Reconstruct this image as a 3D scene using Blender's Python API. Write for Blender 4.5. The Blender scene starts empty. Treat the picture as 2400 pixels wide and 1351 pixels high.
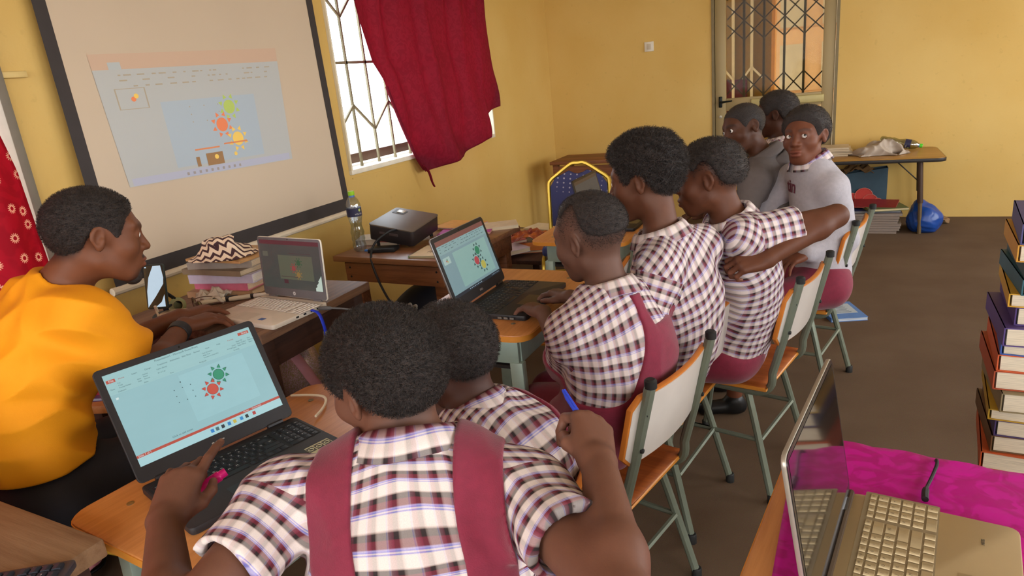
import bpy, bmesh, math, random
import numpy as np
from mathutils import Vector, Matrix, Euler

SC = bpy.context.scene
COL = SC.collection
R_ = math.radians
PI = math.pi
random.seed(7)
RNG = np.random.default_rng(11)

# ------------------------------------------------------------------ camera
_yaw, _pit, _rol = R_(26.0), R_(17.02), R_(5.745)
_f = Vector((-math.sin(_yaw) * math.cos(_pit), math.cos(_yaw) * math.cos(_pit), -math.sin(_pit)))
_r = Vector((math.cos(_yaw), math.sin(_yaw), 0))
_d = _f.cross(_r)
_rr = math.cos(_rol) * _r + math.sin(_rol) * _d
_dd = -math.sin(_rol) * _r + math.cos(_rol) * _d
CAM_POS = Vector((0, 0, 1.5))
cam = bpy.data.cameras.new('camera')
cam.sensor_width = 36.0
cam.lens = 24.0
cam.clip_start = 0.02
cam_o = bpy.data.objects.new('camera', cam)
COL.objects.link(cam_o)
_m = Matrix((_rr, -_dd, -_f)).transposed().to_4x4()
_m.translation = CAM_POS
cam_o.matrix_world = _m
SC.camera = cam_o

# ------------------------------------------------------------------ world, daylight, exposure
W = bpy.data.worlds.new('sky')
SC.world = W
W.use_nodes = True
_bg = W.node_tree.nodes['Background']
_bg.inputs['Color'].default_value = (0.94, 0.97, 1.0, 1)
_bg.inputs['Strength'].default_value = 8.5
SC.view_settings.view_transform = 'Standard'
SC.view_settings.look = 'None'
SC.view_settings.exposure = 0.0
SC.view_settings.gamma = 1.0
SC.view_settings.use_curve_mapping = False

def portal(name, loc, rot, sx, sy):
    l = bpy.data.lights.new(name, 'AREA')
    l.shape = 'RECTANGLE'; l.size = sx; l.size_y = sy
    l.cycles.is_portal = True
    o = bpy.data.objects.new(name, l); COL.objects.link(o)
    o.location = loc; o.rotation_euler = rot
    return o

# ------------------------------------------------------------------ materials
def lin(h):
    if isinstance(h, (tuple, list)):
        return tuple(h)[:3]
    h = h.lstrip('#')
    c = [int(h[i:i + 2], 16) / 255 for i in (0, 2, 4)]
    return tuple(x / 12.92 if x <= 0.04045 else ((x + 0.055) / 1.055) ** 2.4 for x in c)

MATS = {}

def nodes_of(m):
    return m.node_tree.nodes, m.node_tree.links

def newmat(name):
    m = bpy.data.materials.new(name); m.use_nodes = True
    return m

def M(name, col, rough=0.55, metal=0.0, var=0.10, scale=18.0, bump=0.0, bscale=120.0, spec=0.4, stretch=None, col2=None, trans=0.0, alpha=1.0, coat=0.0, sheen=0.0):
    """procedural principled material: base colour with noise variation and optional fine relief"""
    if name in MATS:
        return MATS[name]
    m = newmat(name); N, L = nodes_of(m)
    b = N['Principled BSDF']
    c = lin(col)
    c2 = lin(col2) if col2 else tuple(max(0, x * (1 - var)) for x in c)
    tc = N.new('ShaderNodeTexCoord')
    mp = N.new('ShaderNodeMapping'); L.new(tc.outputs['Object'], mp.inputs['Vector'])
    if stretch:
        mp.inputs['Scale'].default_value = stretch
    nz = N.new('ShaderNodeTexNoise'); nz.inputs['Scale'].default_value = scale; nz.inputs['Detail'].default_value = 4
    L.new(mp.outputs['Vector'], nz.inputs['Vector'])
    mx = N.new('ShaderNodeMix'); mx.data_type = 'RGBA'
    mx.inputs['A'].default_value = (*c, 1); mx.inputs['B'].default_value = (*c2, 1)
    rp = N.new('ShaderNodeMapRange'); rp.inputs['From Min'].default_value = .35; rp.inputs['From Max'].default_value = .65
    L.new(nz.outputs['Fac'], rp.inputs['Value']); L.new(rp.outputs['Result'], mx.inputs['Factor'])
    L.new(mx.outputs['Result'], b.inputs['Base Color'])
    b.inputs['Roughness'].default_value = rough
    b.inputs['Metallic'].default_value = metal
    b.inputs['Specular IOR Level'].default_value = spec
    if trans: b.inputs['Transmission Weight'].default_value = trans
    if alpha < 1: b.inputs['Alpha'].default_value = alpha
    if coat: b.inputs['Coat Weight'].default_value = coat; b.inputs['Coat Roughness'].default_value = .08
    if sheen: b.inputs['Sheen Weight'].default_value = sheen
    if bump:
        n2 = N.new('ShaderNodeTexNoise'); n2.inputs['Scale'].default_value = bscale; n2.inputs['Detail'].default_value = 3
        L.new(mp.outputs['Vector'], n2.inputs['Vector'])
        bp = N.new('ShaderNodeBump'); bp.inputs['Strength'].default_value = bump; bp.inputs['Distance'].default_value = .004
        L.new(n2.outputs['Fac'], bp.inputs['Height']); L.new(bp.outputs['Normal'], b.inputs['Normal'])
    MATS[name] = m
    return m

def EM(name, col, s=1.0, rough=.25, base=None):
    """a lit screen: dark glossy base that emits the picture colour"""
    if name in MATS:
        return MATS[name]
    m = newmat(name); N, L = nodes_of(m); b = N['Principled BSDF']
    c = lin(col)
    nz = N.new('ShaderNodeTexNoise'); nz.inputs['Scale'].default_value = 6
    mx = N.new('ShaderNodeMix'); mx.data_type = 'RGBA'
    mx.inputs['A'].default_value = (*c, 1); mx.inputs['B'].default_value = (*[x * .93 for x in c], 1)
    L.new(nz.outputs['Fac'], mx.inputs['Factor'])
    L.new(mx.outputs['Result'], b.inputs['Emission Color'])
    b.inputs['Emission Strength'].default_value = s
    b.inputs['Base Color'].default_value = (*(lin(base) if base else (.02, .022, .025)), 1)
    b.inputs['Roughness'].default_value = rough
    MATS[name] = m
    return m

def WOOD(name, c1, c2, axis='Y', scale=9.0, rough=.45, bump=.15, coat=0.0):
    if name in MATS:
        return MATS[name]
    m = newmat(name); N, L = nodes_of(m); b = N['Principled BSDF']
    tc = N.new('ShaderNodeTexCoord'); mp = N.new('ShaderNodeMapping')
    st = {'X': (.06, 1, 1), 'Y': (1, .06, 1), 'Z': (1, 1, .06)}[axis]
    mp.inputs['Scale'].default_value = st
    L.new(tc.outputs['Object'], mp.inputs['Vector'])
    nz = N.new('ShaderNodeTexNoise'); nz.inputs['Scale'].default_value = scale * 8; nz.inputs['Detail'].default_value = 6; nz.inputs['Roughness'].default_value = .7
    nb = N.new('ShaderNodeTexNoise'); nb.inputs['Scale'].default_value = scale; nb.inputs['Detail'].default_value = 2
    L.new(mp.outputs['Vector'], nz.inputs['Vector']); L.new(mp.outputs['Vector'], nb.inputs['Vector'])
    ad = N.new('ShaderNodeMath'); ad.operation = 'MULTIPLY_ADD'; ad.inputs[1].default_value = .6; L.new(nz.outputs['Fac'], ad.inputs[0])
    ml = N.new('ShaderNodeMath'); ml.operation = 'MULTIPLY'; ml.inputs[1].default_value = .4; L.new(nb.outputs['Fac'], ml.inputs[0]); L.new(ml.outputs[0], ad.inputs[2])
    rp = N.new('ShaderNodeValToRGB'); L.new(ad.outputs[0], rp.inputs['Fac'])
    rp.color_ramp.elements[0].position = .38; rp.color_ramp.elements[0].color = (*lin(c2), 1)
    rp.color_ramp.elements[1].position = .58; rp.color_ramp.elements[1].color = (*lin(c1), 1)
    L.new(rp.outputs['Color'], b.inputs['Base Color'])
    b.inputs['Roughness'].default_value = rough; b.inputs['Specular IOR Level'].default_value = .35
    if coat: b.inputs['Coat Weight'].default_value = coat; b.inputs['Coat Roughness'].default_value = .2
    bp = N.new('ShaderNodeBump'); bp.inputs['Strength'].default_value = bump; bp.inputs['Distance'].default_value = .002
    L.new(nz.outputs['Fac'], bp.inputs['Height']); L.new(bp.outputs['Normal'], b.inputs['Normal'])
    MATS[name] = m
    return m

def GLASS(name, col='#ffffff', rough=.02, alpha=.12, fres=.22):
    """thin clear sheet: mostly see-through with a glossy surface"""
    if name in MATS:
        return MATS[name]
    m = newmat(name); N, L = nodes_of(m)
    out = N['Material Output']; N.remove(N['Principled BSDF'])
    t = N.new('ShaderNodeBsdfTransparent'); t.inputs['Color'].default_value = (*lin(col), 1)
    g = N.new('ShaderNodeBsdfGlossy'); g.inputs['Roughness'].default_value = rough
    nz = N.new('ShaderNodeTexNoise'); nz.inputs['Scale'].default_value = 9
    mr = N.new('ShaderNodeMapRange'); mr.inputs['To Min'].default_value = alpha * .7; mr.inputs['To Max'].default_value = alpha * 1.3
    L.new(nz.outputs['Fac'], mr.inputs['Value'])
    fr = N.new('ShaderNodeLayerWeight'); fr.inputs['Blend'].default_value = .5
    pw = N.new('ShaderNodeMath'); pw.operation = 'POWER'; pw.inputs[1].default_value = 4.0; L.new(fr.outputs['Facing'], pw.inputs[0])
    ad = N.new('ShaderNodeMath'); ad.operation = 'MULTIPLY_ADD'; ad.inputs[1].default_value = fres; L.new(pw.outputs[0], ad.inputs[0]); L.new(mr.outputs['Result'], ad.inputs[2])
    mx = N.new('ShaderNodeMixShader'); L.new(ad.outputs[0], mx.inputs[0]); L.new(t.outputs[0], mx.inputs[1]); L.new(g.outputs[0], mx.inputs[2])
    L.new(mx.outputs[0], out.inputs['Surface'])
    MATS[name] = m
    return m

# ------------------------------------------------------------------ objects
def setp(o, label=None, cat=None, group=None, kind=None):
    if label: o['label'] = label
    if cat: o['category'] = cat
    if group: o['group'] = group
    if kind: o['kind'] = kind
    return o

def thing(name, label, cat, loc=(0, 0, 0), rz=0.0, group=None, kind=None):
    o = bpy.data.objects.new(name, None); COL.objects.link(o)
    o.empty_display_size = .05
    o.location = loc; o.rotation_euler = (0, 0, rz)
    return setp(o, label, cat, group, kind)

def link(name, me, mat=None, parent=None, loc=None, rot=None, scale=None):
    o = bpy.data.objects.new(name, me); COL.objects.link(o)
    if mat and not me.materials:
        for x in (mat if isinstance(mat, (list, tuple)) else [mat]):
            me.materials.append(x)
    if parent: o.parent = parent
    if loc is not None: o.location = loc
    if rot is not None: o.rotation_euler = rot
    if scale is not None: o.scale = scale
    return o

def vec(p): return Vector(p)

class MB:
    """collects shapes into one mesh"""
    def __init__(s): s.v = []; s.f = []; s.m = []
    def add(s, vs, fs, mi=0):
        n = len(s.v); s.v += [tuple(v) for v in vs]; s.f += [tuple(i + n for i in f) for f in fs]; s.m += [mi] * len(fs); return s
    def box(s, c, d, rot=None, mi=0, taper=1.0):
        x, y, z = d[0] / 2, d[1] / 2, d[2] / 2
        vs = [Vector((a * x * (taper if k > 0 else 1), b * y * (taper if k > 0 else 1), k * z)) for k in (-1, 1) for b in (-1, 1) for a in (-1, 1)]
        if rot is not None:
            q = Euler(rot).to_matrix() if not isinstance(rot, Matrix) else rot
            vs = [q @ v for v in vs]
        c = Vector(c)
        return s.add([v + c for v in vs], [(0, 2, 3, 1), (4, 5, 7, 6), (0, 1, 5, 4), (2, 6, 7, 3), (0, 4, 6, 2), (1, 3, 7, 5)], mi)
    def bar(s, a, b, w, t, up=(0, 0, 1), mi=0):
        """rectangular bar from a to b, w wide (sideways), t thick (along up)"""
        a, b = Vector(a), Vector(b); d = (b - a); L_ = d.length; d.normalize(); up = Vector(up)
        sd = d.cross(up)
        if sd.length < 1e-5: sd = d.cross(Vector((1, 0, 0)))
        sd.normalize(); u = sd.cross(d).normalized()
        vs = []
        for p in (a, b):
            for q in ((-1, -1), (1, -1), (1, 1), (-1, 1)):
                vs.append(p + sd * q[0] * w / 2 + u * q[1] * t / 2)
        return s.add(vs, [(3, 2, 1, 0), (4, 5, 6, 7), (0, 1, 5, 4), (1, 2, 6, 5), (2, 3, 7, 6), (3, 0, 4, 7)], mi)
    def tube(s, pts, r, n=8, closed=False, cap=True, mi=0, flat=None):
        P = [Vector(p) for p in pts]; N_ = len(P)
        rs = r if isinstance(r, (list, tuple)) else [r] * N_
        T = []
        for i in range(N_):
            a = P[i - 1] if (i > 0 or closed) else P[i]; b = P[(i + 1) % N_] if (i < N_ - 1 or closed) else P[i]
            T.append((b - a).normalized())
        t0 = T[0]; up = Vector((0, 0, 1)) if abs(t0.z) < .9 else Vector((1, 0, 0))
        nrm = t0.cross(up).normalized(); vs = []
        for i in range(N_):
            t = T[i]; nrm = (nrm - t * nrm.dot(t))
            if nrm.length < 1e-6: nrm = t.cross(Vector((0, 1, 0)))
            nrm.normalize(); bn = t.cross(nrm)
            for k in range(n):
                a = 2 * PI * k / n
                vs.append(P[i] + (nrm * math.cos(a) + bn * math.sin(a) * (flat or 1)) * rs[i])
        fs = []
        for i in range(N_ - (0 if closed else 1)):
            j = (i + 1) % N_
            for k in range(n):
                k2 = (k + 1) % n
                fs.append((i * n + k, i * n + k2, j * n + k2, j * n + k))
        if cap and not closed:
            fs.append(tuple(range(n - 1, -1, -1))); fs.append(tuple((N_ - 1) * n + k for k in range(n)))
        return s.add(vs, fs, mi)
    def lathe(s, prof, n=20, c=(0, 0, 0), axis=None, mi=0):
        vs = []; c = Vector(c)
        q = Matrix.Identity(3) if axis is None else Vector((0, 0, 1)).rotation_difference(Vector(axis)).to_matrix()
        for r, z in prof:
            for k in range(n):
                a = 2 * PI * k / n
                vs.append(c + q @ Vector((r * math.cos(a), r * math.sin(a), z)))
        fs = []
        for i in range(len(prof) - 1):
            for k in range(n):
                k2 = (k + 1) % n
                fs.append((i * n + k, i * n + k2, (i + 1) * n + k2, (i + 1) * n + k))
        if prof[0][0] > 1e-4: fs.append(tuple(range(n - 1, -1, -1)))
        if prof[-1][0] > 1e-4: fs.append(tuple((len(prof) - 1) * n + k for k in range(n)))
        return s.add(vs, fs, mi)
    def prism(s, poly, z0, z1, mi=0):
        n = len(poly)
        vs = [(p[0], p[1], z0) for p in poly] + [(p[0], p[1], z1) for p in poly]
        fs = [tuple(range(n - 1, -1, -1)), tuple(range(n, 2 * n))] + [(i, (i + 1) % n, n + (i + 1) % n, n + i) for i in range(n)]
        return s.add(vs, fs, mi)
    def grid(s, fn, nu, nv, mi=0, two=0.0):
        """surface fn(u,v) -> point, u,v in 0..1"""
        vs = [Vector(fn(i / nu, j / nv)) for j in range(nv + 1) for i in range(nu + 1)]
        fs = [(j * (nu + 1) + i, j * (nu + 1) + i + 1, (j + 1) * (nu + 1) + i + 1, (j + 1) * (nu + 1) + i) for j in range(nv) for i in range(nu)]
        return s.add(vs, fs, mi)
    def xf(s, mtx):
        s.v = [tuple(mtx @ Vector(v)) for v in s.v]; return s
    def mesh(s, name='m', bevel=0.0, seg=2, smooth=True, angle=35.0, solid=0.0, sub=0):
        me = bpy.data.meshes.new(name); me.from_pydata(s.v, [], s.f)
        for p, mi in zip(me.polygons, s.m): p.material_index = mi
        if bevel > 0:
            bm = bmesh.new(); bm.from_mesh(me)
            bmesh.ops.remove_doubles(bm, verts=bm.verts, dist=1e-6)
            es = [e for e in bm.edges if len(e.link_faces) == 2 and e.calc_face_angle(0) > R_(30)]
            bmesh.ops.bevel(bm, geom=es, offset=bevel, segments=seg, profile=.5, affect='EDGES', clamp_overlap=True)
            bm.to_mesh(me); bm.free()
        if smooth:
            shade(me, angle)
        me.update()
        return me
    def build(s, name, mat, parent=None, bevel=0.0, seg=2, smooth=True, angle=35.0, loc=None, rot=None):
        me = s.mesh(name, bevel, seg, smooth, angle)
        return link(name, me, mat, parent, loc, rot)

def shade(me, angle=35.0):
    me.polygons.foreach_set('use_smooth', [True] * len(me.polygons))
    bm = bmesh.new(); bm.from_mesh(me)
    ca = R_(angle)
    for e in bm.edges:
        if len(e.link_faces) == 2 and e.calc_face_angle(0) > ca: e.smooth = False
    bm.to_mesh(me); bm.free()

def rrect(w, h, r, n=5, cx=0, cy=0):
    """rounded rectangle outline, counter-clockwise"""
    P = []
    for qx, qy, a0 in ((1, 1, 0), (-1, 1, 90), (-1, -1, 180), (1, -1, 270)):
        for k in range(n + 1):
            a = R_(a0 + 90 * k / n)
            P.append((cx + qx * (w / 2 - r) + r * math.cos(a), cy + qy * (h / 2 - r) + r * math.sin(a)))
    return P

def arc(c, r, a0, a1, n, plane='xz'):
    out = []
    for k in range(n + 1):
        a = R_(a0 + (a1 - a0) * k / n)
        p = (r * math.cos(a), r * math.sin(a))
        out.append(Vector(c) + (Vector((p[0], 0, p[1])) if plane == 'xz' else Vector((0, p[0], p[1])) if plane == 'yz' else Vector((p[0], p[1], 0))))
    return out

def smooth_path(pts, n=6):
    """Catmull-Rom through the points"""
    P = [Vector(p) for p in pts]; out = []
    for i in range(len(P) - 1):
        p0 = P[max(i - 1, 0)]; p1 = P[i]; p2 = P[i + 1]; p3 = P[min(i + 2, len(P) - 1)]
        for k in range(n):
            t = k / n
            out.append(.5 * ((2 * p1) + (p2 - p0) * t + (2 * p0 - 5 * p1 + 4 * p2 - p3) * t * t + (3 * p1 - p0 - 3 * p2 + p3) * t ** 3))
    out.append(P[-1]); return out

def text_mesh(body, size, align='LEFT', extrude=0.0003, spacing=1.0, shear=0.0, bold=0.0):
    c = bpy.data.curves.new('t', 'FONT'); c.body = body; c.size = size; c.align_x = align; c.align_y = 'CENTER'
    c.extrude = extrude; c.space_character = spacing; c.shear = shear; c.resolution_u = 2; c.offset = bold
    o = bpy.data.objects.new('t', c); COL.objects.link(o)
    dg = bpy.context.evaluated_depsgraph_get(); dg.update()
    me = bpy.data.meshes.new_from_object(o.evaluated_get(dg))
    bpy.data.objects.remove(o); bpy.data.curves.remove(c)
    return me

def text_obj(body, size, mat, parent, mtx, name='lettering', **k):
    me = text_mesh(body, size, **k); me.transform(mtx)
    return link(name, me, mat, parent)

def copy_tree(o, parent=None):
    c = o.copy(); COL.objects.link(c); c.parent = parent
    for ch in list(o.children):
        copy_tree(ch, c)
    return c

# ================================================================== ROOM
XL, XR, YF, YB, ZC = -2.65, 3.3, 6.8, -2.4, 3.0

def wallmat():
    m = newmat('yellow_wall_paint'); N, L = nodes_of(m); b = N['Principled BSDF']
    tc = N.new('ShaderNodeTexCoord')
    a = N.new('ShaderNodeTexNoise'); a.inputs['Scale'].default_value = 1.3; a.inputs['Detail'].default_value = 5
    s = N.new('ShaderNodeTexNoise'); s.inputs['Scale'].default_value = 26; s.inputs['Detail'].default_value = 6
    for n in (a, s): L.new(tc.outputs['Object'], n.inputs['Vector'])
    r = N.new('ShaderNodeValToRGB'); L.new(a.outputs['Fac'], r.inputs['Fac'])
    r.color_ramp.elements[0].position = .3; r.color_ramp.elements[0].color = (*lin('#d2ab5c'), 1)
    r.color_ramp.elements[1].position = .7; r.color_ramp.elements[1].color = (*lin('#dcba70'), 1)
    r2 = N.new('ShaderNodeValToRGB'); L.new(s.outputs['Fac'], r2.inputs['Fac'])
    r2.color_ramp.elements[0].position = .27; r2.color_ramp.elements[0].color = (.62, .6, .55, 1)
    r2.color_ramp.elements[1].position = .36; r2.color_ramp.elements[1].color = (1, 1, 1, 1)
    mx = N.new('ShaderNodeMix'); mx.data_type = 'RGBA'; mx.blend_type = 'MULTIPLY'; mx.inputs['Factor'].default_value = .2
    L.new(r.outputs['Color'], mx.inputs['A']); L.new(r2.outputs['Color'], mx.inputs['B']); L.new(mx.outputs['Result'], b.inputs['Base Color'])
    b.inputs['Roughness'].default_value = .62; b.inputs['Specular IOR Level'].default_value = .25
    bp = N.new('ShaderNodeBump'); bp.inputs['Strength'].default_value = .12; bp.inputs['Distance'].default_value = .004
    n3 = N.new('ShaderNodeTexNoise'); n3.inputs['Scale'].default_value = 60; L.new(tc.outputs['Object'], n3.inputs['Vector'])
    L.new(n3.outputs['Fac'], bp.inputs['Height']); L.new(bp.outputs['Normal'], b.inputs['Normal'])
    return m
WALL = wallmat()

def carpet():
    m = newmat('brown_carpet'); N, L = nodes_of(m); b = N['Principled BSDF']
    tc = N.new('ShaderNodeTexCoord')
    a = N.new('ShaderNodeTexNoise'); a.inputs['Scale'].default_value = 2.2; a.inputs['Detail'].default_value = 6
    s = N.new('ShaderNodeTexNoise'); s.inputs['Scale'].default_value = 420; s.inputs['Detail'].default_value = 2
    for n in (a, s): L.new(tc.outputs['Object'], n.inputs['Vector'])
    r = N.new('ShaderNodeValToRGB'); L.new(a.outputs['Fac'], r.inputs['Fac'])
    r.color_ramp.elements[0].position = .3; r.color_ramp.elements[0].color = (*lin('#6a5543'), 1)
    r.color_ramp.elements[1].position = .7; r.color_ramp.elements[1].color = (*lin('#7a6551'), 1)
    mx = N.new('ShaderNodeMix'); mx.data_type = 'RGBA'; mx.blend_type = 'MULTIPLY'; mx.inputs['Factor'].default_value = .45
    L.new(r.outputs['Color'], mx.inputs['A']); L.new(s.outputs['Color'], mx.inputs['B']); L.new(mx.outputs['Result'], b.inputs['Base Color'])
    b.inputs['Roughness'].default_value = .95; b.inputs['Specular IOR Level'].default_value = .1
    bp = N.new('ShaderNodeBump'); bp.inputs['Strength'].default_value = .5; bp.inputs['Distance'].default_value = .004
    L.new(s.outputs['Fac'], bp.inputs['Height']); L.new(bp.outputs['Normal'], b.inputs['Normal'])
    return m

def struct(name, mb, mat, **k):
    o = mb.build(name, mat, **k); o['kind'] = 'structure'; return o

struct('floor', MB().box(((XL + XR) / 2, (YF + YB) / 2, -.05), (XR - XL + .6, YF - YB + .6, .1)), carpet(), smooth=False)
struct('ceiling', MB().box(((XL + XR) / 2, (YF + YB) / 2, ZC + .05), (XR - XL + .6, YF - YB + .6, .1)), M('ceiling_white', '#e9e4d8', .8), smooth=False)

def wall_x(name, x0, x1, y0, y1, holes, z1=ZC):
    """wall slab normal to x between x0,x1 running y0..y1, holes = (ya,yb,za,zb)"""
    mb = MB(); ys = y0
    for ya, yb, za, zb in sorted(holes):
        if ya > ys: mb.box(((x0 + x1) / 2, (ys + ya) / 2, z1 / 2), (x1 - x0, ya - ys, z1))
        if za > 0: mb.box(((x0 + x1) / 2, (ya + yb) / 2, za / 2), (x1 - x0, yb - ya, za))
        if zb < z1: mb.box(((x0 + x1) / 2, (ya + yb) / 2, (zb + z1) / 2), (x1 - x0, yb - ya, z1 - zb))
        ys = yb
    if ys < y1: mb.box(((x0 + x1) / 2, (ys + y1) / 2, z1 / 2), (x1 - x0, y1 - ys, z1))
    return struct(name, mb, WALL, smooth=False)

def wall_y(name, y0, y1, x0, x1, holes, z1=ZC):
    mb = MB(); xs = x0
    for xa, xb, za, zb in sorted(holes):
        if xa > xs: mb.box(((xs + xa) / 2, (y0 + y1) / 2, z1 / 2), (xa - xs, y1 - y0, z1))
        if za > 0: mb.box(((xa + xb) / 2, (y0 + y1) / 2, za / 2), (xb - xa, y1 - y0, za))
        if zb < z1: mb.box(((xa + xb) / 2, (y0 + y1) / 2, (zb + z1) / 2), (xb - xa, y1 - y0, z1 - zb))
        xs = xb
    if xs < x1: mb.box(((xs + x1) / 2, (y0 + y1) / 2, z1 / 2), (x1 - xs, y1 - y0, z1))
    return struct(name, mb, WALL, smooth=False)

WT = .2
WIN1 = (3.36, 5.37, 1.06, 2.35)
WINL = (-1.0, 1.52, .75, 2.35)
wall_x('wall_left', XL - WT, XL, YB, YF, [WIN1, WINL])
wall_x('wall_right', XR, XR + WT, YB, YF, [(-1.6, .6, .8, 2.5), (1.3, 3.5, .8, 2.5), (4.2, 6.2, .8, 2.5)])
DOOR = (-1.045, .01, 0, 2.5)
wall_y('wall_far', YF, YF + WT, XL - WT, XR + WT, [DOOR])
wall_y('wall_back', YB - WT, YB, XL - WT, XR + WT, [(-2.2, -.2, .7, 2.6), (.6, 2.6, .7, 2.6)])

# sampling portals in the daylight openings
portal('daylight_portal', (XL - .1, 4.365, 1.7), (0, R_(-90), 0), 1.29, 2.0)
portal('daylight_portal', (XL - .1, .26, 1.55), (0, R_(-90), 0), 1.6, 2.5)
for a, b_ in ((-1.6, .6), (1.3, 3.5), (4.2, 6.2)):
    portal('daylight_portal', (XR + .1, (a + b_) / 2, 1.65), (0, R_(90), 0), 1.7, b_ - a)
for a, b_ in ((-2.2, -.2), (.6, 2.6)):
    portal('daylight_portal', ((a + b_) / 2, YB - .1, 1.65), (R_(90), 0, 0), b_ - a, 1.9)

# outside ground and the neighbouring building seen through the door
setp(MB().box((0, 5, -.25), (60, 60, .1)).build('outdoor_ground', M('pale_concrete', '#b9ae9c', .9), smooth=False), kind='structure')

# ---- window in the left wall with burglar bars
cream = M('cream_gloss_paint', '#e9dfc4', .35)
bronze = M('bronze_frame', '#6b5346', .45, .3)
barm = M('window_bar_paint', '#8f8468', .5, .2)
w1 = thing('window_1', None, None, kind='structure')
ya, yb, za, zb = WIN1
MB().box((XL - .1, (ya + yb) / 2, za - .012), (.24, yb - ya, .03)).build('sill', M('white_sill', '#f2ead6', .4), w1, bevel=.004)
for yy, nm in ((ya + .006, 'reveal'), (yb - .006, 'reveal')):
    MB().box((XL - .09, yy, (za + zb) / 2), (.22, .014, zb - za)).build(nm, cream, w1)
for y0, y1 in ((ya + .02, (ya + yb) / 2 + .03), ((ya + yb) / 2 - .03, yb - .02)):
    mb = MB(); xx = XL - .16 - (.02 if y0 > 4 else 0)
    mb.box((xx, (y0 + y1) / 2, za + .045), (.03, y1 - y0, .06)); mb.box((xx, (y0 + y1) / 2, zb - .03), (.03, y1 - y0, .05))
    mb.box((xx, y0 + .025, (za + zb) / 2), (.03, .05, zb - za)); mb.box((xx, y1 - .025, (za + zb) / 2), (.03, .05, zb - za))
    mb.build('sash_frame', bronze, w1, bevel=.003)
    MB().box((xx, (y0 + y1) / 2, (za + zb) / 2), (.004, y1 - y0 - .08, zb - za - .08)).build('pane', GLASS('window_glass', '#f6fbff', .01, .03), w1)
xb_ = XL - .05
ys = [ya + .012 + k * .19 for k in range(11)]
for k, yy in enumerate(ys):
    MB().bar((xb_, yy, za), (xb_, yy, zb), .014, .014, up=(1, 0, 0)).build('bar', barm, w1)
MB().bar((xb_, ya, 1.686), (xb_, yb, 1.686), .014, .016).build('bar', barm, w1)
for k in range(10):
    lo, hi = 1.275, 1.435
    z0, z1 = (lo, hi) if k % 2 == 0 else (hi, lo)
    MB().bar((xb_ + .004, ys[k], z0), (xb_ + .004, ys[k + 1], z1), .014, .012, up=(1, 0, 0)).build('bar', barm, w1)
    z0, z1 = (2.12, 1.945) if k % 2 == 0 else (1.945, 2.12)
    MB().bar((xb_ + .004, ys[k], z0), (xb_ + .004, ys[k + 1], z1), .014, .012, up=(1, 0, 0)).build('bar', barm, w1)

# raised plaster line and conduit stub under the window
MB().bar((XL + .002, 3.38, 1.01), (XL + .002, 3.95, 1.0), .006, .008).build('trim_1', WALL)['kind'] = 'structure'

# ---- curtained opening at the near end of the left wall
w2 = thing('window_2', None, None, kind='structure')
grey_trim = M('grey_jamb_paint', '#7b7364', .6)
mb = MB(); a, b_, c, d = WINL
for yy in (a, b_): mb.box((XL - .06, yy, (c + d) / 2), (.18, .035, d - c))
mb.box((XL - .06, (a + b_) / 2, c), (.18, b_ - a, .035)); mb.box((XL - .06, (a + b_) / 2, d), (.18, b_ - a, .035))
mb.build('frame', grey_trim, w2, bevel=.004)
mb = MB().box((XL + .012, 1.57, 1.68), (.02, .11, .022)); setp(mb.build('cable_trunking', M('trunking_cream', '#dcc07c', .5), bevel=.003), 'short stub of cream cable trunking on wall above red flowered curtain', 'trunking')

# ---- outside through the door: side wall, facade with pale panels, bright louvre
fac = M('peach_facade', '#e3b98a', .8)
out = thing('neighbouring_building', 'peach facade with pale panels seen through the door glass', 'building')
MB().box((1.2, 10.6, 2.2), (7, .2, 4.5)).build('wall', fac, out, smooth=False)
pp = M('pale_panel', '#cdbfa2', .7)
for i in range(6):
    for j in range(4):
        MB().box((-1.6 + i * .52, 10.49, .45 + j * .82), (.3, .02, .6)).build('panel', pp, out)
for j in range(3):
    MB().box((.4, 10.48, .95 + j * .82), (4.4, .02, .012)).build('joint', M('joint_line', '#c99a68', .8), out)
sw = thing('porch_wall', 'olive yellow porch wall with cream window bars outside the door', 'wall')
MB().box((-1.6, 8.2, 1.5), (1.95, .15, 3.2)).build('wall', M('olive_porch_paint', '#8f7442', .8), sw, smooth=False)
MB().box((-.615, 8.19, 1.5), (.035, .2, 3.2)).build('corner_strip', M('lit_edge_orange', '#d89a4c', .7), sw, smooth=False)  # light on the wall corner painted as a brighter orange strip
for xx in (-1.02, -.83):
    MB().bar((xx, 8.1, .5), (xx, 8.1, 2.6), .028, .02, up=(0, 1, 0)).build('bar', cream, sw)
MB().bar((-1.1, 8.09, 1.35), (-1.02, 8.09, 1.25), .02, .02, up=(0, 1, 0)).build('bar', cream, sw)
MB().bar((-.92, 8.09, 1.25), (-.83, 8.09, 1.37), .02, .02, up=(0, 1, 0)).build('bar', cream, sw)
MB().bar((-.83, 8.09, 1.37), (-.72, 8.09, 1.25), .02, .02, up=(0, 1, 0)).build('bar', cream, sw)
MB().box((-1.05, 8.11, .75), (.35, .03, 1.0)).build('curtain', M('maroon_cloth_dark', '#5a2530', .9), sw)

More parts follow.
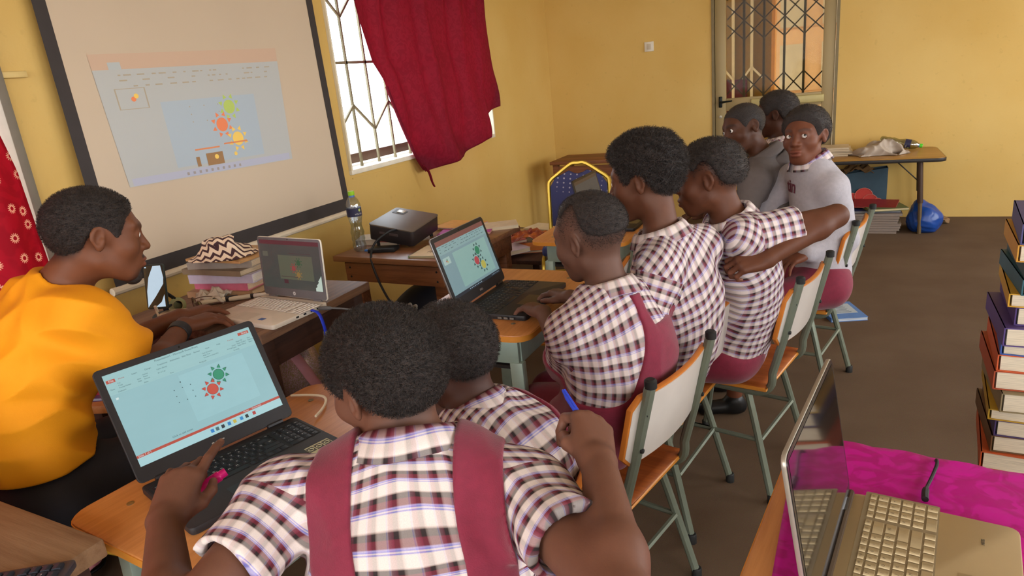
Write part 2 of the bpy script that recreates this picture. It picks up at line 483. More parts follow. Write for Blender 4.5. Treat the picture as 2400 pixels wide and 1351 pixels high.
# ---- door
dr = thing('door_1', None, None, kind='structure')
alu = M('olive_aluminium', '#a48f62', .42, .15, scale=3, stretch=(1, 1, .15))
alu2 = M('olive_aluminium_dark', '#7d6d4a', .45, .15)
x0, x1 = DOOR[0], DOOR[1]
yd = YF + .03
for xx in (x0 + .012, x1 - .012):
    MB().box((xx, YF + .05, 1.25), (.024, .12, 2.5)).build('jamb', alu2, dr)
MB().box(((x0 + x1) / 2, YF + .05, 2.488), (x1 - x0, .12, .024)).build('jamb', alu2, dr)
MB().box((x0 + .075, yd, 1.24), (.095, .045, 2.46)).build('stile', alu, dr, bevel=.004)
MB().box((x1 - .075, yd, 1.24), (.095, .045, 2.46)).build('stile', alu, dr, bevel=.004)
gx0, gx1 = x0 + .122, x1 - .122
MB().box(((gx0 + gx1) / 2, yd, 1.072), (gx1 - gx0, .045, .112)).build('rail', alu, dr, bevel=.004)
MB().box(((gx0 + gx1) / 2 + .12, yd - .03, 1.075), (gx1 - gx0 - .2, .03, .07)).build('push_bar', M('pale_olive_aluminium', '#b9a970', .4, .15), dr, bevel=.01, seg=3)
MB().box(((gx0 + gx1) / 2, yd, .1), (gx1 - gx0, .045, .2)).build('rail', alu, dr, bevel=.004)
MB().box(((gx0 + gx1) / 2, yd, 2.42), (gx1 - gx0, .045, .1)).build('rail', alu, dr, bevel=.004)
gl = GLASS('door_glass', '#f3efe2', .03, .003, .03)
MB().box(((gx0 + gx1) / 2, yd, 1.75), (gx1 - gx0, .005, 1.24)).build('pane', gl, dr)
MB().box(((gx0 + gx1) / 2, yd, .61), (gx1 - gx0, .005, .82)).build('pane', gl, dr)
ggm = M('dark_grille_paint', '#3b3322', .5, .2)
yg = YF + .10
vb = [-.774, -.603, -.431, -.267]
allx = [gx0 - .02] + vb + [gx1 + .02]
for k, xx in enumerate(vb):
    MB().bar((xx, yg, .05), (xx, yg, 2.45), .02, .012, up=(0, 1, 0)).build('grille_bar', ggm, dr)
def lattice(zl, zh):
    for i in range(len(allx) - 1):
        a, b_ = allx[i], allx[i + 1]
        full = .1715
        if i == 0: a = b_ - full
        if i == len(allx) - 2: b_ = a + full
        def clip(p, q):
            p, q = Vector(p), Vector(q)
            for _ in range(2):
                if p.x < gx0: p = p + (q - p) * ((gx0 - p.x) / (q.x - p.x))
                if q.x > gx1: q = p + (q - p) * ((gx1 - p.x) / (q.x - p.x))
            return p, q
        for za_, zb_ in ((zl, zh), (zh, zl)):
            p, q = clip((a, yg + .008, za_), (b_, yg + .008, zb_))
            MB().bar(p, q, .011, .008, up=(0, 1, 0)).build('grille_bar', ggm, dr)
for zl, zh in ((1.63, 1.795), (1.795, 1.96), (1.96, 2.125), (1.139, 1.319), (.45, .62), (.62, .79)):
    lattice(zl, zh)
hb = MB().box((x0 + .075, YF - .002, 1.1), (.032, .02, .1)); hb.build('handle_plate', M('black_iron', '#1d211f', .4, .4), dr, bevel=.008)
MB().tube([(x0 + .075, YF - .01, 1.1), (x0 + .075, YF - .05, 1.1), (x0 + .1, YF - .055, 1.1), (x0 + .185, YF - .05, 1.108)], [.011, .01, .01, .006]).build('handle', M('black_iron', '#1d211f', .4, .4), dr)
MB().lathe([(0, 0), (.014, 0), (.014, .006), (0, .007)], 12, (x0 + .075, YF + .006, .965), (0, -1, 0)).build('lock', M('steel', '#a9a08c', .35, .6), dr)

# socket on the far wall
so = thing('wall_socket', 'small white square wall socket on yellow far wall left of door', 'socket', (-1.62, YF, 1.66))
MB().box((0, -.006, 0), (.088, .012, .088)).build('plate', M('white_plastic', '#e6ddcb', .35), so, bevel=.004)
MB().box((0, -.014, 0), (.04, .006, .05)).build('rocker', M('white_plastic_dull', '#cdbfa8', .4), so, bevel=.003)

# ---- rolled projection screen on the left wall
ps = thing('projection_screen', 'large white pull-down projection screen with black border showing faint sun slide', 'screen')
sy0, sy1, sz0, sz1 = 1.70, 3.235, .85, 2.48
def sxx(z): return XL + .035 + .03 * (1 - (z - sz0) / (sz1 - sz0)) ** 2
def sheet(mb, y0, y1, z0, z1, off=0.0, n=12):
    mb.grid(lambda u, v: (sxx(z0 + (z1 - z0) * v) + off, y0 + (y1 - y0) * u, z0 + (z1 - z0) * v), 2, n); return mb
bl = .052
sheet(MB(), sy0 + bl, sy1 - bl, sz0 + bl + .02, sz1, 0).build('screen_sheet', M('screen_white', '#cdbaa2', .75, var=.03, scale=2), ps)
mb = MB()
sheet(mb, sy0, sy0 + bl, sz0, sz1, .0005); sheet(mb, sy1 - bl, sy1, sz0, sz1, .0005); sheet(mb, sy0 + bl, sy1 - bl, sz0, sz0 + bl + .02, .0005, 2)
mb.build('black_border', M('screen_black', '#3a3433', .7), ps)
MB().tube([(sxx(sz0), sy0 - .02, sz0 - .012), (sxx(sz0), sy1 + .02, sz0 - .012)], .017, 10).build('weight_bar', M('screen_bar_white', '#e2d2b8', .4), ps)
MB().tube([(XL + .05, sy0 - .06, sz1 + .03), (XL + .05, sy1 + .06, sz1 + .03)], .045, 12).build('roller_case', M('screen_bar_white', '#e2d2b8', .4), ps)

# ================================================================== PICTURES ON SCREENS
def sun_polys(r, n=8, rot=0.0):
    """flat sun: disc and eight triangular rays, in its own plane"""
    polys = [[(r * math.cos(2 * PI * k / 24), r * math.sin(2 * PI * k / 24)) for k in range(24)]]
    for k in range(n):
        a = 2 * PI * (k + .5) / n + rot
        c, s = math.cos(a), math.sin(a)
        def q(x, y): return (c * x - s * y, s * x + c * y)
        polys.append([q(1.3 * r, -.34 * r), q(1.95 * r, 0), q(1.3 * r, .34 * r)])
    return polys

class Pic:
    """flat shapes drawn on a picture plane; P(x, y, lift) gives the point in the owner's frame"""
    def __init__(s, P, parent): s.P = P; s.parent = parent; s.n = 0
    def shape(s, name, mat, polys, lift=None):
        mb = MB(); s.n += 1
        lf = lift if lift is not None else .0002 + .00006 * s.n
        for p in polys:
            mb.add([s.P(x, y, lf) for x, y in p], [tuple(range(len(p)))])
        return mb.build(name, mat, s.parent, smooth=False)
    def rects(s, name, mat, rs, lift=None):
        return s.shape(name, mat, [[(x0, y0), (x1, y0), (x1, y1), (x0, y1)] for x0, y0, x1, y1 in rs], lift)
    def sun(s, cx, cy, r, mat, rim=None):
        if rim: s.shape('sun_outline', rim, [[(cx + x * 1.07, cy + y * 1.07) for x, y in p] for p in sun_polys(r)])
        return s.shape('sun_shape', mat, [[(cx + x, cy + y) for x, y in p] for p in sun_polys(r)])
    def text(s, body, x, y, size, mat, align='LEFT', name='lettering', bold=0.0):
        me = text_mesh(body, size, align, 0.0, bold=bold); s.n += 1
        for v in me.vertices: v.co = s.P(x + v.co.x, y + v.co.y, .0004 + .00004 * s.n)
        return link(name, me, mat, s.parent)
    def frame(s, name, mat, x0, y0, x1, y1, t):
        return s.rects(name, mat, [(x0, y0, x1, y0 + t), (x0, y1 - t, x1, y1), (x0, y0, x0 + t, y1), (x1 - t, y0, x1, y1)])

# projected slide: projector light painted as tinted, faintly glowing shapes, bilinear on the screen
q00, q10, q11, q01 = (1.88, 1.224), (2.839, 1.205), (2.873, 1.698), (1.855, 1.682)
def PS(x, y, l):
    yy = (q00[0] * (1 - x) + q10[0] * x) * (1 - y) + (q01[0] * (1 - x) + q11[0] * x) * y
    zz = (q00[1] * (1 - x) + q10[1] * x) * (1 - y) + (q01[1] * (1 - x) + q11[1] * x) * y
    return (sxx(zz) + .0015 + l * 2, yy, zz)
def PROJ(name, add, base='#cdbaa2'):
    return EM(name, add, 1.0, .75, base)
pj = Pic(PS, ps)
def gridpoly(x0, y0, x1, y1, n=8):
    return [[(x0 + (x1 - x0) * i / n, y0 + (y1 - y0) * j / n), (x0 + (x1 - x0) * (i + 1) / n, y0 + (y1 - y0) * j / n), (x0 + (x1 - x0) * (i + 1) / n, y0 + (y1 - y0) * (j + 1) / n), (x0 + (x1 - x0) * i / n, y0 + (y1 - y0) * (j + 1) / n)] for i in range(n) for j in range(n)]
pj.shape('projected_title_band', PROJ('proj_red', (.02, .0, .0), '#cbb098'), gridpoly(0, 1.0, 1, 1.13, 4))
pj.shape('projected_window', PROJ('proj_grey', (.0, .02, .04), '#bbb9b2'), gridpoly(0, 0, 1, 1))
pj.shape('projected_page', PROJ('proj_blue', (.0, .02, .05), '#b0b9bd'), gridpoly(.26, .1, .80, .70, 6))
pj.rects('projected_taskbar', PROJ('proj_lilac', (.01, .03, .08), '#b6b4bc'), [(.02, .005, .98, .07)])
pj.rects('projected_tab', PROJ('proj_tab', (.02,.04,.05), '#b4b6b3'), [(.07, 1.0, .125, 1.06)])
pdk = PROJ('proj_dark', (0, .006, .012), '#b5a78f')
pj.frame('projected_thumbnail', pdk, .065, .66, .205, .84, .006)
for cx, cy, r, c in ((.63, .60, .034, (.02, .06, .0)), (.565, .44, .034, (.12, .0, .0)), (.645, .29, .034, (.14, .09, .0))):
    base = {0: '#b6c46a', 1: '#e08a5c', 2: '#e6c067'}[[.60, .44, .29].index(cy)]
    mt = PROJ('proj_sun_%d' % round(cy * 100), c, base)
    asp = 1.95
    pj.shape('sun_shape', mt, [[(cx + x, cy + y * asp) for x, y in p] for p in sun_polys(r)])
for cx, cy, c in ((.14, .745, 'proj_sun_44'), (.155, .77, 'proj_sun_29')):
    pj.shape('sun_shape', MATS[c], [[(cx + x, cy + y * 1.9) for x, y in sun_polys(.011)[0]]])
rs = []
rr = random.Random(3)
for row, y in ((0, .945), (1, .90), (2, .85)):
    x = .1
    while x < .93:
        w = rr.choice((.012, .02, .035)); 
        if rr.random() < .7: rs.append((x, y, x + w, y + .012))
        x += w + rr.uniform(.008, .04)
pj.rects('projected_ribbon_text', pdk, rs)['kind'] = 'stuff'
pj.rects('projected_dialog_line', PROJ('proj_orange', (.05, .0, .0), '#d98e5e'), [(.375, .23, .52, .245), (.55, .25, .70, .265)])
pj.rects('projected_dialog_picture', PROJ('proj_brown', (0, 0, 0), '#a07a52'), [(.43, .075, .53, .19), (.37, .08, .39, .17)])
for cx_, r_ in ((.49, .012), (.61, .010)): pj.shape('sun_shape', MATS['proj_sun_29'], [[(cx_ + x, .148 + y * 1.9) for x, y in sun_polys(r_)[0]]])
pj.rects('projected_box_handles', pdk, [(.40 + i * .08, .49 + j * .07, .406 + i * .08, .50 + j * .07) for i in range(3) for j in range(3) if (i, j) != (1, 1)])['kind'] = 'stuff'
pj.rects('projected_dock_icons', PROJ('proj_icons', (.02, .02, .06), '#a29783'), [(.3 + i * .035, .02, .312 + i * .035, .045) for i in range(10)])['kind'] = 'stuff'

# ================================================================== CURTAINS
def fabric(name, c1, c2, pat=28.0, trans=.35, contrast=.5):
    m = newmat(name); N, L = nodes_of(m); out = N['Material Output']; b = N['Principled BSDF']
    tc = N.new('ShaderNodeTexCoord')
    v = N.new('ShaderNodeTexVoronoi'); v.feature = 'DISTANCE_TO_EDGE'; v.inputs['Scale'].default_value = pat
    n = N.new('ShaderNodeTexNoise'); n.inputs['Scale'].default_value = pat * .7; n.inputs['Distortion'].default_value = 2.0
    L.new(tc.outputs['Object'], n.inputs['Vector']); L.new(n.outputs['Color'], v.inputs['Vector'])
    r = N.new('ShaderNodeValToRGB'); L.new(n.outputs['Fac'], r.inputs['Fac'])
    r.color_ramp.elements[0].position = .45; r.color_ramp.elements[0].color = (*lin(c1), 1)
    r.color_ramp.elements[1].position = .55; r.color_ramp.elements[1].color = (*lin(c2), 1)
    L.new(r.outputs['Color'], b.inputs['Base Color']); b.inputs['Roughness'].default_value = .6; b.inputs['Specular IOR Level'].default_value = .2
    t = N.new('ShaderNodeBsdfTranslucent'); L.new(r.outputs['Color'], t.inputs['Color'])
    mx = N.new('ShaderNodeMixShader'); mx.inputs[0].default_value = trans
    L.new(b.outputs[0], mx.inputs[1]); L.new(t.outputs[0], mx.inputs[2]); L.new(mx.outputs[0], out.inputs['Surface'])
    return m

def interp(tab, t):
    for (a, va), (b, vb_) in zip(tab, tab[1:]):
        if t <= b:
            k = (t - a) / (b - a) if b > a else 0
            k = max(0, min(1, k)); k2 = k * k * (3 - 2 * k)
            return tuple(x + (y - x) * (k * .6 + k2 * .4) for x, y in zip(va, vb_))
    return tab[-1][1]

EL = [(0, (3.44, 2.42)), (.25, (3.54, 2.02)), (.45, (3.64, 1.676)), (.52, (3.745, 1.56)), (.68, (3.875, 1.313)), (.85, (4.02, 1.05)), (1, (4.12, .93))]
ER = [(0, (5.25, 2.42)), (.3, (5.29, 2.1)), (.7, (5.385, 1.55)), (1, (5.385, 1.285))]
EB = [(0, (4.12, .93)), (.18, (4.35, .945)), (.40, (4.60, .972)), (.68, (5.02, 1.063)), (.78, (5.09, 1.22)), (1, (5.385, 1.285))]
def cur(u, v):
    l = interp(EL, v); r = interp(ER, v); b = interp(EB, u)
    st = (l[0] * (1 - u) + r[0] * u, l[1] * (1 - u) + r[1] * u)
    chord = (4.12 * (1 - u) + 5.385 * u, .93 * (1 - u) + 1.285 * u)
    k = v ** 2.2
    y = st[0] + (b[0] - chord[0]) * k; z = st[1] + (b[1] - chord[1]) * k
    ph = u * 1.0 + v * .22
    fold = .026 * math.sin(ph * 42) * (1 - .75 * v) + .03 * math.sin(ph * 15 + 1) * (.4 + .6 * v) + .012 * math.sin(ph * 67 + 2 * v) * (1 - v)
    fold += .02 * math.sin((u * .8 - v * .5) * 20) * v
    x = XL + .075 + fold * .9 + .05 * v * math.sin(PI * u)
    return (x, y, z)
mb = MB().grid(cur, 110, 60)
cu = mb.build('window_curtain', fabric('maroon_curtain', '#9c2b42', '#93263c', 26, .6), angle=180)
setp(cu, 'dark red brocade curtain pulled aside over barred window', 'curtain')
cu.modifiers.new('thickness', 'SOLIDIFY').thickness = .0015
tl = MB().tube(smooth_path([(XL + .09, 4.06, .985), (XL + .1, 4.10, .93), (XL + .1, 4.125, .86), (XL + .1, 4.15, .82)], 4), [.014] * 4 + [.012] * 4 + [.01] * 4 + [.007], 8, flat=.5)
tl.build('hanging_tail', MATS.get('x') or cu.data.materials[0], cu)
hem = MB().tube(smooth_path([(cur(0, v)[0] + .004, cur(0, v)[1], cur(0, v)[2]) for v in (.55, .68, .8, .9, .97)], 4), .012, 6, flat=.4)
hem.build('hem', cu.data.materials[0], cu)

def flower_fabric():
    m = fabric('red_flower_curtain', '#b5142f', '#a90f29', 12, .35)
    N, L = nodes_of(m)
    tc = N.new('ShaderNodeUVMap')
    v = N.new('ShaderNodeTexVoronoi'); v.voronoi_dimensions = '2D'; v.inputs['Scale'].default_value = 11.5; v.inputs['Randomness'].default_value = .45
    L.new(tc.outputs['UV'], v.inputs['Vector'])
    sc = N.new('ShaderNodeVectorMath'); sc.operation = 'SUBTRACT'
    L.new(tc.outputs['UV'], sc.inputs[0]); L.new(v.outputs['Position'], sc.inputs[1])
    sp = N.new('ShaderNodeSeparateXYZ'); L.new(sc.outputs[0], sp.inputs[0])
    at = N.new('ShaderNodeMath'); at.operation = 'ARCTAN2'; L.new(sp.outputs['X'], at.inputs[0]); L.new(sp.outputs['Y'], at.inputs[1])
    mu = N.new('ShaderNodeMath'); mu.operation = 'MULTIPLY'; mu.inputs[1].default_value = 14; L.new(at.outputs[0], mu.inputs[0])
    co = N.new('ShaderNodeMath'); co.operation = 'COSINE'; L.new(mu.outputs[0], co.inputs[0])
    th = N.new('ShaderNodeMath'); th.operation = 'MULTIPLY_ADD'; th.inputs[1].default_value = .05; th.inputs[2].default_value = .165; L.new(co.outputs[0], th.inputs[0])
    l1 = N.new('ShaderNodeMath'); l1.operation = 'LESS_THAN'; L.new(v.outputs['Distance'], l1.inputs[0]); L.new(th.outputs[0], l1.inputs[1])
    g1 = N.new('ShaderNodeMath'); g1.operation = 'GREATER_THAN'; g1.inputs[1].default_value = .085; L.new(v.outputs['Distance'], g1.inputs[0])
    pe = N.new('ShaderNodeMath'); pe.operation = 'MULTIPLY'; L.new(l1.outputs[0], pe.inputs[0]); L.new(g1.outputs[0], pe.inputs[1])
    ra = [n for n in N if n.type == 'VALTORGB'][0]
    mx = N.new('ShaderNodeMix'); mx.data_type = 'RGBA'; L.new(pe.outputs[0], mx.inputs['Factor']); L.new(ra.outputs['Color'], mx.inputs['A']); mx.inputs['B'].default_value = (*lin('#e8bfa6'), 1)
    for n in N:
        if n.type == 'BSDF_PRINCIPLED': L.new(mx.outputs['Result'], n.inputs['Base Color'])
        if n.type == 'BSDF_TRANSLUCENT': L.new(mx.outputs['Result'], n.inputs['Color'])
    return m
def cur2(u, v):
    yr = interp([(0, (1.36, 0)), (.42, (1.455, 0)), (.5, (1.48, 0)), (.68, (1.49, 0)), (1, (1.50, 0))], v)[0]
    y = -.9 * (1 - u) + yr * u; z = 2.42 + (.28 - 2.42) * v
    x = XL + .06 + .022 * math.sin(u * 60 + v * 2) + .012 * math.sin(u * 25 - v * 3) + .03 * v
    return (x, y, z)
mb = MB().grid(cur2, 140, 30)
me = mb.mesh('flower_curtain', angle=180)
uvl = me.uv_layers.new(name='UVMap')
for lp in me.loops:
    c = me.vertices[lp.vertex_index].co; uvl.data[lp.index].uv = (c.y * 1.02, c.z)
c2 = link('flower_curtain', me, flower_fabric())
setp(c2, 'bright red curtain printed with pale flowers at left edge', 'curtain')
c2.modifiers.new('thickness', 'SOLIDIFY').thickness = .0015

# ================================================================== FURNITURE
ORANGE = WOOD('orange_laminate', '#cf8d52', '#b2713a', 'Y', 5, .38, .05)
ORANGE_E = M('orange_edge_band', '#dc9038', .4)
MINT = M('mint_green_steel', '#a9bcae', .45, .2)
TUBE = M('grey_green_tube', '#7c8474', .42, .35)
DARKW = WOOD('dark_old_wood', '#4a2e24', '#2f1c16', 'Y', 7, .6)
OLDTOP = WOOD('worn_table_top', '#8a6850', '#5a3c2c', 'Y', 6, .55)
REDW = WOOD('reddish_table_wood', '#8a5636', '#5f351f', 'X', 7, .5)
BLACKP = M('black_plastic', '#1b1a1b', .45)
CAPM = M('black_rubber', '#1d1d1c', .6)

def school_desk(label, loc, rz, L_=.70, D=.46, top=None, kind='table', z=.70):
    """top L_ along local y, D along local x; sitter on the +x side"""
    t = thing('school_desk', label, kind, loc, rz)
    tp = MB().prism(rrect(D, L_, .055), z - .024, z).build('desk_top', [top or ORANGE], t, bevel=.004)
    MB().prism(rrect(D + .004, L_ + .004, .057), z - .022, z - .004).build('edge_band', ORANGE_E, tp)
    for sx in (-1, 1):
        for sy in (-1, 1):
            lg = MB(); x, y = sx * (D / 2 - .075), sy * (L_ / 2 - .075)
            lg.bar((x, y, z - .12), (x + sx * .02, y + sy * .02, 0), .045, .03, up=(0, 1, 0)); lg.build('leg', MINT, t, bevel=.003)
    mb = MB()
    for sx in (-1, 1): mb.box((sx * (D / 2 - .07), 0, z - .075), (.02, L_ - .16, .10))
    for sy in (-1, 1): mb.box((0, sy * (L_ / 2 - .075), z - .075), (D - .13, .02, .10))
    mb.build('apron', MINT, t, bevel=.003)
    MB().box((-.02, 0, z - .15), (D - .16, L_ - .18, .012)).build('shelf', M('dark_shelf', '#2c2623', .7), t)
    for sx in (-1, 1):
        for sy in (-1, 1):
            MB().lathe([(0, 0), (.008, 0), (.008, .0012), (.004, .0016), (0, .0008)], 12, (sx * (D / 2 - .09), sy * (L_ / 2 - .1), z)).build('screw', M('screw_steel', '#8d8672', .3, .8), tp)
    return t

d1 = school_desk('orange wood school desk under the black laptop being pointed at', (-1.165, 1.03, 0), R_(-7), .72, .50)
d2 = school_desk('orange wood school desk carrying the black laptop beside the projector table', (-1.055, 2.10, 0), R_(-1), .70, .48, z=.75)
d3 = school_desk('orange wood school desk behind the row of pupils by the blue gold chair', (-1.13, 3.45, 0), R_(-1), .72, .50)
d4 = school_desk('orange wood desk under magenta cloth in the right foreground', (.16, 1.02, 0), R_(-7), .76, .52)

def curved_board(w, h, th, curve, r=.03, n=14):
    """upright board, w along y, h along z, bent backwards (-x) at middle; rounded corners"""
    out = rrect(w, h, r, 4)
    mb = MB(); vs = []; N_ = len(out)
    # build as grid clipped by rounding the end columns
    cols = [-w / 2 + w * i / n for i in range(n + 1)]
    def hh(y):
        e = abs(y) - (w / 2 - r)
        return h / 2 - (r - math.sqrt(max(0, r * r - e * e)) if e > 0 else 0)
    for side in (0, 1):
        for y in cols:
            x = -curve * (1 - (2 * y / w) ** 2) + (th if side else 0)
            vs += [(x, y, -hh(y)), (x, y, hh(y))]
    fs = []; m2 = 2 * (n + 1)
    for i in range(n):
        a = 2 * i
        fs.append((a, a + 1, a + 3, a + 2)); fs.append((m2 + a, m2 + a + 2, m2 + a + 3, m2 + a + 1))
        fs.append((a + 1, m2 + a + 1, m2 + a + 3, a + 3)); fs.append((a, a + 2, m2 + a + 2, m2 + a))
    fs.append((0, m2, m2 + 1, 1)); e = 2 * n; fs.append((e, e + 1, m2 + e + 1, m2 + e))
    mb.add(vs, fs); return mb

WHITEB = M('white_laminate_back', '#cfc6bd', .3, var=.04)
CHW = WOOD('chair_seat_wood', '#b8652c', '#8f4a1e', 'X', 6, .4, .05)
def school_chair(label, loc, rz, rear=None, zb=.80):
    """faces local +x"""
    t = thing('school_chair', label, 'chair', loc, rz, 'school chairs of the pupils')
    st = MB().grid(lambda u, v: (-.19 + .38 * u, -.19 + .38 * v, .432 - .012 * math.sin(PI * u) * math.sin(PI * v) + (.0 if u < .8 else -.02 * ((u - .8) / .2) ** 2)), 12, 8)
    se = st.build('seat', CHW, t, angle=180); md = se.modifiers.new('s', 'SOLIDIFY'); md.thickness = .014; md.offset = -1
    MB().tube([(-.19, -.19, .425), (.19, -.19, .415), (.19, .19, .415), (-.19, .19, .425)], .0075, 6, closed=True).build('edge_band', ORANGE_E, se)
    tilt = .055
    bx, bz = -.20, zb - .115
    bk = curved_board(.41, .20, .013, .025).build('backrest', M('chair_back_orange', '#c8762c', .4), t, bevel=.002, loc=(bx - tilt * .75, 0, bz), rot=(0, R_(-12), 0))
    if rear is None:
        curved_board(.398, .19, .002, .025).build('rear_panel', WHITEB, bk, loc=(-.0022, 0, 0))
    else:
        curved_board(.398, .19, .002, .025).build('rear_panel', rear, bk, loc=(-.0022, 0, 0))
    curved_board(.398, .19, .002, .025).build('front_panel', CHW, bk, loc=(.0125, 0, 0))
    for sy in (-1, 1):
        y = sy * .165
        path = [(bx - tilt - .03, y, zb + .008), (bx - tilt * .3 - .02, y, .60), (bx - .005, y, .48)] + arc((bx + .05, y, .455), .055, 180, 270, 5) + [(.14, y, .40)]
        MB().tube(path, .0135, 10).build('back_post', TUBE, t)
        MB().lathe([(.0145, 0), (.0145, .018), (.010, .022), (0, .022)], 12, (bx - tilt - .031, y, zb + .004)).build('end_cap', CAPM, t)
        for zz in (bz - .05, bz + .05):
            MB().lathe([(0, 0), (.007, 0), (.006, .006), (0, .008)], 8, (bx - tilt * (.55 + (zz - bz) * 3) - .034, y + sy * .003, zz), (-1, 0, 0)).build('rivet', CAPM, t)
        for sx, x0, x1 in ((-1, -.12, -.22), (1, .12, .19)):
            yy = sy * .15
            p = [(x0 - sx * .06, yy, .402), (x0 - sx * .02, yy, .40), (x0 + sx * .005, yy + sy * .01, .375), (x1, yy + sy * .045, .012)]
            MB().tube(smooth_path(p, 4), .0125, 8).build('leg', TUBE, t)
            MB().lathe([(.0155, 0), (.0155, .03), (.013, .034)], 10, (x1, yy + sy * .045, 0)).build('foot', CAPM, t)
    MB().tube([(-.17, -.165, .22), (-.17, .165, .22)], .008, 6).build('stretcher', TUBE, t)
    for sy in (-1, 1):
        MB().tube([(-.17, sy * .17, .22), (.155, sy * .17, .22)], .008, 6).build('stretcher', TUBE, t)
    return t

def chair_at(label, pa, pb, rear=None, zb=.80):
    """chair whose two back post tops stand over pa (sitter's left) and pb (sitter's right)"""
    a, b = Vector((*pa, 0)), Vector((*pb, 0)); m = (a + b) / 2; d = (b - a).normalized()
    face = Vector((-d.y, d.x, 0))
    rz = math.atan2(face.y, face.x)
    loc = m + face * .285
    return school_chair(label, loc, rz, rear, zb)
BRW = WOOD('brown_chair_back', '#a06a34', '#7d4c22', 'Y', 6, .4)
chair_at('school chair with brown wooden back beside the pupil holding a blue pen', (-.413, .755), (-.395, 1.115), BRW, .78)
chair_at('white backed school chair in front, of the pupil in maroon pinafore at second laptop', (-.365, 1.345), (-.262, 1.745))
chair_at('white backed school chair of the pupil with tall afro hair', (-.305, 1.90), (-.238, 2.27))
chair_at('white backed school chair pushed out under the pupil resting an arm on a chair back', (-.083, 2.185), (.008, 2.545))
chair_at('white backed school chair of the pupil in light grey sweatshirt', (.09, 2.98), (.17, 3.34))
chair_at('white backed school chair of the pupil in dark grey hoodie', (-.20, 3.36), (-.14, 3.72))
chair_at('white backed empty school chair between the two desks, behind the first faded haircut', (-.66, 2.40), (-.60, 2.76), None, .84)

# banquet chairs ------------------------------------------------------------
GOLD = M('gold_frame_paint', '#c9a53c', .32, .55)
def dotted():
    m = newmat('blue_dotted_cloth'); N, L = nodes_of(m); b = N['Principled BSDF']
    tc = N.new('ShaderNodeTexCoord'); mp = N.new('ShaderNodeMapping'); mp.inputs['Rotation'].default_value = (R_(8), R_(12), R_(45)); L.new(tc.outputs['Object'], mp.inputs['Vector'])
    v = N.new('ShaderNodeTexVoronoi'); v.inputs['Scale'].default_value = 34; v.inputs['Randomness'].default_value = .05; L.new(mp.outputs['Vector'], v.inputs['Vector'])
    l = N.new('ShaderNodeMath'); l.operation = 'LESS_THAN'; l.inputs[1].default_value = .2; L.new(v.outputs['Distance'], l.inputs[0])
    mx = N.new('ShaderNodeMix'); mx.data_type = 'RGBA'; mx.inputs['A'].default_value = (*lin('#3d3f6b'), 1); mx.inputs['B'].default_value = (*lin('#a9a4b0'), 1)
    L.new(l.outputs[0], mx.inputs['Factor']); L.new(mx.outputs['Result'], b.inputs['Base Color']); b.inputs['Roughness'].default_value = .85
    return m
BLUEC = dotted()
def banquet_chair(label, loc, rz):
    """faces local +x"""
    t = thing('banquet_chair', label, 'chair', loc, rz, 'blue and gold banquet chairs')
    hw = .20
    for y in (-hw, hw):
        MB().tube(smooth_path([(-.25, y, 0), (-.21, y, .25), (-.20, y, .42)], 4), .0125, 6).build('leg', GOLD, t)
        MB().tube(smooth_path([(.24, y, 0), (.235, y, .25), (.22, y, .38), (.16, y, .425), (0, y, .43), (-.14, y, .435), (-.2, y, .46), (-.225, y, .55)], 4), .0125, 6).build('leg', GOLD, t)
    path = [(-.225, -hw, .5), (-.265, -hw, .78), (-.272, -hw + .015, .83), (-.278, -hw + .06, .865), (-.29, -.05, .925), (-.291, 0, .93), (-.29, .05, .925), (-.278, hw - .06, .865), (-.272, hw - .015, .83), (-.265, hw, .78), (-.225, hw, .5)]
    MB().tube(smooth_path(path, 4), .0125, 6).build('back_frame', GOLD, t)
    poly = [(-.185, .53), (.185, .53), (.187, .79), (.15, .845), (.06, .885), (.03, .868), (0, .862), (-.03, .868), (-.06, .885), (-.15, .845), (-.187, .79)]
    mb = MB(); n = len(poly)
    f = lambda z, o: -.225 - (z - .5) * .155 + o
    mb.add([(f(z, -.012), y, z) for y, z in poly] + [(f(z, .02), y, z) for y, z in poly], [tuple(range(n)), tuple(range(2 * n - 1, n - 1, -1))] + [(i, n + i, n + (i + 1) % n, (i + 1) % n) for i in range(n)])
    mb.build('back_cushion', BLUEC, t, bevel=.006)
    MB().box((.015, 0, .465), (.42, .41, .06)).build('seat_cushion', BLUEC, t, bevel=.02, seg=3)
    for x in (-.21, .235):
        MB().tube([(x, -hw, .22), (x, hw, .22)], .009, 6).build('stretcher', GOLD, t)
    return t
banquet_chair('blue cushioned gold banquet chair under the teacher in yellow shirt', (-1.92, .83, 0), R_(96))
banquet_chair('blue gold framed banquet chair facing the room before the far corner', (-1.45, 4.0, 0), R_(-76))

# tables ----------------------------------------------------------------------
tt = thing('teacher_table', 'worn dark wooden table carrying the white laptop and book pile', 'table', (-2.17, 1.95, 0))
tp = MB().box((0, 0, .715), (.78, .64, .03)).build('table_top', OLDTOP, tt, bevel=.004)
for sx in (-1, 1):
    for sy in (-1, 1): MB().box((sx * .335, sy * .265, .35), (.055, .055, .70)).build('leg', DARKW, tt, bevel=.004)
mb = MB()
for sx in (-1, 1): mb.box((sx * .345, 0, .65), (.022, .50, .10))
for sy in (-1, 1): mb.box((0, sy * .275, .65), (.66, .022, .10))
mb.build('apron', DARKW, tt, bevel=.002)
MB().box((0, 0, .27), (.66, .5, .02)).build('shelf', DARKW, tt)

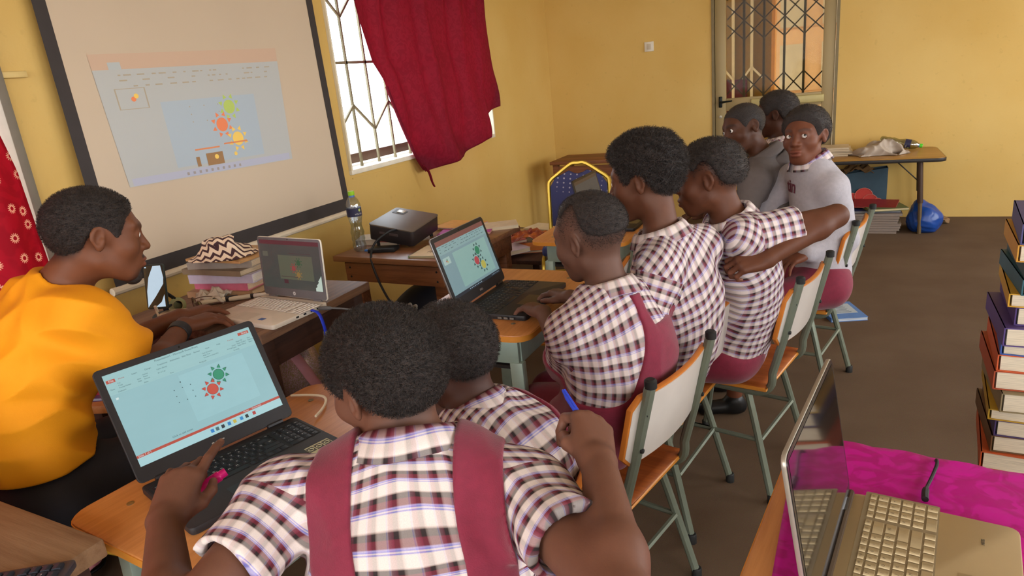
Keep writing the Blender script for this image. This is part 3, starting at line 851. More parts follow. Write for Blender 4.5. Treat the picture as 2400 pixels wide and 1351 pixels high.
pt = thing('projector_table', 'reddish brown wooden table under the projector and water bottle', 'table', (-1.98, 3.10, 0), R_(-4))
MB().box((0, 0, .685), (.72, .76, .03)).build('table_top', WOOD('projector_table_top', '#8f6142', '#6a4129', 'X', 6, .35), pt, bevel=.004)
for sx in (-1, 1):
    for sy in (-1, 1): MB().box((sx * .275, sy * .30, .335), (.075, .06, .67)).build('leg', REDW, pt, bevel=.004)
for sy in (-1, 1):
    MB().box((0, sy * .34, .61), (.62, .024, .10)).build('apron', REDW, pt, bevel=.002)
    for sx in (-.29, .29):
        for zz in (.585, .635):
            MB().lathe([(0, 0), (.006, 0), (.005, .002), (0, .002)], 8, (sx * .95, sy * .353, zz), (0, sy, 0)).build('nail', CAPM, pt)
for sx in (-1, 1): MB().box((sx * .305, 0, .61), (.024, .66, .10)).build('apron', REDW, pt, bevel=.002)

ft = thing('folding_table', 'low laminate table with black edge against far yellow wall', 'table', (.16, 6.44, 0))
LAM = WOOD('yellow_brown_laminate', '#a97c3a', '#956a2c', 'X', 4, .35, .03)
blk = M('black_edge_vinyl', '#241f1c', .45)
MB().prism(rrect(1.25, .66, .06), .585, .612).build('table_top', LAM, ft, bevel=.004)
MB().prism(rrect(1.262, .672, .065), .58, .608).build('edge_band', blk, ft, bevel=.004)
for sx in (-1, 1):
    for sy in (-1, 1):
        x, y = sx * (.46 if sy < 0 else .50), sy * .25
        MB().tube([(x, y, .585), (x + sx * .02, y + sy * .015, .25)], .021, 10).build('leg', M('brown_leg_paint', '#4a372a', .45, .2) if sy < 0 else blk, ft)
        MB().tube([(x + sx * .02, y + sy * .015, .26), (x + sx * .028, y + sy * .02, 0)], .015, 10).build('leg_insert', M('bronze_leg', '#7a6648', .4, .5), ft)
    MB().tube([(sx * .3, -.24, .58), (sx * .46, -.25, .42)], .005, 6).build('brace', blk, ft)

bt = thing('bench_table', 'rough brown wooden bench top in the bottom left corner', 'table', (-1.452, .475, 0), R_(-3))
MB().box((0, 0, .72), (.42, .38, .04)).build('table_top', WOOD('rough_bench_wood', '#9a7a5c', '#755439', 'X', 5, .7, .5), bt, bevel=.006)
for sx in (-1, 1):
    for sy in (-1, 1): MB().box((sx * .15, sy * .14, .35), (.05, .05, .70)).build('leg', DARKW, bt)
mb = MB().box((0, .15, .66), (.32, .02, .07)).box((0, -.15, .66), (.32, .02, .07)); mb.build('apron', DARKW, bt)

# ================================================================== LAPTOPS
def key_rows(w, numpad, u=.0187):
    """list of (x, y, width) key centres; y counts down from the top row"""
    out = []
    main = 15 * u
    x00 = -w / 2
    for r in range(6):
        y = r * u if r else .003
        if r == 0:
            ks = [1.0] * 15
        elif r == 1: ks = [1] * 13 + [2]
        elif r == 2: ks = [1.5] + [1] * 12 + [1.5]
        elif r == 3: ks = [1.8] + [1] * 11 + [2.2]
        elif r == 4: ks = [2.3] + [1] * 10 + [2.7]
        else: ks = [1.2, 1, 1.1, 1.1, 5.4, 1.1, 1.1, 1, 1, 1]
        x = 0
        for k in ks:
            out.append((x + k * u / 2, y, k * u, r)); x += k * u
    if numpad:
        for r in range(6):
            y = r * u if r else .003
            n = 4
            for c in range(n):
                if r == 5 and c == 0:
                    out.append((main + .006 + u, y, 2 * u, r))
                elif r == 5 and c == 1: continue
                else: out.append((main + .006 + (c + .5) * u, y, u, r))
    return out

KEYMESH = {}
def keymesh(mat, gap=.003, h=.0016):
    k = mat.name
    if k not in KEYMESH:
        KEYMESH[k] = MB().box((0, 0, h / 2), (1, .0187 - gap, h), taper=.93).mesh('key')
        KEYMESH[k].materials.append(mat)
    return KEYMESH[k]

KEYROWS = ['', '`1234567890-=', 'QWERTYUIOP[]', "ASDFGHJKL;'", 'ZXCVBNM,./', '']
PADROWS = ['', '/*-+', '789+', '456+', '123=', '.=']
LEGM = {}
def legend_mesh(ch, mat, size=.007):
    k = (ch, mat.name, size)
    if k not in LEGM:
        me = text_mesh(ch, size, 'CENTER', 0.0); me.materials.append(mat); LEGM[k] = me
    return LEGM[k]

def laptop(label, hinge, rz, w, d, lid_h, tilt, body, deck, keym, legm, bezel, th=.018, numpad=True, bez=.013, bezb=.03, keys=True, pad=True, kx=None, r=.012, legend=True, lidback=None):
    """hinge centre on the table; local x right, -y towards the user"""
    t = thing('laptop', label, 'laptop', hinge, rz)
    base = MB().prism(rrect(w, d, r, 4, 0, -d / 2), .003, th).build('base', deck, t, bevel=.002)
    MB().prism(rrect(w - .004, d - .004, r, 4, 0, -d / 2), .001, .006).build('underside', body, base)
    if keys:
        u = .0187
        kw = 15 * u + (4 * u + .006 if numpad else 0)
        x0 = -kw / 2 if kx is None else kx
        y0 = -.035
        MB().prism(rrect(kw + .008, 6 * u + .002, .003, 2, x0 + kw / 2, y0 - 2.5 * u), th - .0005, th + .0004).build('key_well', M('key_well_' + deck.name, tuple(c * .55 for c in deck_col[deck.name]), .6), base)
        km = keymesh(keym)
        li = 0; prow = -1
        for (x, y, wd, rr_) in key_rows(kw, numpad):
            if rr_ != prow: li = 0; prow = rr_
            pad_ = numpad and x > 15 * u
            hh = .62 if rr_ == 0 else 1.0
            o = link('key', km, None, base, (x0 + x, y0 - y, th), None, (wd - .003, hh, 1))
            if legend and rr_ in (1, 2, 3, 4, 5) and wd < .03:
                row = (PADROWS if pad_ else KEYROWS)[rr_]
                if pad_ and li >= 20: pass
                ch = row[li % len(row)] if row else ''; li += 1
                if ch: g = link('key_legend', legend_mesh(ch, legm), None, base, (x0 + x - .002, y0 - y + .0015, th + .0018))
            elif legend and rr_ == 0:
                link('key_legend', legend_mesh('F' + str(1 + li % 12), legm, .005), None, base, (x0 + x, y0 - y, th + .0018)); li += 1
    if pad:
        MB().prism(rrect(.105, .068, .003, 3, -w * .07, -d + .048), th - .0004, th + .0005).build('touchpad', deck_pad[deck.name], base)
    # lid: plane through hinge leaning back by tilt
    up = Vector((0, math.sin(tilt), math.cos(tilt))); nr = Vector((0, -math.cos(tilt), math.sin(tilt))); ax = Vector((1, 0, 0))
    H = Vector((0, .002, th + .004))
    mt = Matrix((ax, up, nr)).transposed().to_4x4(); mt.translation = H
    lid = MB().prism(rrect(w, lid_h, r, 4, 0, lid_h / 2), -.007, 0)
    lid.xf(mt); lo = lid.build('lid', lidback or body, t, bevel=.0015)
    bz = MB().prism(rrect(w - .003, lid_h - .003, r, 4, 0, lid_h / 2), 0, .0012); bz.xf(mt); bz.build('bezel', bezel, lo)
    sw, sh = w - 2 * bez, lid_h - bez - bezb
    def P(x, y, l=0.0):
        return mt @ Vector((-sw / 2 + x * sw, bezb + y * sh, .0014 + l))
    for sx in (-1, 1):
        MB().tube([(sx * w * .36 - .02, .002, th + .002), (sx * w * .36 + .02, .002, th + .002)], .0065, 8).build('hinge', bezel, t)
    MB().lathe([(0, 0), (.0022, 0), (.0022, .0004), (0, .0005)], 10, mt @ Vector((0, lid_h - bez * .5, .0013)), nr).build('webcam', M('lens_black', '#0a0a0c', .1), lo)
    return t, lo, base, P, (sw, sh), mt

deck_col = {}; deck_pad = {}
def DK(m, col, pad):
    deck_col[m.name] = lin(col); deck_pad[m.name] = pad; return m
ACER = DK(M('charcoal_textured_plastic', '#2b282a', .5, bump=.2, bscale=900), '#2b282a', M('charcoal_pad', '#262325', .4))
ACERK = M('black_key', '#18171a', .5)
LEGW = M('white_key_print', '#d8d8d6', .5)
ACERB = M('black_bezel', '#242124', .35)

def P2(P, aspect):
    return P

# --- laptop pointed at by the front pupil
t, lo, base, P, (sw, sh), mt = laptop('black laptop on front desk, hand with pink highlighter on its keyboard', (-1.303, 1.008, .70), R_(72), .383, .262, .272, R_(27), ACER, ACER, ACERK, LEGW, ACERB, bez=.016, bezb=.035)
asp = sw / sh
A = Pic(P, lo)
A.rects('screen_background', EM('acer_teal', '#9fcdd3', .80), [(0, 0, 1, 1)])
A.rects('ribbon_area', EM('acer_ribbon', '#a7d4d6', .80), [(0, .78, 1, 1)])
A.rects('slide_page', EM('acer_page', '#a3d2d8', .82), [(.42, .2, .88, .74)])
red = EM('acer_red', '#c4503f', .8); txt = EM('acer_text', '#4d7078', .6); grn = EM('acer_green', '#2a9b74', .8); sred = EM('acer_sunred', '#d1503f', .85); rim = EM('acer_rim', '#b8343a', .6); grim = EM('acer_grim', '#176a58', .5)
A.rects('file_tab', red, [(.008, .905, .062, .94)])
A.rects('share_button', red, [(.905, .935, .985, .968)])
A.rects('status_bar', red, [(0, .088, 1, .116)])
A.rects('taskbar', EM('acer_task', '#b2dde2', .85), [(0, 0, 1, .088)])
icons = [('#2b8ad8', .47), ('#4d7078', .505), ('#20303a', .545), ('#2a86c8', .59), ('#d8c24a', .63), ('#2f8fd0', .68), ('#1c2a30', .72), ('#c04038', .775)]
for i, (c, x) in enumerate(icons):
    A.rects('dock_icon', EM('acer_icon_%d' % i, c, .8), [(x, .028, x + .022, .066)])
def fit_text(pic, body, x, y, size, mat, asp, **k):
    """lettering in unit picture coordinates; size is height over picture width"""
    me = text_mesh(body, size, k.get('align', 'LEFT'), 0.0); pic.n += 1
    for v in me.vertices: v.co = pic.P(x + v.co.x, y + v.co.y * asp, .0004 + .00004 * pic.n)
    return link('lettering', me, mat, pic.parent)
w_ = EM('acer_white', '#eef6f4', .8)
fit_text(A, 'File', .022, .922, .022, w_, asp)
fit_text(A, 'Share', .93, .951, .02, w_, asp)
fit_text(A, 'Slide 1 of 1', .01, .102, .018, w_, asp)
fit_text(A, 'Notes     Comments', .72, .102, .016, w_, asp)
fit_text(A, 'Presentation1 - Microsoft PowerPoint', .32, .975, .019, txt, asp)
for i, s in enumerate(('Home', 'Insert', 'Design', 'Transitions', 'Animations', 'Slide Show', 'Review', 'View', 'Help', 'Format')):
    fit_text(A, s, .08 + i * .082, .922, .0145, EM('acer_tab', '#c0503f', .7) if s in ('Home', 'Format') else txt, asp)
for i, (s, x, y) in enumerate((('Paste', .015, .835), ('Cut', .065, .88), ('Copy', .065, .855), ('Format Painter', .065, .83), ('Clipboard', .05, .795), ('New', .18, .85), ('Slide', .18, .825), ('Layout', .22, .88), ('Reset', .22, .855), ('Section', .22, .83), ('Slides', .21, .795), ('Calibri (Body)', .31, .88), ('B I U S ab', .31, .84), ('Font', .38, .795), ('Text Direction', .62, .88), ('Align Text', .62, .855), ('Convert to SmartArt', .62, .83), ('Paragraph', .58, .795), ('Arrange', .79, .83), ('Quick', .83, .85), ('Styles', .83, .825), ('Shape Fill', .87, .88), ('Shape Outline', .87, .855), ('Shape Effects', .87, .83), ('Drawing', .83, .795), ('Find', .955, .88), ('Replace', .955, .855), ('Select', .955, .83))):
    fit_text(A, s, x, y, .0122, txt, asp)
fit_text(A, 'Click to add notes', .235, .15, .018, txt, asp)
A.rects('selection_handles', txt, [(.355 + i * .055, .46 + j * .07, .361 + i * .055, .47 + j * .07) for i in range(3) for j in range(3) if (i, j) != (1, 1)] + [(.41, .66, .418, .675)])
A.rects('slide_thumbnail', EM('acer_thumb', '#dcefee', .85), [(.022, .72, .038, .742)])
for cx, cy, c, r_ in ((.665, .60, grn, grim), (.59, .47, sred, rim)):
    sc = .036
    A.shape('sun_outline', r_, [[(cx + x * 1.08, cy + y * asp * 1.08) for x, y in p] for p in sun_polys(sc)])
    A.shape('sun_shape', c, [[(cx + x, cy + y * asp) for x, y in p] for p in sun_polys(sc)])
text_obj('acer', .018, M('silver_print', '#b8b2ac', .35, .6), lo, mt @ Matrix.Translation((-.004, .0165, .0015)), align='CENTER', bold=.0004)
# energy label on palm rest
st = thing('energy_sticker', None, None); bpy.data.objects.remove(st)
MB().box((.143, -.205, .0183), (.062, .052, .0004), (0, 0, R_(0))).build('sticker', M('sticker_cream', '#c9c6a2', .5), base)
mb = MB()
for i in range(3): mb.box((.121 + i * .021, -.196, .0186), (.018, .024, .0003))
mb.build('sticker_print', M('sticker_grey', '#55534c', .5), base)
mb = MB()
for i in range(3): mb.tube([(.121 + i * .021 + .006 * math.cos(a), -.196 + .006 * math.sin(a), .0188) for a in [2 * PI * k / 12 for k in range(12)]], .0009, 4, closed=True)
mb.build('sticker_mark', M('sticker_cream', '#c9c6a2', .5), base)

# --- laptop of the pupil with faded haircut
DELL = DK(M('black_matte_plastic', '#232021', .45, bump=.15, bscale=800), '#232021', M('black_pad', '#1f1c1d', .35))
t, lo, base, P, (sw, sh), mt = laptop('black laptop with three coloured suns on screen, two hands on keyboard', (-1.122, 2.062, .75), R_(89), .37, .25, .255, R_(17), DELL, DELL, ACERK, LEGW, M('black_bezel_b', '#1d191a', .3), bez=.016, bezb=.035, lidback=M('silver_lid_edge', '#8f8d8c', .35, .6))
asp = sw / sh
B = Pic(P, lo)
B.rects('screen_background', EM('dell_grey', '#8fb0b6', .62), [(0, 0, 1, 1)])
B.rects('title_bar', EM('dell_red', '#9a5a50', .5), [(0, .915, 1, 1)])
B.rects('ribbon_area', EM('dell_ribbon', '#9cc0c0', .62), [(0, .76, 1, .915)])
B.rects('slide_page', EM('dell_page', '#9dc6be', .64), [(.23, .1, .93, .72)])
B.rects('slide_thumbnail', EM('dell_thumb', '#b9d6cf', .66), [(.03, .58, .16, .70)])
B.rects('taskbar', EM('dell_task', '#23303f', .4), [(0, 0, 1, .055)])
B.rects('dock_icon', EM('dell_icons', '#9db6c6', .6), [(.3 + i * .035, .018, .318 + i * .035, .038) for i in range(8)] + [(.8 + i * .03, .018, .812 + i * .03, .036) for i in range(6)])['kind'] = 'stuff'
dt = EM('dell_text', '#54727a', .5)
rs = []
for row, y in ((0, .885), (1, .85), (2, .80)):
    x = .03
    while x < .93:
        w = rr.choice((.02, .03, .05)); 
        if rr.random() < .75: rs.append((x, y, x + w, y + .008))
        x += w + rr.uniform(.01, .04)
B.rects('ribbon_text', dt, rs)['kind'] = 'stuff'
suncols = (EM('dell_green', '#2f8a63', .7), EM('dell_sunred', '#c2474f', .7), EM('dell_yellow', '#c3b955', .75)); drk = EM('dell_sunray', '#3f6260', .5)
def three_suns(pic, asp, cols, ctr, sc, ray=None):
    for (cx, cy), c in zip(ctr, cols):
        ps_ = sun_polys(sc)
        pic.shape('sun_shape', c, [[(cx + x, cy + y * asp) for x, y in p] for p in (ps_[:1] if ray else ps_)])
        if ray: pic.shape('sun_rays', ray, [[(cx + x, cy + y * asp) for x, y in p] for p in ps_[1:]])
three_suns(B, asp, suncols, ((.70, .56), (.62, .40), (.72, .28)), .047, drk)
three_suns(B, asp, suncols, ((.10, .655), (.085, .635), (.105, .62)), .008)
text_obj('DELL', .010, M('silver_print', '#b8b2ac', .35, .6), lo, mt @ Matrix.Translation((0, .017, .0015)), align='CENTER')
mb = MB()
for k in range(3): mb.box((-.193, -.16 - .022 * k, .010), (.002, .014, .006))
mb.build('side_ports', M('port_grey', '#8b8a86', .3, .6), base)

# --- white laptop of the teacher
WHT = DK(M('white_laptop_deck', '#e7d9c8', .4), '#e7d9c8', M('white_pad', '#dccdbb', .35))
t, lo, base, P, (sw, sh), mt = laptop('white laptop with grey bezel on the teacher table', (-1.92, 1.968, .73), R_(-7), .36, .262, .238, R_(4), M('white_shell', '#eadfce', .35), WHT, M('white_key', '#efe6da', .4), M('grey_key_print', '#9c948a', .5), M('grey_bezel', '#6e6a6c', .45), bez=.012, bezb=.034)
asp = sw / sh
C = Pic(P, lo)
C.rects('screen_background', EM('hp_dim', '#6a6a62', .35, .12), [(0, 0, 1, 1)])
C.rects('title_bar', EM('hp_red', '#7a3a40', .45, .12), [(0, .915, 1, 1)])
C.rects('slide_page', EM('hp_page', '#7c7f66', .42, .12), [(.30, .2, .87, .70)])
C.rects('slide_thumbnail', EM('hp_thumb', '#84826f', .4, .12), [(.04, .66, .13, .76)])
three_suns(C, asp, (EM('hp_green', '#3f6a45', .5), EM('hp_sunred', '#b5504c', .5), EM('hp_gold', '#b08a4a', .5)), ((.64, .56), (.55, .44), (.62, .31)), .034)
C.rects('dialog_line', EM('hp_line', '#6a4a4a', .4), [(.32, .25, .6, .262), (.5, .74, .85, .75)])
C.rects('dialog_picture', EM('hp_pic', '#6a343c', .4), [(.36, .11, .43, .19)])
C.shape('painted_window_reflection', EM('hp_reflect', '#cfe0d2', .75), [[(.99, .33), (.93, .21), (.94, .19), (.90, .12), (.91, .10), (.88, .07), (.88, .005), (.99, .005)]])  # reflection of a window painted as an emissive patch on the screen
MB().lathe([(0, 0), (.0075, 0), (.0075, .0004), (0, .0005)], 18, mt @ Vector((0, .016, .0013)), mt.to_3x3() @ Vector((0, 0, 1))).build('logo_disc', M('logo_white', '#d9d6d2', .3), lo)
text_obj('hp', .0085, M('grey_bezel', '#6e6a6c', .45), lo, mt @ Matrix.Translation((0, .0163, .0019)), align='CENTER', shear=.3)
MB().box((.075, -.222, .0183), (.026, .02, .0004)).build('chip_sticker', M('sticker_blue', '#2f5aa8', .4), base)
mb = MB()
for k, y in enumerate((-.05, -.08, -.115, -.15)): mb.box((.1805, y, .011), (.002, .012, .006))
mb.build('side_ports', M('port_black', '#1a1a1c', .4), base)

# --- silver laptop in the right foreground
SIL = DK(M('champagne_metal', '#b29a72', .38, .45, var=.04), '#b29a72', M('champagne_pad', '#a89069', .3, .4))
t, lo, base, P, (sw, sh), mt = laptop('champagne silver laptop in right foreground seen edge-on, on magenta cloth', (.026, 1.035, .704), R_(81.5), .362, .25, .262, R_(9), M('silver_shell', '#b5ada0', .35, .6), SIL, M('champagne_key', '#b7a27c', .4, .35), M('key_print_grey', '#5f5340', .5), M('dark_bezel', '#2a2624', .2), th=.016, kx=-.172, r=.016, bez=.010, bezb=.02)
D_ = Pic(P, lo)
D_.rects('glossy_screen', M('black_glossy_screen', '#1a1d1e', .05, spec=.9, coat=1.0), [(0, 0, 1, 1)])
MB().tube([(-.181 + .003, -.001, .017), (.181 - .003, -.001, .017)], .006, 8).build('hinge_strip', M('hinge_brown', '#4a3b2d', .35, .4), t)
text_obj('ASUS', .007, M('key_print_grey', '#5f5340', .5), base, Matrix.Translation((.12, -.2, .0165)) @ Matrix.Rotation(0, 4, 'Z'), align='CENTER')

# --- laptop at the third desk, dark screen
t, lo, base, P, (sw, sh), mt = laptop('black laptop with dim screen on third desk before the blue gold chair', (-1.15, 3.50, .70), R_(89), .37, .255, .25, R_(14), DELL, DELL, ACERK, LEGW, M('brown_black_bezel', '#2a1f1c', .35), legend=False)
E_ = Pic(P, lo)
E_.rects('screen_background', EM('dim_blue', '#3a4550', .5), [(0, 0, 1, 1)])
E_.rects('title_bar', EM('dim_red', '#4a3230', .4), [(0, .92, 1, 1)])
three_suns(E_, sw / sh, (EM('dim_green', '#22343a', .4), EM('dim_sunred', '#4a2030', .5), EM('dim_gold', '#4a4636', .5)), ((.62, .62), (.55, .47), (.63, .36)), .035)

# ================================================================== SMALL THINGS ON THE TABLES
# projector, tilted up towards the wall
pr_ = thing('projector', 'dark grey projector tilted on the reddish wooden table', 'projector', (-2.12, 3.075, .702))
PRM = M('projector_dark', '#2b2425', .45); PRT = M('projector_top_grey', '#6a5d4f', .45, var=.05)
Mx = Matrix.Rotation(R_(2), 4, 'Z') @ Matrix.Rotation(R_(9.5), 4, 'Y') @ Matrix.Rotation(R_(6), 4, 'X')
MB().prism(rrect(.27, .29, .02), .018, .098).xf(Matrix.Translation((0, 0, .022)) @ Mx).build('body', PRM, pr_, bevel=.004)
MB().prism(rrect(.274, .294, .02), .098, .106).xf(Matrix.Translation((0, 0, .022)) @ Mx).build('top_cover', PRT, pr_, bevel=.003)
MB().prism(rrect(.075, .055, .006, 3, -.075, .085), .1055, .1075).xf(Matrix.Translation((0, 0, .022)) @ Mx).build('lens_recess', M('recess_dark', '#3a322c', .5), pr_)
MB().prism(rrect(.045, .035, .004, 3, -.07, .09), .107, .110).xf(Matrix.Translation((0, 0, .022)) @ Mx).build('lens_glass', M('lens_pale', '#cfc6b4', .1), pr_)
for x, y, h in ((.1, -.11, .022), (.1, .11, .022), (-.1, -.11, .06), (-.1, .11, .06)):
    MB().lathe([(.01, 0), (.01, h + .02)], 10, (x, y, 0)).build('foot', CAPM, pr_)
for bx_, bw_ in ((.02, .05), (-.05, .03)): MB().box((bx_, -.147, .075), (bw_, .006, .012)).xf(Matrix.Translation((0, 0, .016)) @ Mx).build('socket', M('socket_grey', '#57494a', .4), pr_)
cb = MB().tube(smooth_path([(-2.06, 2.93, .80), (-2.08, 2.87, .80), (-2.12, 2.80, .76), (-2.11, 2.735, .70), (-2.08, 2.72, .60), (-2.02, 2.70, .50), (-1.96, 2.68, .44), (-2.0, 2.62, .40), (-2.10, 2.55, .34), (-2.2, 2.5, .22), (-2.25, 2.45, .1)], 6), .006, 8)
setp(cb.build('projector_cable', M('black_cable', '#1c1a1b', .5)), 'black cable hanging from projector over the wooden table edge', 'cable')

# water bottles
PET = GLASS('clear_pet', '#e4ecf2', .06, .22)
def bottle(label, loc, rot, capc, tint, wat=True):
    t = thing('water_bottle', label, 'bottle', loc); t.rotation_euler = rot
    prof = [(.0, .004), (.026, .0), (.034, .01), (.036, .03), (.032, .05), (.036, .065), (.033, .085), (.037, .10), (.030, .13), (.029, .14), (.034, .165), (.0385, .185), (.0385, .235), (.037, .25), (.030, .272), (.018, .290), (.0135, .296), (.0135, .31)]
    MB().lathe(prof, 28).build('bottle_body', tint, t, angle=60)
    MB().lathe([(.0392, .188), (.0392, .232)], 28).build('paper_label', M('navy_label', '#2c2c4a', .4), t)
    MB().lathe([(.0165, .298), (.017, .30), (.017, .317), (.0155, .319), (0, .319)], 20).build('cap', M(capc[0], capc[1], .35), t)
    MB().lathe([(.0155, .287), (.0155, .297)], 16).build('neck_ring', M('cap_blue', '#5f8fd8', .35), t)
    # lettering and leaf mark round the label
    me = text_mesh('VOLTIC', .012, 'CENTER', 0.0, spacing=1.1)
    for v in me.vertices:
        a = v.co.x / .0396 - PI / 2
        v.co = Vector((.0396 * math.cos(a), .0396 * math.sin(a), .2 + v.co.y))
    link('label_lettering', me, M('label_white', '#e6e3dc', .5), t, rot=(0, 0, R_(38)))
    mb = MB(); pts = []
    for k in range(10):
        s = 2 * PI * k / 10; a = -PI / 2 + .007 * math.cos(s) / .0396
        pts.append((.0396 * math.cos(a), .0396 * math.sin(a), .22 + .008 * math.sin(s)))
    mb.add(pts, [tuple(range(10))]); mb.build('label_mark', M('label_green', '#b9c86a', .5), t, rot=(0, 0, R_(48)))
    return t
bottle('upright clear water bottle with green cap beside the projector', (-2.275, 2.87, .70), (0, 0, R_(35)), ('cap_green', '#9ad12c'), PET)
bt2 = bottle('water bottle lying on its side on the far table', (.36, 6.66, .70), (0, R_(101), R_(-8)), ('cap_bright_green', '#5fd838'), GLASS('greenish_pet', '#c9cdae', .1, .3))

# phone on a stand
ph = thing('phone', 'black smartphone with glowing cracked pale screen on a stand', 'phone', (-2.355, 1.69, .73), R_(24))
Mp = Matrix.Translation((0, 0, .045)) @ Matrix.Rotation(R_(-14), 4, 'X')
MB().prism(rrect(.076, .16, .01, 4, 0, .08), -.009, 0).xf(Mp @ Matrix.Rotation(R_(90), 4, 'X')).build('case', M('phone_green_black', '#20302d', .4), ph, bevel=.002)
def PP(x, y, l): return Mp @ Matrix.Rotation(R_(90), 4, 'X') @ Vector((-.035 + .07 * x, .004 + .152 * y, .0008 + l))
F_ = Pic(PP, ph)
F_.shape('glass_front', M('phone_glass', '#23262b', .08, spec=.8), [[((px_ + .035) / .07, (py_) / .152) for px_, py_ in rrect(.07, .152, .007, 4, 0, .076)]])
gl_ = EM('phone_glow', '#c6dcec', .85)
F_.shape('lit_screen', gl_, [[(.03, .02), (.5, .28), (.93, .55), (.97, .7), (.88, .985), (.48, .985), (.2, .72), (.06, .4)], [(.42, .015), (.93, .015), (.93, .3), (.75, .13)], [(.05, .95), (.14, .95), (.14, .98), (.05, .98)]])
ps2 = thing('phone_stand', 'black folding phone stand behind the lit smartphone', 'stand', (-2.355, 1.69, .73), R_(24))
MB().bar((0, .012, .1), (.02, .10, .012), .016, .008).build('strut', BLACKP, ps2, bevel=.002)
MB().lathe([(0, 0), (.055, 0), (.055, .006), (.05, .01), (0, .01)], 24, (.0, .02, 0)).build('base_disc', BLACKP, ps2, bevel=.001)
MB().box((0, .0, .04), (.05, .03, .008)).build('cradle', BLACKP, ps2, bevel=.002)
MB().bar((0, .01, .006), (0, .012, .12), .02, .006, up=(0, 1, 0)).build('strut', BLACKP, ps2, bevel=.002)
CRM = M('cream_cable', '#d9c7a8', .5)
c_ = MB().tube(smooth_path([(-2.35, 1.677, .77), (-2.345, 1.67, .74), (-2.36, 1.60, .68), (-2.34, 1.57, .62), (-2.28, 1.55, .60), (-2.26, 1.58, .66), (-2.27, 1.64, .725), (-2.24, 1.70, .745), (-2.18, 1.76, .747), (-2.1, 1.78, .742)], 6), .004, 8)
cc = setp(c_.build('charging_cable', CRM), 'cream charging cable looping from phone to the table', 'cable')
MB().box((-2.351, 1.68, .778), (.012, .008, .025), (R_(10), 0, 0)).build('plug', CRM, cc, bevel=.002)

# book pile behind the white laptop ------------------------------------------------
def book(label, loc, rz, w, d, h, cover, page='#e3d3bb', group=None, tilt=(0, 0), name='book', spine=True, nparts=True):
    t = thing(name, label, 'book', loc, rz, group)
    t.rotation_euler = (tilt[0], tilt[1], rz)
    cm = M('cover_' + cover.strip('#'), cover, .5, var=.12, scale=30)
    ct = min(.0025, h * .12)
    MB().box((0, 0, ct / 2), (w, d, ct)).build('cover', cm, t)
    MB().box((0, 0, h - ct / 2), (w, d, ct)).build('cover', cm, t)
    pg = M('pages_' + page.strip('#'), page, .8, var=.25, scale=14, stretch=(1, 1, 40))
    MB().box((.003, 0, h / 2), (w - .008, d - .008, h - 2 * ct)).build('page_block', pg, t)
    if spine: MB().box((-w / 2 + .001, 0, h / 2), (.003, d, h)).build('spine', cm, t)
    return t
z = .731
GP = 'books piled behind the white laptop'
pile = [('thick brown paper folder at bottom of the pile behind white laptop', .30, .24, .025, '#b8906a', '#d9b58c', 4),
        ('pink edged notebook low in the pile behind white laptop', .27, .22, .03, '#e07a96', '#e9c9a4', -3),
        ('pale bound register with blue dashed edges in the pile', .30, .23, .035, '#cfc6dc', '#e6dcd2', 2),
        ('grey brown folder of papers in the middle of the pile', .31, .24, .022, '#8d7a62', '#cdb697', -6),
        ('striped edge register below the chevron cloth', .29, .22, .028, '#a59a8e', '#ddc7a8', 5),
        ('tan envelope lying on top of the pile', .30, .23, .010, '#c99a63', '#c99a63', -8)]
for i, (lb, w, d, h, c, p, a) in enumerate(pile):
    book(lb, (-2.36 + .008 * (i % 3), 2.10 + .006 * ((i * 2) % 3), z), R_(96 + a), d, w, h, c, p, GP); z += h
ZT = z
mb = MB()
for k in range(8): mb.box((-2.255, 1.99 + k * .03, .731 + .055 + .009), (.002, .014, .004)); mb.box((-2.46 + k * .027, 1.941, .795), (.014, .002, .004))
# chevron cloth draped over the pile
def chev():
    m = newmat('chevron_cloth'); N, L = nodes_of(m); b = N['Principled BSDF']
    uv = N.new('ShaderNodeUVMap'); sp = N.new('ShaderNodeSeparateXYZ'); L.new(uv.outputs['UV'], sp.inputs[0])
    pp_ = N.new('ShaderNodeMath'); pp_.operation = 'PINGPONG'; pp_.inputs[1].default_value = .022; L.new(sp.outputs['X'], pp_.inputs[0])
    ad = N.new('ShaderNodeMath'); ad.operation = 'ADD'; L.new(pp_.outputs[0], ad.inputs[0]); L.new(sp.outputs['Y'], ad.inputs[1])
    md = N.new('ShaderNodeMath'); md.operation = 'FLOORED_MODULO'; md.inputs[1].default_value = .036; L.new(ad.outputs[0], md.inputs[0])
    gt = N.new('ShaderNodeMath'); gt.operation = 'GREATER_THAN'; gt.inputs[1].default_value = .021; L.new(md.outputs[0], gt.inputs[0])
    mx = N.new('ShaderNodeMix'); mx.data_type = 'RGBA'; mx.inputs['A'].default_value = (*lin('#e8cfb2'), 1); mx.inputs['B'].default_value = (*lin('#43272b'), 1)
    L.new(gt.outputs[0], mx.inputs['Factor']); L.new(mx.outputs['Result'], b.inputs['Base Color']); b.inputs['Roughness'].default_value = .85
    return m
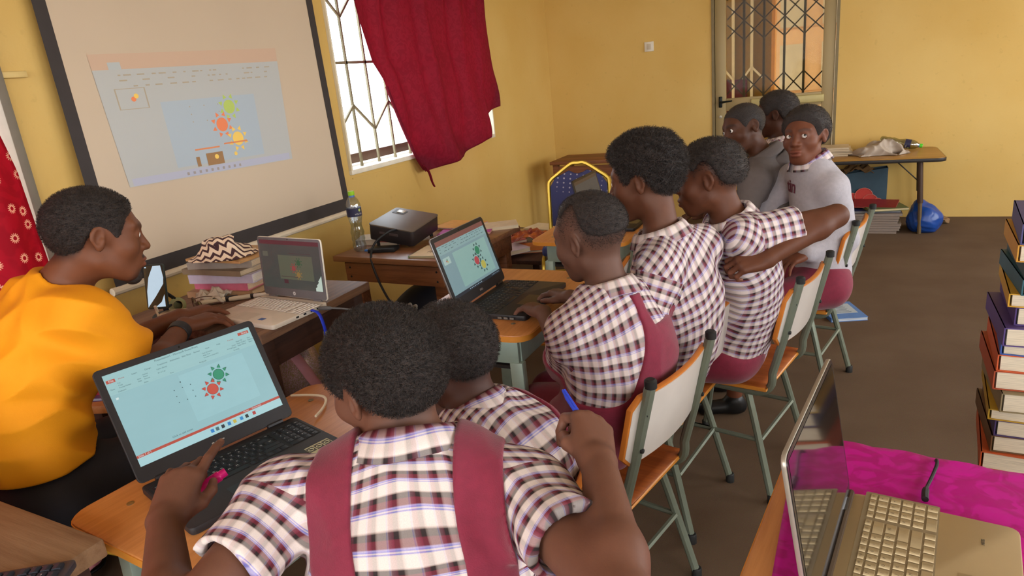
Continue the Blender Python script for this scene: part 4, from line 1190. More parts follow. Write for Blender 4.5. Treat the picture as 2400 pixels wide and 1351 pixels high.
def drape(name, label, mat, ctr, w, d, hfun, rz, n=28, amp=.02, seed=1, uvs=1.0):
    rg = random.Random(seed); ph = [rg.uniform(0, 6) for _ in range(8)]
    q = Matrix.Rotation(rz, 3, 'Z')
    def f(u, v):
        x, y = (u - .5) * w, (v - .5) * d
        rr2 = (2 * u - 1) ** 2 + (2 * v - 1) ** 2
        e = 1 + .14 * math.sin(3 * math.atan2(v - .5, u - .5) + ph[6]) + .08 * math.sin(7 * math.atan2(v - .5, u - .5) + ph[7])
        h = hfun * max(0, 1 - rr2 / 1.7) ** .6
        h += amp * (math.sin(14 * u + 5 * v + ph[0]) * .5 + math.sin(-9 * u + 17 * v + ph[1]) * .4 + math.sin(27 * u + 21 * v + ph[2]) * .25 + math.sin(33 * u - 24 * v + ph[4]) * .18) * (1 - .35 * rr2)
        return Vector(ctr) + q @ Vector((x * e, y * e, max(.002, h + .004)))
    me = MB().grid(f, n, n).mesh(name, angle=180)
    uvl = me.uv_layers.new(name='UVMap')
    k = 0
    for p in me.polygons:
        for li_, vi in zip(p.loop_indices, p.vertices):
            i, j = vi % (n + 1), vi // (n + 1); uvl.data[li_].uv = (i / n * w * 1.3 * uvs, j / n * d * 1.3 * uvs)
    o = link(name, me, mat); o.modifiers.new('t', 'SOLIDIFY').thickness = .003
    return o


gs = thing('eyeglasses', 'thin framed eyeglasses lying on the teacher table', 'glasses', (-2.27, 1.80, .758), R_(-25))
for sx in (-1, 1):
    MB().tube([(sx * .034 + p[0], 0, p[1]) for p in rrect(.052, .042, .014, 3)], .0016, 6, closed=True).build('rim', M('brown_frame', '#5a3a2c', .3), gs)
    MB().prism([(sx * .034 + p[0], p[1]) for p in rrect(.05, .04, .013, 3)], -.0006, .0006).xf(Matrix.Rotation(R_(90), 4, 'X')).build('lens', GLASS('lens_clear', '#f4f6f2', .02, .15), gs)
    MB().tube(smooth_path([(sx * .06, 0, .01), (sx * .064, .05, .008), (sx * .06, .11, -.012)], 4), .0015, 6).build('temple', M('brown_frame', '#5a3a2c', .3), gs)
MB().tube([(-.009, 0, .006), (0, .002, .009), (.009, 0, .006)], .0016, 6).build('bridge', M('brown_frame', '#5a3a2c', .3), gs)
tp_ = thing('tape_roll', 'olive green roll of tape lying by the eyeglasses', 'tape', (-2.385, 1.80, .752))
mb = MB().lathe([(.018, -.014), (.029, -.014), (.029, .014), (.018, .014), (.018, -.014)], 24, (0, 0, 0), (.8, -.5, .25)); mb.build('roll', M('olive_tape', '#8a8442', .45), tp_)
mb = MB().lathe([(.0165, -.0145), (.018, -.0145), (.018, .0145), (.0165, .0145), (.0165, -.0145)], 24, (0, 0, 0), (.8, -.5, .25)); mb.build('core', M('card_core', '#b69a68', .8), tp_)
def marker(label, loc, rz, L_, r, body, cap, name='marker_pen', pitch=0.0):
    t = thing(name, label, 'pen', loc, rz); t.rotation_euler = (0, -pitch, rz)
    MB().lathe([(0, 0), (r * .8, 0), (r, .004), (r, L_ * .68), (0, L_ * .68)], 14, (0, 0, r), (1, 0, 0)).build('barrel', M('pen_' + body.strip('#'), body, .4), t)
    MB().lathe([(r * .98, L_ * .66), (r * 1.05, L_ * .67), (r * 1.02, L_ * .97), (r * .7, L_), (0, L_)], 14, (0, 0, r), (1, 0, 0)).build('cap', M('pen_' + cap.strip('#'), cap, .35), t)
    return t
marker('white marker with bright green cap beside the white laptop', (-2.16, 1.985, .733), R_(25), .13, .009, '#d9d0c0', '#2f9a46')
marker('black capped cream marker lying beyond the teacher hands', (-2.33, 1.86, .733), R_(40), .14, .010, '#d8c5a5', '#1d1b1b')
marker('cream marker with black cap in front of the book pile', (-2.24, 1.93, .733), R_(35), .12, .009, '#d0bfa2', '#2a2826')
setp(drape('crumpled_plastic_wrap', '', M('clear_wrap', '#d9c8b2', .25, alpha=.8), (-2.33, 1.93, .732), .14, .10, .035, 0.3, 18, .02, 9), 'crumpled pale plastic wrap on the teacher table', 'wrap')
pb = thing('power_bank', 'cream rounded power bank under the eyeglasses', 'power bank', (-2.30, 1.745, .731), R_(15))
MB().box((0, 0, .011), (.15, .065, .022)).build('shell', M('cream_plastic', '#d8bf98', .4), pb, bevel=.008, seg=3)
MB().lathe([(0, 0), (.002, 0), (.002, .001), (0, .001)], 8, (.05, -.02, .022)).build('button', BLACKP, pb)
cl = thing('calculator', 'black slim calculator lying under the teacher wrist', 'calculator', (-2.21, 1.705, .731), R_(28))
MB().box((0, 0, .006), (.16, .08, .012)).build('shell', BLACKP, cl, bevel=.003)
kk = MB().box((0, 0, .001), (.012, .010, .002)).mesh('key')
kk.materials.append(M('calc_key', '#57524f', .5))
for i in range(6):
    for j in range(4): link('key', kk, None, cl, (-.06 + i * .018, -.027 + j * .016, .012))
MB().box((.06, 0, .0125), (.03, .06, .001)).build('display', M('calc_display', '#6b705f', .2), cl)
bk = book('purple and orange picture book on shelf below the phone', (-2.30, 1.36, .60), R_(20), .15, .21, .012, '#6a4a8c', '#cfd8e8')
MB().box((0, 0, .0125), (.10, .08, .0008), (0, 0, .4)).build('cover_print', M('print_orange', '#d8812e', .5), bk)
MB().box((.03, -.06, .0127), (.06, .05, .0006), (0, 0, .2)).build('cover_print', M('print_magenta', '#c83a6a', .5), bk)
sd = thing('side_stool', 'small orange wood stool holding a picture book beside teacher table', 'stool', (-2.30, 1.36, 0), R_(20))
MB().box((0, 0, .585), (.30, .28, .03)).build('seat', ORANGE, sd, bevel=.004)
for sx in (-1, 1):
    for sy in (-1, 1): MB().box((sx * .12, sy * .11, .285), (.035, .035, .57)).build('leg', DARKW, sd)

# lanyard and adapter at the white laptop
ln = MB().tube(smooth_path([(-1.745, 1.86, .745), (-1.715, 1.86, .735), (-1.70, 1.86, .69), (-1.70, 1.865, .62), (-1.69, 1.87, .55), (-1.675, 1.88, .46)], 6), .008, 8, flat=.35)
lo_ = setp(ln.build('lanyard', M('royal_blue_strap', '#2038c8', .5)), 'royal blue lanyard hanging from the white laptop port', 'lanyard')
MB().box((-1.70, 1.862, .655), (.018, .012, .03)).build('clasp', M('steel_clasp', '#b0a890', .3, .8), lo_, bevel=.003)
cbl = MB().tube(smooth_path([(-1.735, 1.89, .742), (-1.69, 1.895, .744), (-1.62, 1.92, .735), (-1.55, 1.98, .70), (-1.5, 2.05, .6)], 6), [.0075] * 7 + [.0035] * 18, 8)
setp(cbl.build('charger_cable', M('grey_cable', '#5a5654', .5)), 'dark grey charger cable plugged into the white laptop', 'cable')

# things on the projector table
nb = book('green edged open notebook with handwriting near the projector', (-1.77, 2.86, .70), R_(6), .26, .22, .010, '#9fb08a', '#e2c8a0')
mb = MB()
for k in range(6):
    mb.tube([(-.05 + .018 * k + .010 * math.cos(j * .9), -.02 + .02 * math.sin(j * 1.3 + k), .0108) for j in range(9)], .0008, 4)
mb.build('handwriting', M('ink', '#5a4a44', .6), nb)
MB().box((.0, 0, .0103), (.25, .21, .0006)).build('open_page', M('page_cream', '#e9cfa6', .7), nb)
rm = thing('adapter_box', 'flat black adapter box with blue plug at the bottle foot', 'adapter', (-2.12, 2.865, .70), R_(12))
MB().box((0, 0, .011), (.15, .08, .022)).build('shell', BLACKP, rm, bevel=.005)
MB().box((-.088, -.01, .01), (.03, .012, .01)).build('plug', M('blue_plug', '#3f7fd8', .4), rm, bevel=.002)
book('white paperback lying behind the clear water bottle', (-2.30, 3.06, .70), R_(20), .2, .15, .03, '#d9cdb8')
book('red spined book behind the projector foot', (-2.16, 2.985, .70), R_(0), .12, .05, .025, '#a8323a')
book('magenta and yellow magazine right of the projector', (-1.86, 3.32, .70), R_(15), .30, .22, .012, '#b84a9a', '#e0b49a')
book('orange striped magazine right of the projector', (-1.95, 3.40, .713), R_(-8), .26, .2, .008, '#d89a4a', '#d8c0c8')
book('pink spined pad on the projector table corner', (-1.70, 3.41, .70), R_(30), .2, .15, .02, '#d9c2a0', '#e8d8b8')

# the teacher table stands a little higher and nearer: move it with everything on it
def regroup(o, k=.922, dz=.06):
    if o.type == 'EMPTY':
        o.location = (o.location.x * k, o.location.y * k, o.location.z + dz)
    else:
        for v in o.data.vertices: v.co = (v.co.x * k, v.co.y * k, v.co.z + dz)
        for ch in o.children:
            for v in ch.data.vertices: v.co = (v.co.x * k, v.co.y * k, v.co.z + dz)

# ================================================================== PEOPLE: implicit surfaces meshed with surface nets
f32 = np.float32
def A3(p): return np.array(p, dtype=np.float64)
def nrm(v): v = A3(v); return v / (np.linalg.norm(v) + 1e-12)

def s_cone(P, a, b, ra, rb):
    a, b = A3(a), A3(b); ba = b - a; d = P - a
    h = np.clip((d @ ba) / (ba @ ba + 1e-12), 0, 1)
    return np.linalg.norm(d - h[:, None] * ba, axis=1) - (ra + (rb - ra) * h)
def s_ell(P, c, r, R=None):
    q = P - A3(c)
    if R is not None: q = q @ R          # columns of R are the local axes
    r = A3(r); k0 = np.linalg.norm(q / r, axis=1); k1 = np.linalg.norm(q / (r * r), axis=1) + 1e-9
    return k0 * (k0 - 1) / k1
def smin(a, b, k):
    h = np.clip(.5 + .5 * (b - a) / k, 0, 1)
    return b * (1 - h) + a * h - k * h * (1 - h)
def smax(a, b, k): return -smin(-a, -b, k)

def net(f, lo, hi, h, slack=1.4):
    """mesh the zero set of f inside the box with surface nets (sparse blocks)"""
    lo = A3(lo); n = np.ceil((A3(hi) - lo) / h).astype(int) + 1
    B = 6; nb = (n + B - 1) // B
    D = np.empty(tuple(nb * B), dtype=f32)
    gi = np.stack(np.meshgrid(*[np.arange(k) for k in nb], indexing='ij'), -1).reshape(-1, 3)
    ctr = lo + (gi * B + (B - 1) / 2) * h
    dc = f(ctr)
    act = np.abs(dc) < B * h * .87 * slack
    Db = D.reshape(nb[0], B, nb[1], B, nb[2], B)
    ii = gi[~act]
    Db[ii[:, 0], :, ii[:, 1], :, ii[:, 2], :] = dc[~act][:, None, None, None].astype(f32)
    ia = gi[act]
    loc = np.stack(np.meshgrid(*[np.arange(B)] * 3, indexing='ij'), -1).reshape(-1, 3)
    CH = 900
    for s in range(0, len(ia), CH):
        c = ia[s:s + CH]
        pts = (lo + (c[:, None, :] * B + loc[None]) * h).reshape(-1, 3)
        v = f(pts).astype(f32).reshape(len(c), B, B, B)
        Db[c[:, 0], :, c[:, 1], :, c[:, 2], :] = v
    S = D < 0
    cs = np.zeros(tuple(np.array(D.shape) - 1), dtype=np.int8)
    for a in (0, 1):
        for b in (0, 1):
            for c in (0, 1):
                cs += S[a:S.shape[0] - 1 + a, b:S.shape[1] - 1 + b, c:S.shape[2] - 1 + c]
    cell = np.argwhere((cs > 0) & (cs < 8))
    if len(cell) == 0: return np.zeros((0, 3)), np.zeros((0, 4), int)
    idx = np.full(cs.shape, -1, dtype=np.int32); idx[tuple(cell.T)] = np.arange(len(cell))
    acc = np.zeros((len(cell), 3)); cnt = np.zeros(len(cell))
    cor = [(a, b, c) for a in (0, 1) for b in (0, 1) for c in (0, 1)]
    val = {q: D[cell[:, 0] + q[0], cell[:, 1] + q[1], cell[:, 2] + q[2]].astype(float) for q in cor}
    for q in cor:
        for ax in range(3):
            if q[ax] == 0:
                q2 = list(q); q2[ax] = 1; q2 = tuple(q2)
                d0, d1 = val[q], val[q2]; m = (d0 < 0) != (d1 < 0)
                t = np.where(m, d0 / np.where(m, d0 - d1, 1), 0)
                p = np.array(q, float)[None].repeat(len(cell), 0); p[:, ax] += t
                acc[m] += p[m]; cnt[m] += 1
    V = lo + (cell + acc / cnt[:, None]) * h
    F = []
    for ax in range(3):
        o1, o2 = (ax + 1) % 3, (ax + 2) % 3
        sl0 = [slice(None)] * 3; sl1 = [slice(None)] * 3
        sl0[ax] = slice(0, -1); sl1[ax] = slice(1, None)
        s0, s1 = S[tuple(sl0)], S[tuple(sl1)]
        e = np.argwhere(s0 != s1)
        e = e[(e[:, o1] > 0) & (e[:, o2] > 0) & (e[:, o1] < D.shape[o1] - 1) & (e[:, o2] < D.shape[o2] - 1)]
        def g(a, b):
            q = e.copy(); q[:, o1] += a; q[:, o2] += b; return idx[q[:, 0], q[:, 1], q[:, 2]]
        qd = np.stack([g(-1, -1), g(0, -1), g(0, 0), g(-1, 0)], 1)
        fl = s0[tuple(e.T)]
        qd[~fl] = qd[~fl][:, ::-1]
        F.append(qd[(qd >= 0).all(1)])
    F = np.concatenate(F)
    return V, F

def relax(V, F, it=1, lam=.5):
    """light Laplacian smoothing"""
    e = np.concatenate([F[:, [0, 1]], F[:, [1, 2]], F[:, [2, 3]], F[:, [3, 0]]])
    for _ in range(it):
        s = np.zeros_like(V); c = np.zeros(len(V))
        np.add.at(s, e[:, 0], V[e[:, 1]]); np.add.at(c, e[:, 0], 1)
        np.add.at(s, e[:, 1], V[e[:, 0]]); np.add.at(c, e[:, 1], 1)
        V = V + lam * (s / np.maximum(c, 1)[:, None] - V)
    return V

def np_mesh(name, V, F):
    me = bpy.data.meshes.new(name)
    me.vertices.add(len(V)); me.vertices.foreach_set('co', np.asarray(V, f32).ravel())
    k = F.shape[1]; me.loops.add(len(F) * k); me.loops.foreach_set('vertex_index', F.astype(np.int32).ravel())
    me.polygons.add(len(F)); me.polygons.foreach_set('loop_start', np.arange(0, len(F) * k, k, dtype=np.int32))
    me.polygons.foreach_set('loop_total', np.full(len(F), k, dtype=np.int32))
    me.polygons.foreach_set('use_smooth', np.ones(len(F), bool))
    me.update(calc_edges=True)
    return me

def vcol(me, name, C):
    a = me.color_attributes.new(name, 'FLOAT_COLOR', 'POINT')
    a.data.foreach_set('color', np.concatenate([C, np.ones((len(C), 1))], 1).astype(f32).ravel())

def waves(P, fr, seed, n=4):
    rg = np.random.default_rng(seed); o = np.zeros(len(P))
    for i in range(n):
        k = nrm(rg.normal(size=3)); k2 = nrm(rg.normal(size=3))
        o += np.sin(fr * (.7 + .6 * rg.random()) * (P @ k) + rg.random() * 6 + 1.4 * np.sin(fr * .45 * (P @ k2) + rg.random() * 6))
    return o / n

# ---- materials for people
def skin_mat():
    m = newmat('skin'); N, L = nodes_of(m); b = N['Principled BSDF']
    at = N.new('ShaderNodeAttribute'); at.attribute_name = 'tone'
    tc = N.new('ShaderNodeTexCoord'); nz = N.new('ShaderNodeTexNoise'); nz.inputs['Scale'].default_value = 34; nz.inputs['Detail'].default_value = 5; L.new(tc.outputs['Object'], nz.inputs['Vector'])
    mr = N.new('ShaderNodeMapRange'); mr.inputs['To Min'].default_value = .82; mr.inputs['To Max'].default_value = 1.18; L.new(nz.outputs['Fac'], mr.inputs['Value'])
    mx = N.new('ShaderNodeVectorMath'); mx.operation = 'SCALE'; L.new(at.outputs['Color'], mx.inputs[0]); L.new(mr.outputs['Result'], mx.inputs['Scale'])
    L.new(mx.outputs[0], b.inputs['Base Color']); b.inputs['Roughness'].default_value = .56; b.inputs['Specular IOR Level'].default_value = .32
    n2 = N.new('ShaderNodeTexNoise'); n2.inputs['Scale'].default_value = 420; n2.inputs['Detail'].default_value = 2; L.new(tc.outputs['Object'], n2.inputs['Vector'])
    bp = N.new('ShaderNodeBump'); bp.inputs['Strength'].default_value = .12; bp.inputs['Distance'].default_value = .001; L.new(n2.outputs['Fac'], bp.inputs['Height']); L.new(bp.outputs['Normal'], b.inputs['Normal'])
    return m
SKIN = skin_mat()
HAIR = M('black_coily_hair', '#1a1514', .5, col2='#382c27', scale=220, spec=.5, bump=.8, bscale=700)
EYEW = M('eye_white', '#e9e4dd', .25, var=.03)
IRIS = M('dark_iris', '#150d09', .12, spec=.7)

def plaid(name, period=.026, mixf=.42):
    """woven check: blue-edged maroon and charcoal bands on off-white, both ways"""
    m = newmat(name); N, L = nodes_of(m); b = N['Principled BSDF']
    uv0 = N.new('ShaderNodeUVMap'); uv0.uv_map = 'UVMap'; uv1 = N.new('ShaderNodeUVMap'); uv1.uv_map = 'SleeveUV'
    sa = N.new('ShaderNodeAttribute'); sa.attribute_name = 'sleeve'
    gt_ = N.new('ShaderNodeMath'); gt_.operation = 'GREATER_THAN'; gt_.inputs[1].default_value = .5; L.new(sa.outputs['Fac'], gt_.inputs[0])
    uvm = N.new('ShaderNodeMix'); uvm.data_type = 'VECTOR'; L.new(gt_.outputs[0], uvm.inputs['Factor']); L.new(uv0.outputs['UV'], uvm.inputs[4]); L.new(uv1.outputs['UV'], uvm.inputs[5])
    sp = N.new('ShaderNodeSeparateXYZ'); L.new(uvm.outputs[1], sp.inputs[0])
    def band(out, period, stops):
        md = N.new('ShaderNodeMath'); md.operation = 'FLOORED_MODULO'; md.inputs[1].default_value = period; L.new(out, md.inputs[0])
        dv = N.new('ShaderNodeMath'); dv.operation = 'DIVIDE'; dv.inputs[1].default_value = period; L.new(md.outputs[0], dv.inputs[0])
        r = N.new('ShaderNodeValToRGB'); r.color_ramp.interpolation = 'LINEAR'; cr = r.color_ramp
        while len(cr.elements) < len(stops): cr.elements.new(.5)
        for e, (p, c) in zip(cr.elements, stops): e.position = p; e.color = (*lin(c), 1)
        L.new(dv.outputs[0], r.inputs['Fac']); return r.outputs['Color']
    wh, pk, bl, ma, dk, gy = '#e6d8d2', '#e0c8c4', '#7478d0', '#8a3346', '#3a3033', '#b9a79f'
    V = band(sp.outputs['Y'], period, [(0, wh), (.36, wh), (.40, bl), (.44, wh), (.48, bl), (.52, '#a9a2d6'), (.56, '#6e1c30'), (.74, '#6e1c30'), (.77, '#1d1719'), (.92, '#241c1e'), (.96, gy), (1, wh)])
    U = band(sp.outputs['X'], period, [(0, wh), (.36, wh), (.40, '#b4b0e0'), (.44, '#dcc8d0'), (.48, '#a87a84'), (.66, '#8c4a58'), (.70, '#4a3c3c'), (.86, '#4a3e3c'), (.91, gy), (1, wh)])
    mx = N.new('ShaderNodeMix'); mx.data_type = 'RGBA'; mx.blend_type = 'MIX'; mx.inputs['Factor'].default_value = mixf
    L.new(V, mx.inputs['A']); L.new(U, mx.inputs['B'])
    tc = N.new('ShaderNodeTexCoord'); nz = N.new('ShaderNodeTexNoise'); nz.inputs['Scale'].default_value = 900; L.new(uvm.outputs[1], nz.inputs['Vector'])
    m2 = N.new('ShaderNodeMix'); m2.data_type = 'RGBA'; m2.blend_type = 'MULTIPLY'; m2.inputs['Factor'].default_value = .25; L.new(mx.outputs['Result'], m2.inputs['A']); L.new(nz.outputs['Fac'], m2.inputs['B'])
    L.new(m2.outputs['Result'], b.inputs['Base Color']); b.inputs['Roughness'].default_value = .8; b.inputs['Specular IOR Level'].default_value = .2
    bp = N.new('ShaderNodeBump'); bp.inputs['Strength'].default_value = .15; bp.inputs['Distance'].default_value = .0006; L.new(nz.outputs['Fac'], bp.inputs['Height']); L.new(bp.outputs['Normal'], b.inputs['Normal'])
    return m
PLAID = plaid('plaid_cotton', .0265, .30); PLAID2 = plaid('plaid_cotton_wide', .029, .44)
MAROON = M('maroon_serge', '#7d1c36', .8, var=.12, scale=60, bump=.25, bscale=500, sheen=.2)
YELLOW = M('yellow_jersey', '#f09a06', .8, var=.06, scale=8, bump=.15, bscale=600)
BLACKT = M('black_trouser_cloth', '#26242a', .75, var=.1, scale=30, bump=.2, bscale=500)
DGREY = M('dark_grey_fleece', '#6a6260', .9, var=.08, scale=40, bump=.3, bscale=400)
LGREY = M('light_grey_fleece', '#b3aeb4', .9, var=.1, scale=70, bump=.3, bscale=400)
SHOE = M('black_shoe', '#171616', .4)

# ---- head in its own frame: x right, y forward, z up, metres for an adult
def ell2(P, c, r): return s_ell(P, c, r)
KID = [1.0]
def head_base(P):
    k = KID[0]
    d = s_ell(P, (0, -.014, .030), (.0755, .098, .083))
    d = smin(d, s_ell(P, (0, .034, -.004), (.0635, .060, .078)), .02)
    d = smin(d, s_ell(P, (0, .030, -.058), (.054 - .006 * k, .055, .048)), .025)
    d = smin(d, s_ell(P, (0, .066, -.092), (.022, .020, .020)), .03)
    ax = np.abs(P[:, 0]); Q = np.stack([ax, P[:, 1], P[:, 2]], 1)
    d = smin(d, s_ell(Q, (.043, .054, -.026), (.024, .024, .022)), .025)
    d = smin(d, s_cone(Q, (.050 - .006 * k, -.005, -.058), (.024 - .006 * k, .060, -.092), .015 - .002 * k, .014), .03)
    return d, Q
def head_sdf(P, ears=1.0):
    d, Q = head_base(P); k = KID[0]
    d = smin(d, s_cone(Q, (.014, .084 - .003 * k, .027), (.046, .068 - .002 * k, .030), .011 - .003 * k, .009 - .002 * k), .018)          # brow
    d = smax(d, -s_ell(Q, (.032, .097, .006), (.018, .015, .012)), .014)                       # eye socket
    d = smin(d, s_cone(P, (0, .086 - .003 * k, .016), (0, .108 - .004 * k, -.025), .0075, .0115), .012)              # nose
    d = smin(d, s_ell(Q, (.0140, .096 - .002 * k, -.028), (.0095, .011, .0085)), .007)                    # nostril wings
    d = smax(d, -s_ell(Q, (.008, .104, -.0375), (.004, .005, .004)), .003)
    d = smin(d, s_ell(P, (0, .080, -.060), (.030, .020, .022)), .02)                           # muzzle
    d = smin(d, s_ell(P, (0, .0985, -.0575), (.024, .0095, .0068)), .006)                      # upper lip
    d = smin(d, s_ell(P, (0, .0965, -.0715), (.021, .0105, .0080)), .006)                      # lower lip
    d = smax(d, -s_ell(P, (0, .106, -.0640), (.023, .010, .0014)), .003)
    e = s_ell(Q, (.032, .0765, .006), (.0150, .0145, .0145))                                   # lids
    d = smin(d, e, .006)
    d = smax(d, -s_ell(Q, (.0325, .0915, .0055), (.0128 + .0008 * k, .010, .0056 + .0012 * k)), .0015)
    if ears:
        c, s = math.cos(.38), math.sin(.38)
        Re = np.array([[c, -s, 0], [s, c, 0], [0, 0, 1.0]])
        t = -.2; Rt = np.array([[1, 0, 0], [0, math.cos(t), -math.sin(t)], [0, math.sin(t), math.cos(t)]])
        Rr = Re @ Rt
        e = smin(s_ell(Q, (.0775, -.014, .006), (.0075, .0185, .024), Rr), s_ell(Q, (.0765, -.009, -.018), (.0065, .011, .015), Rr), .010)
        e = smax(e, -s_ell(Q, (.0850, -.010, .003), (.0085, .0115, .0215), Rr), .003)
        e = smin(e, s_ell(Q, (.0765, -.004, -.008), (.005, .006, .008), Rr), .005)
        d = smin(d, e, .006)
    return d
HLX = [-.13, -.08, -.060, -.046, -.034, -.018, -.004, .010, .022, .032, .042, .056, .075, .12]
HLZ = [-.075, -.068, -.060, -.042, -.006, .016, .022, .018, .004, -.006, .006, .046, .066, .070]
def hairline(P): return P[:, 2] - np.interp(P[:, 1] + .10 * np.clip(np.abs(P[:, 0]) - .04, 0, .05) * (P[:, 1] > .03), HLX, HLZ)
def hair_sdf(P, T, fade, bump, fr, seed, lift=0.0, cut=0.0):
    d, _ = head_base(P)
    g = hairline(P)
    t = T if fade <= 0 else T * np.clip(.12 + .88 * g / fade, .12, 1)
    up = np.clip((P[:, 2] - .02) / .09, 0, 1) * lift
    d = d - t - up + bump * (waves(P, fr, seed, 4) + .7 * waves(P, fr * 2.1, seed + 1, 4))
    return smax(d, -(g - cut) * .8, .010)

def frame_fu(f, u):
    y = nrm(f); z = A3(u); z = nrm(z - y * (z @ y)); x = np.cross(y, z)
    return np.stack([x, y, z], 1)       # columns

# ---- hand: origin wrist, x thumb side, y fingers, z back of the hand
FB = [(.028, .090, .001), (.0095, .095, .004), (-.0105, .092, .003), (-.0285, .083, -.001)]
FL = [(.043, .026, .021), (.047, .030, .022), (.043, .028, .022), (.034, .021, .019)]
def rotx(v, a):
    c, s = math.cos(a), math.sin(a); return np.array([v[0], c * v[1] - s * v[2], s * v[1] + c * v[2]])
def hand_chains(curl, spread, thumb):
    ch = []
    for i in range(4):
        p = A3(FB[i]); a = 0.0; pts = [p]
        sp_ = R_(spread[i])
        for L_, c in zip(FL[i], curl[i]):
            a -= R_(c)
            v = rotx(np.array([0, 1.0, 0]), a)
            v = np.array([math.sin(sp_) * v[1], math.cos(sp_) * v[1], v[2]])
            p = p + v * L_; pts.append(p)
        ch.append(pts)
    ch.append([A3(q) for q in thumb])
    return ch
def hand_sdf(P, ch):
    d = None
    for i in range(4):
        b = A3(FB[i]); c = s_cone(P, (b[0] * .55, .004, -.002), b, .0155, .0125)
        d = c if d is None else smin(d, c, .014)
    d = smin(d, s_ell(P, (.021, .040, -.010), (.017, .034, .014)), .014)
    d = smin(d, s_ell(P, (-.021, .042, -.008), (.014, .036, .013)), .014)
    fg = None
    R0 = [.0105, .0092, .0082, .0068]
    for i, pts in enumerate(ch[:4]):
        k = .9 if i == 3 else 1.0
        e = None
        for j in range(3):
            c = s_cone(P, pts[j], pts[j + 1], R0[j] * k, R0[j + 1] * k)
            e = c if e is None else smin(e, c, .002)
        fg = e if fg is None else np.minimum(fg, e)
    d = smin(d, fg, .006)
    t = ch[4]; e = s_cone(P, t[0], t[1], .015, .0125)
    e = smin(e, s_cone(P, t[1], t[2], .0118, .0102), .003); e = smin(e, s_cone(P, t[2], t[3], .0102, .0078), .003)
    return smin(d, e, .007)

def torso_frames(hip, neck, sL, sR, b, back, hiplat=None, wide=1.0):
    hip, neck = A3(hip), A3(neck); latT = nrm(A3(sR) - A3(sL)); latH = latT if hiplat is None else nrm(hiplat)
    latH = nrm(latH * np.array([1, 1, 0]))
    fr = []
    T = [0, .22, .44, .66, .86]; Wd = [.165, .15, .152, .165, .135]; Dp = [.125, .108, .112, .115, .088]
    up0 = nrm(neck - hip)
    fwd = nrm(np.cross(up0, latT))
    def pos(t): return hip + (neck - hip) * t - fwd * back * math.sin(PI * min(1, t * 1.05))
    for t, w, dd in zip(T, Wd, Dp):
        z = nrm(pos(min(1, t + .1)) - pos(max(0, t - .1)))
        x = nrm(latH * (1 - t) + latT * t); x = nrm(x - z * (x @ z)); y = np.cross(z, x)
        fr.append((pos(t), np.array([w * wide * b, dd * wide * b, .115 * b]), np.stack([x, y, z], 1)))
    return fr

class Person:
    pass

def rot_basis(R, c, s):
    """4x4 from local (adult metres) to world"""
    m = Matrix.Identity(4)
    for i in range(3):
        for j in range(3): m[i][j] = R[i, j] * s
        m[i][3] = c[i]
    return m

def tone_arrays(V, skin):
    return np.tile(A3(lin(skin)), (len(V), 1))

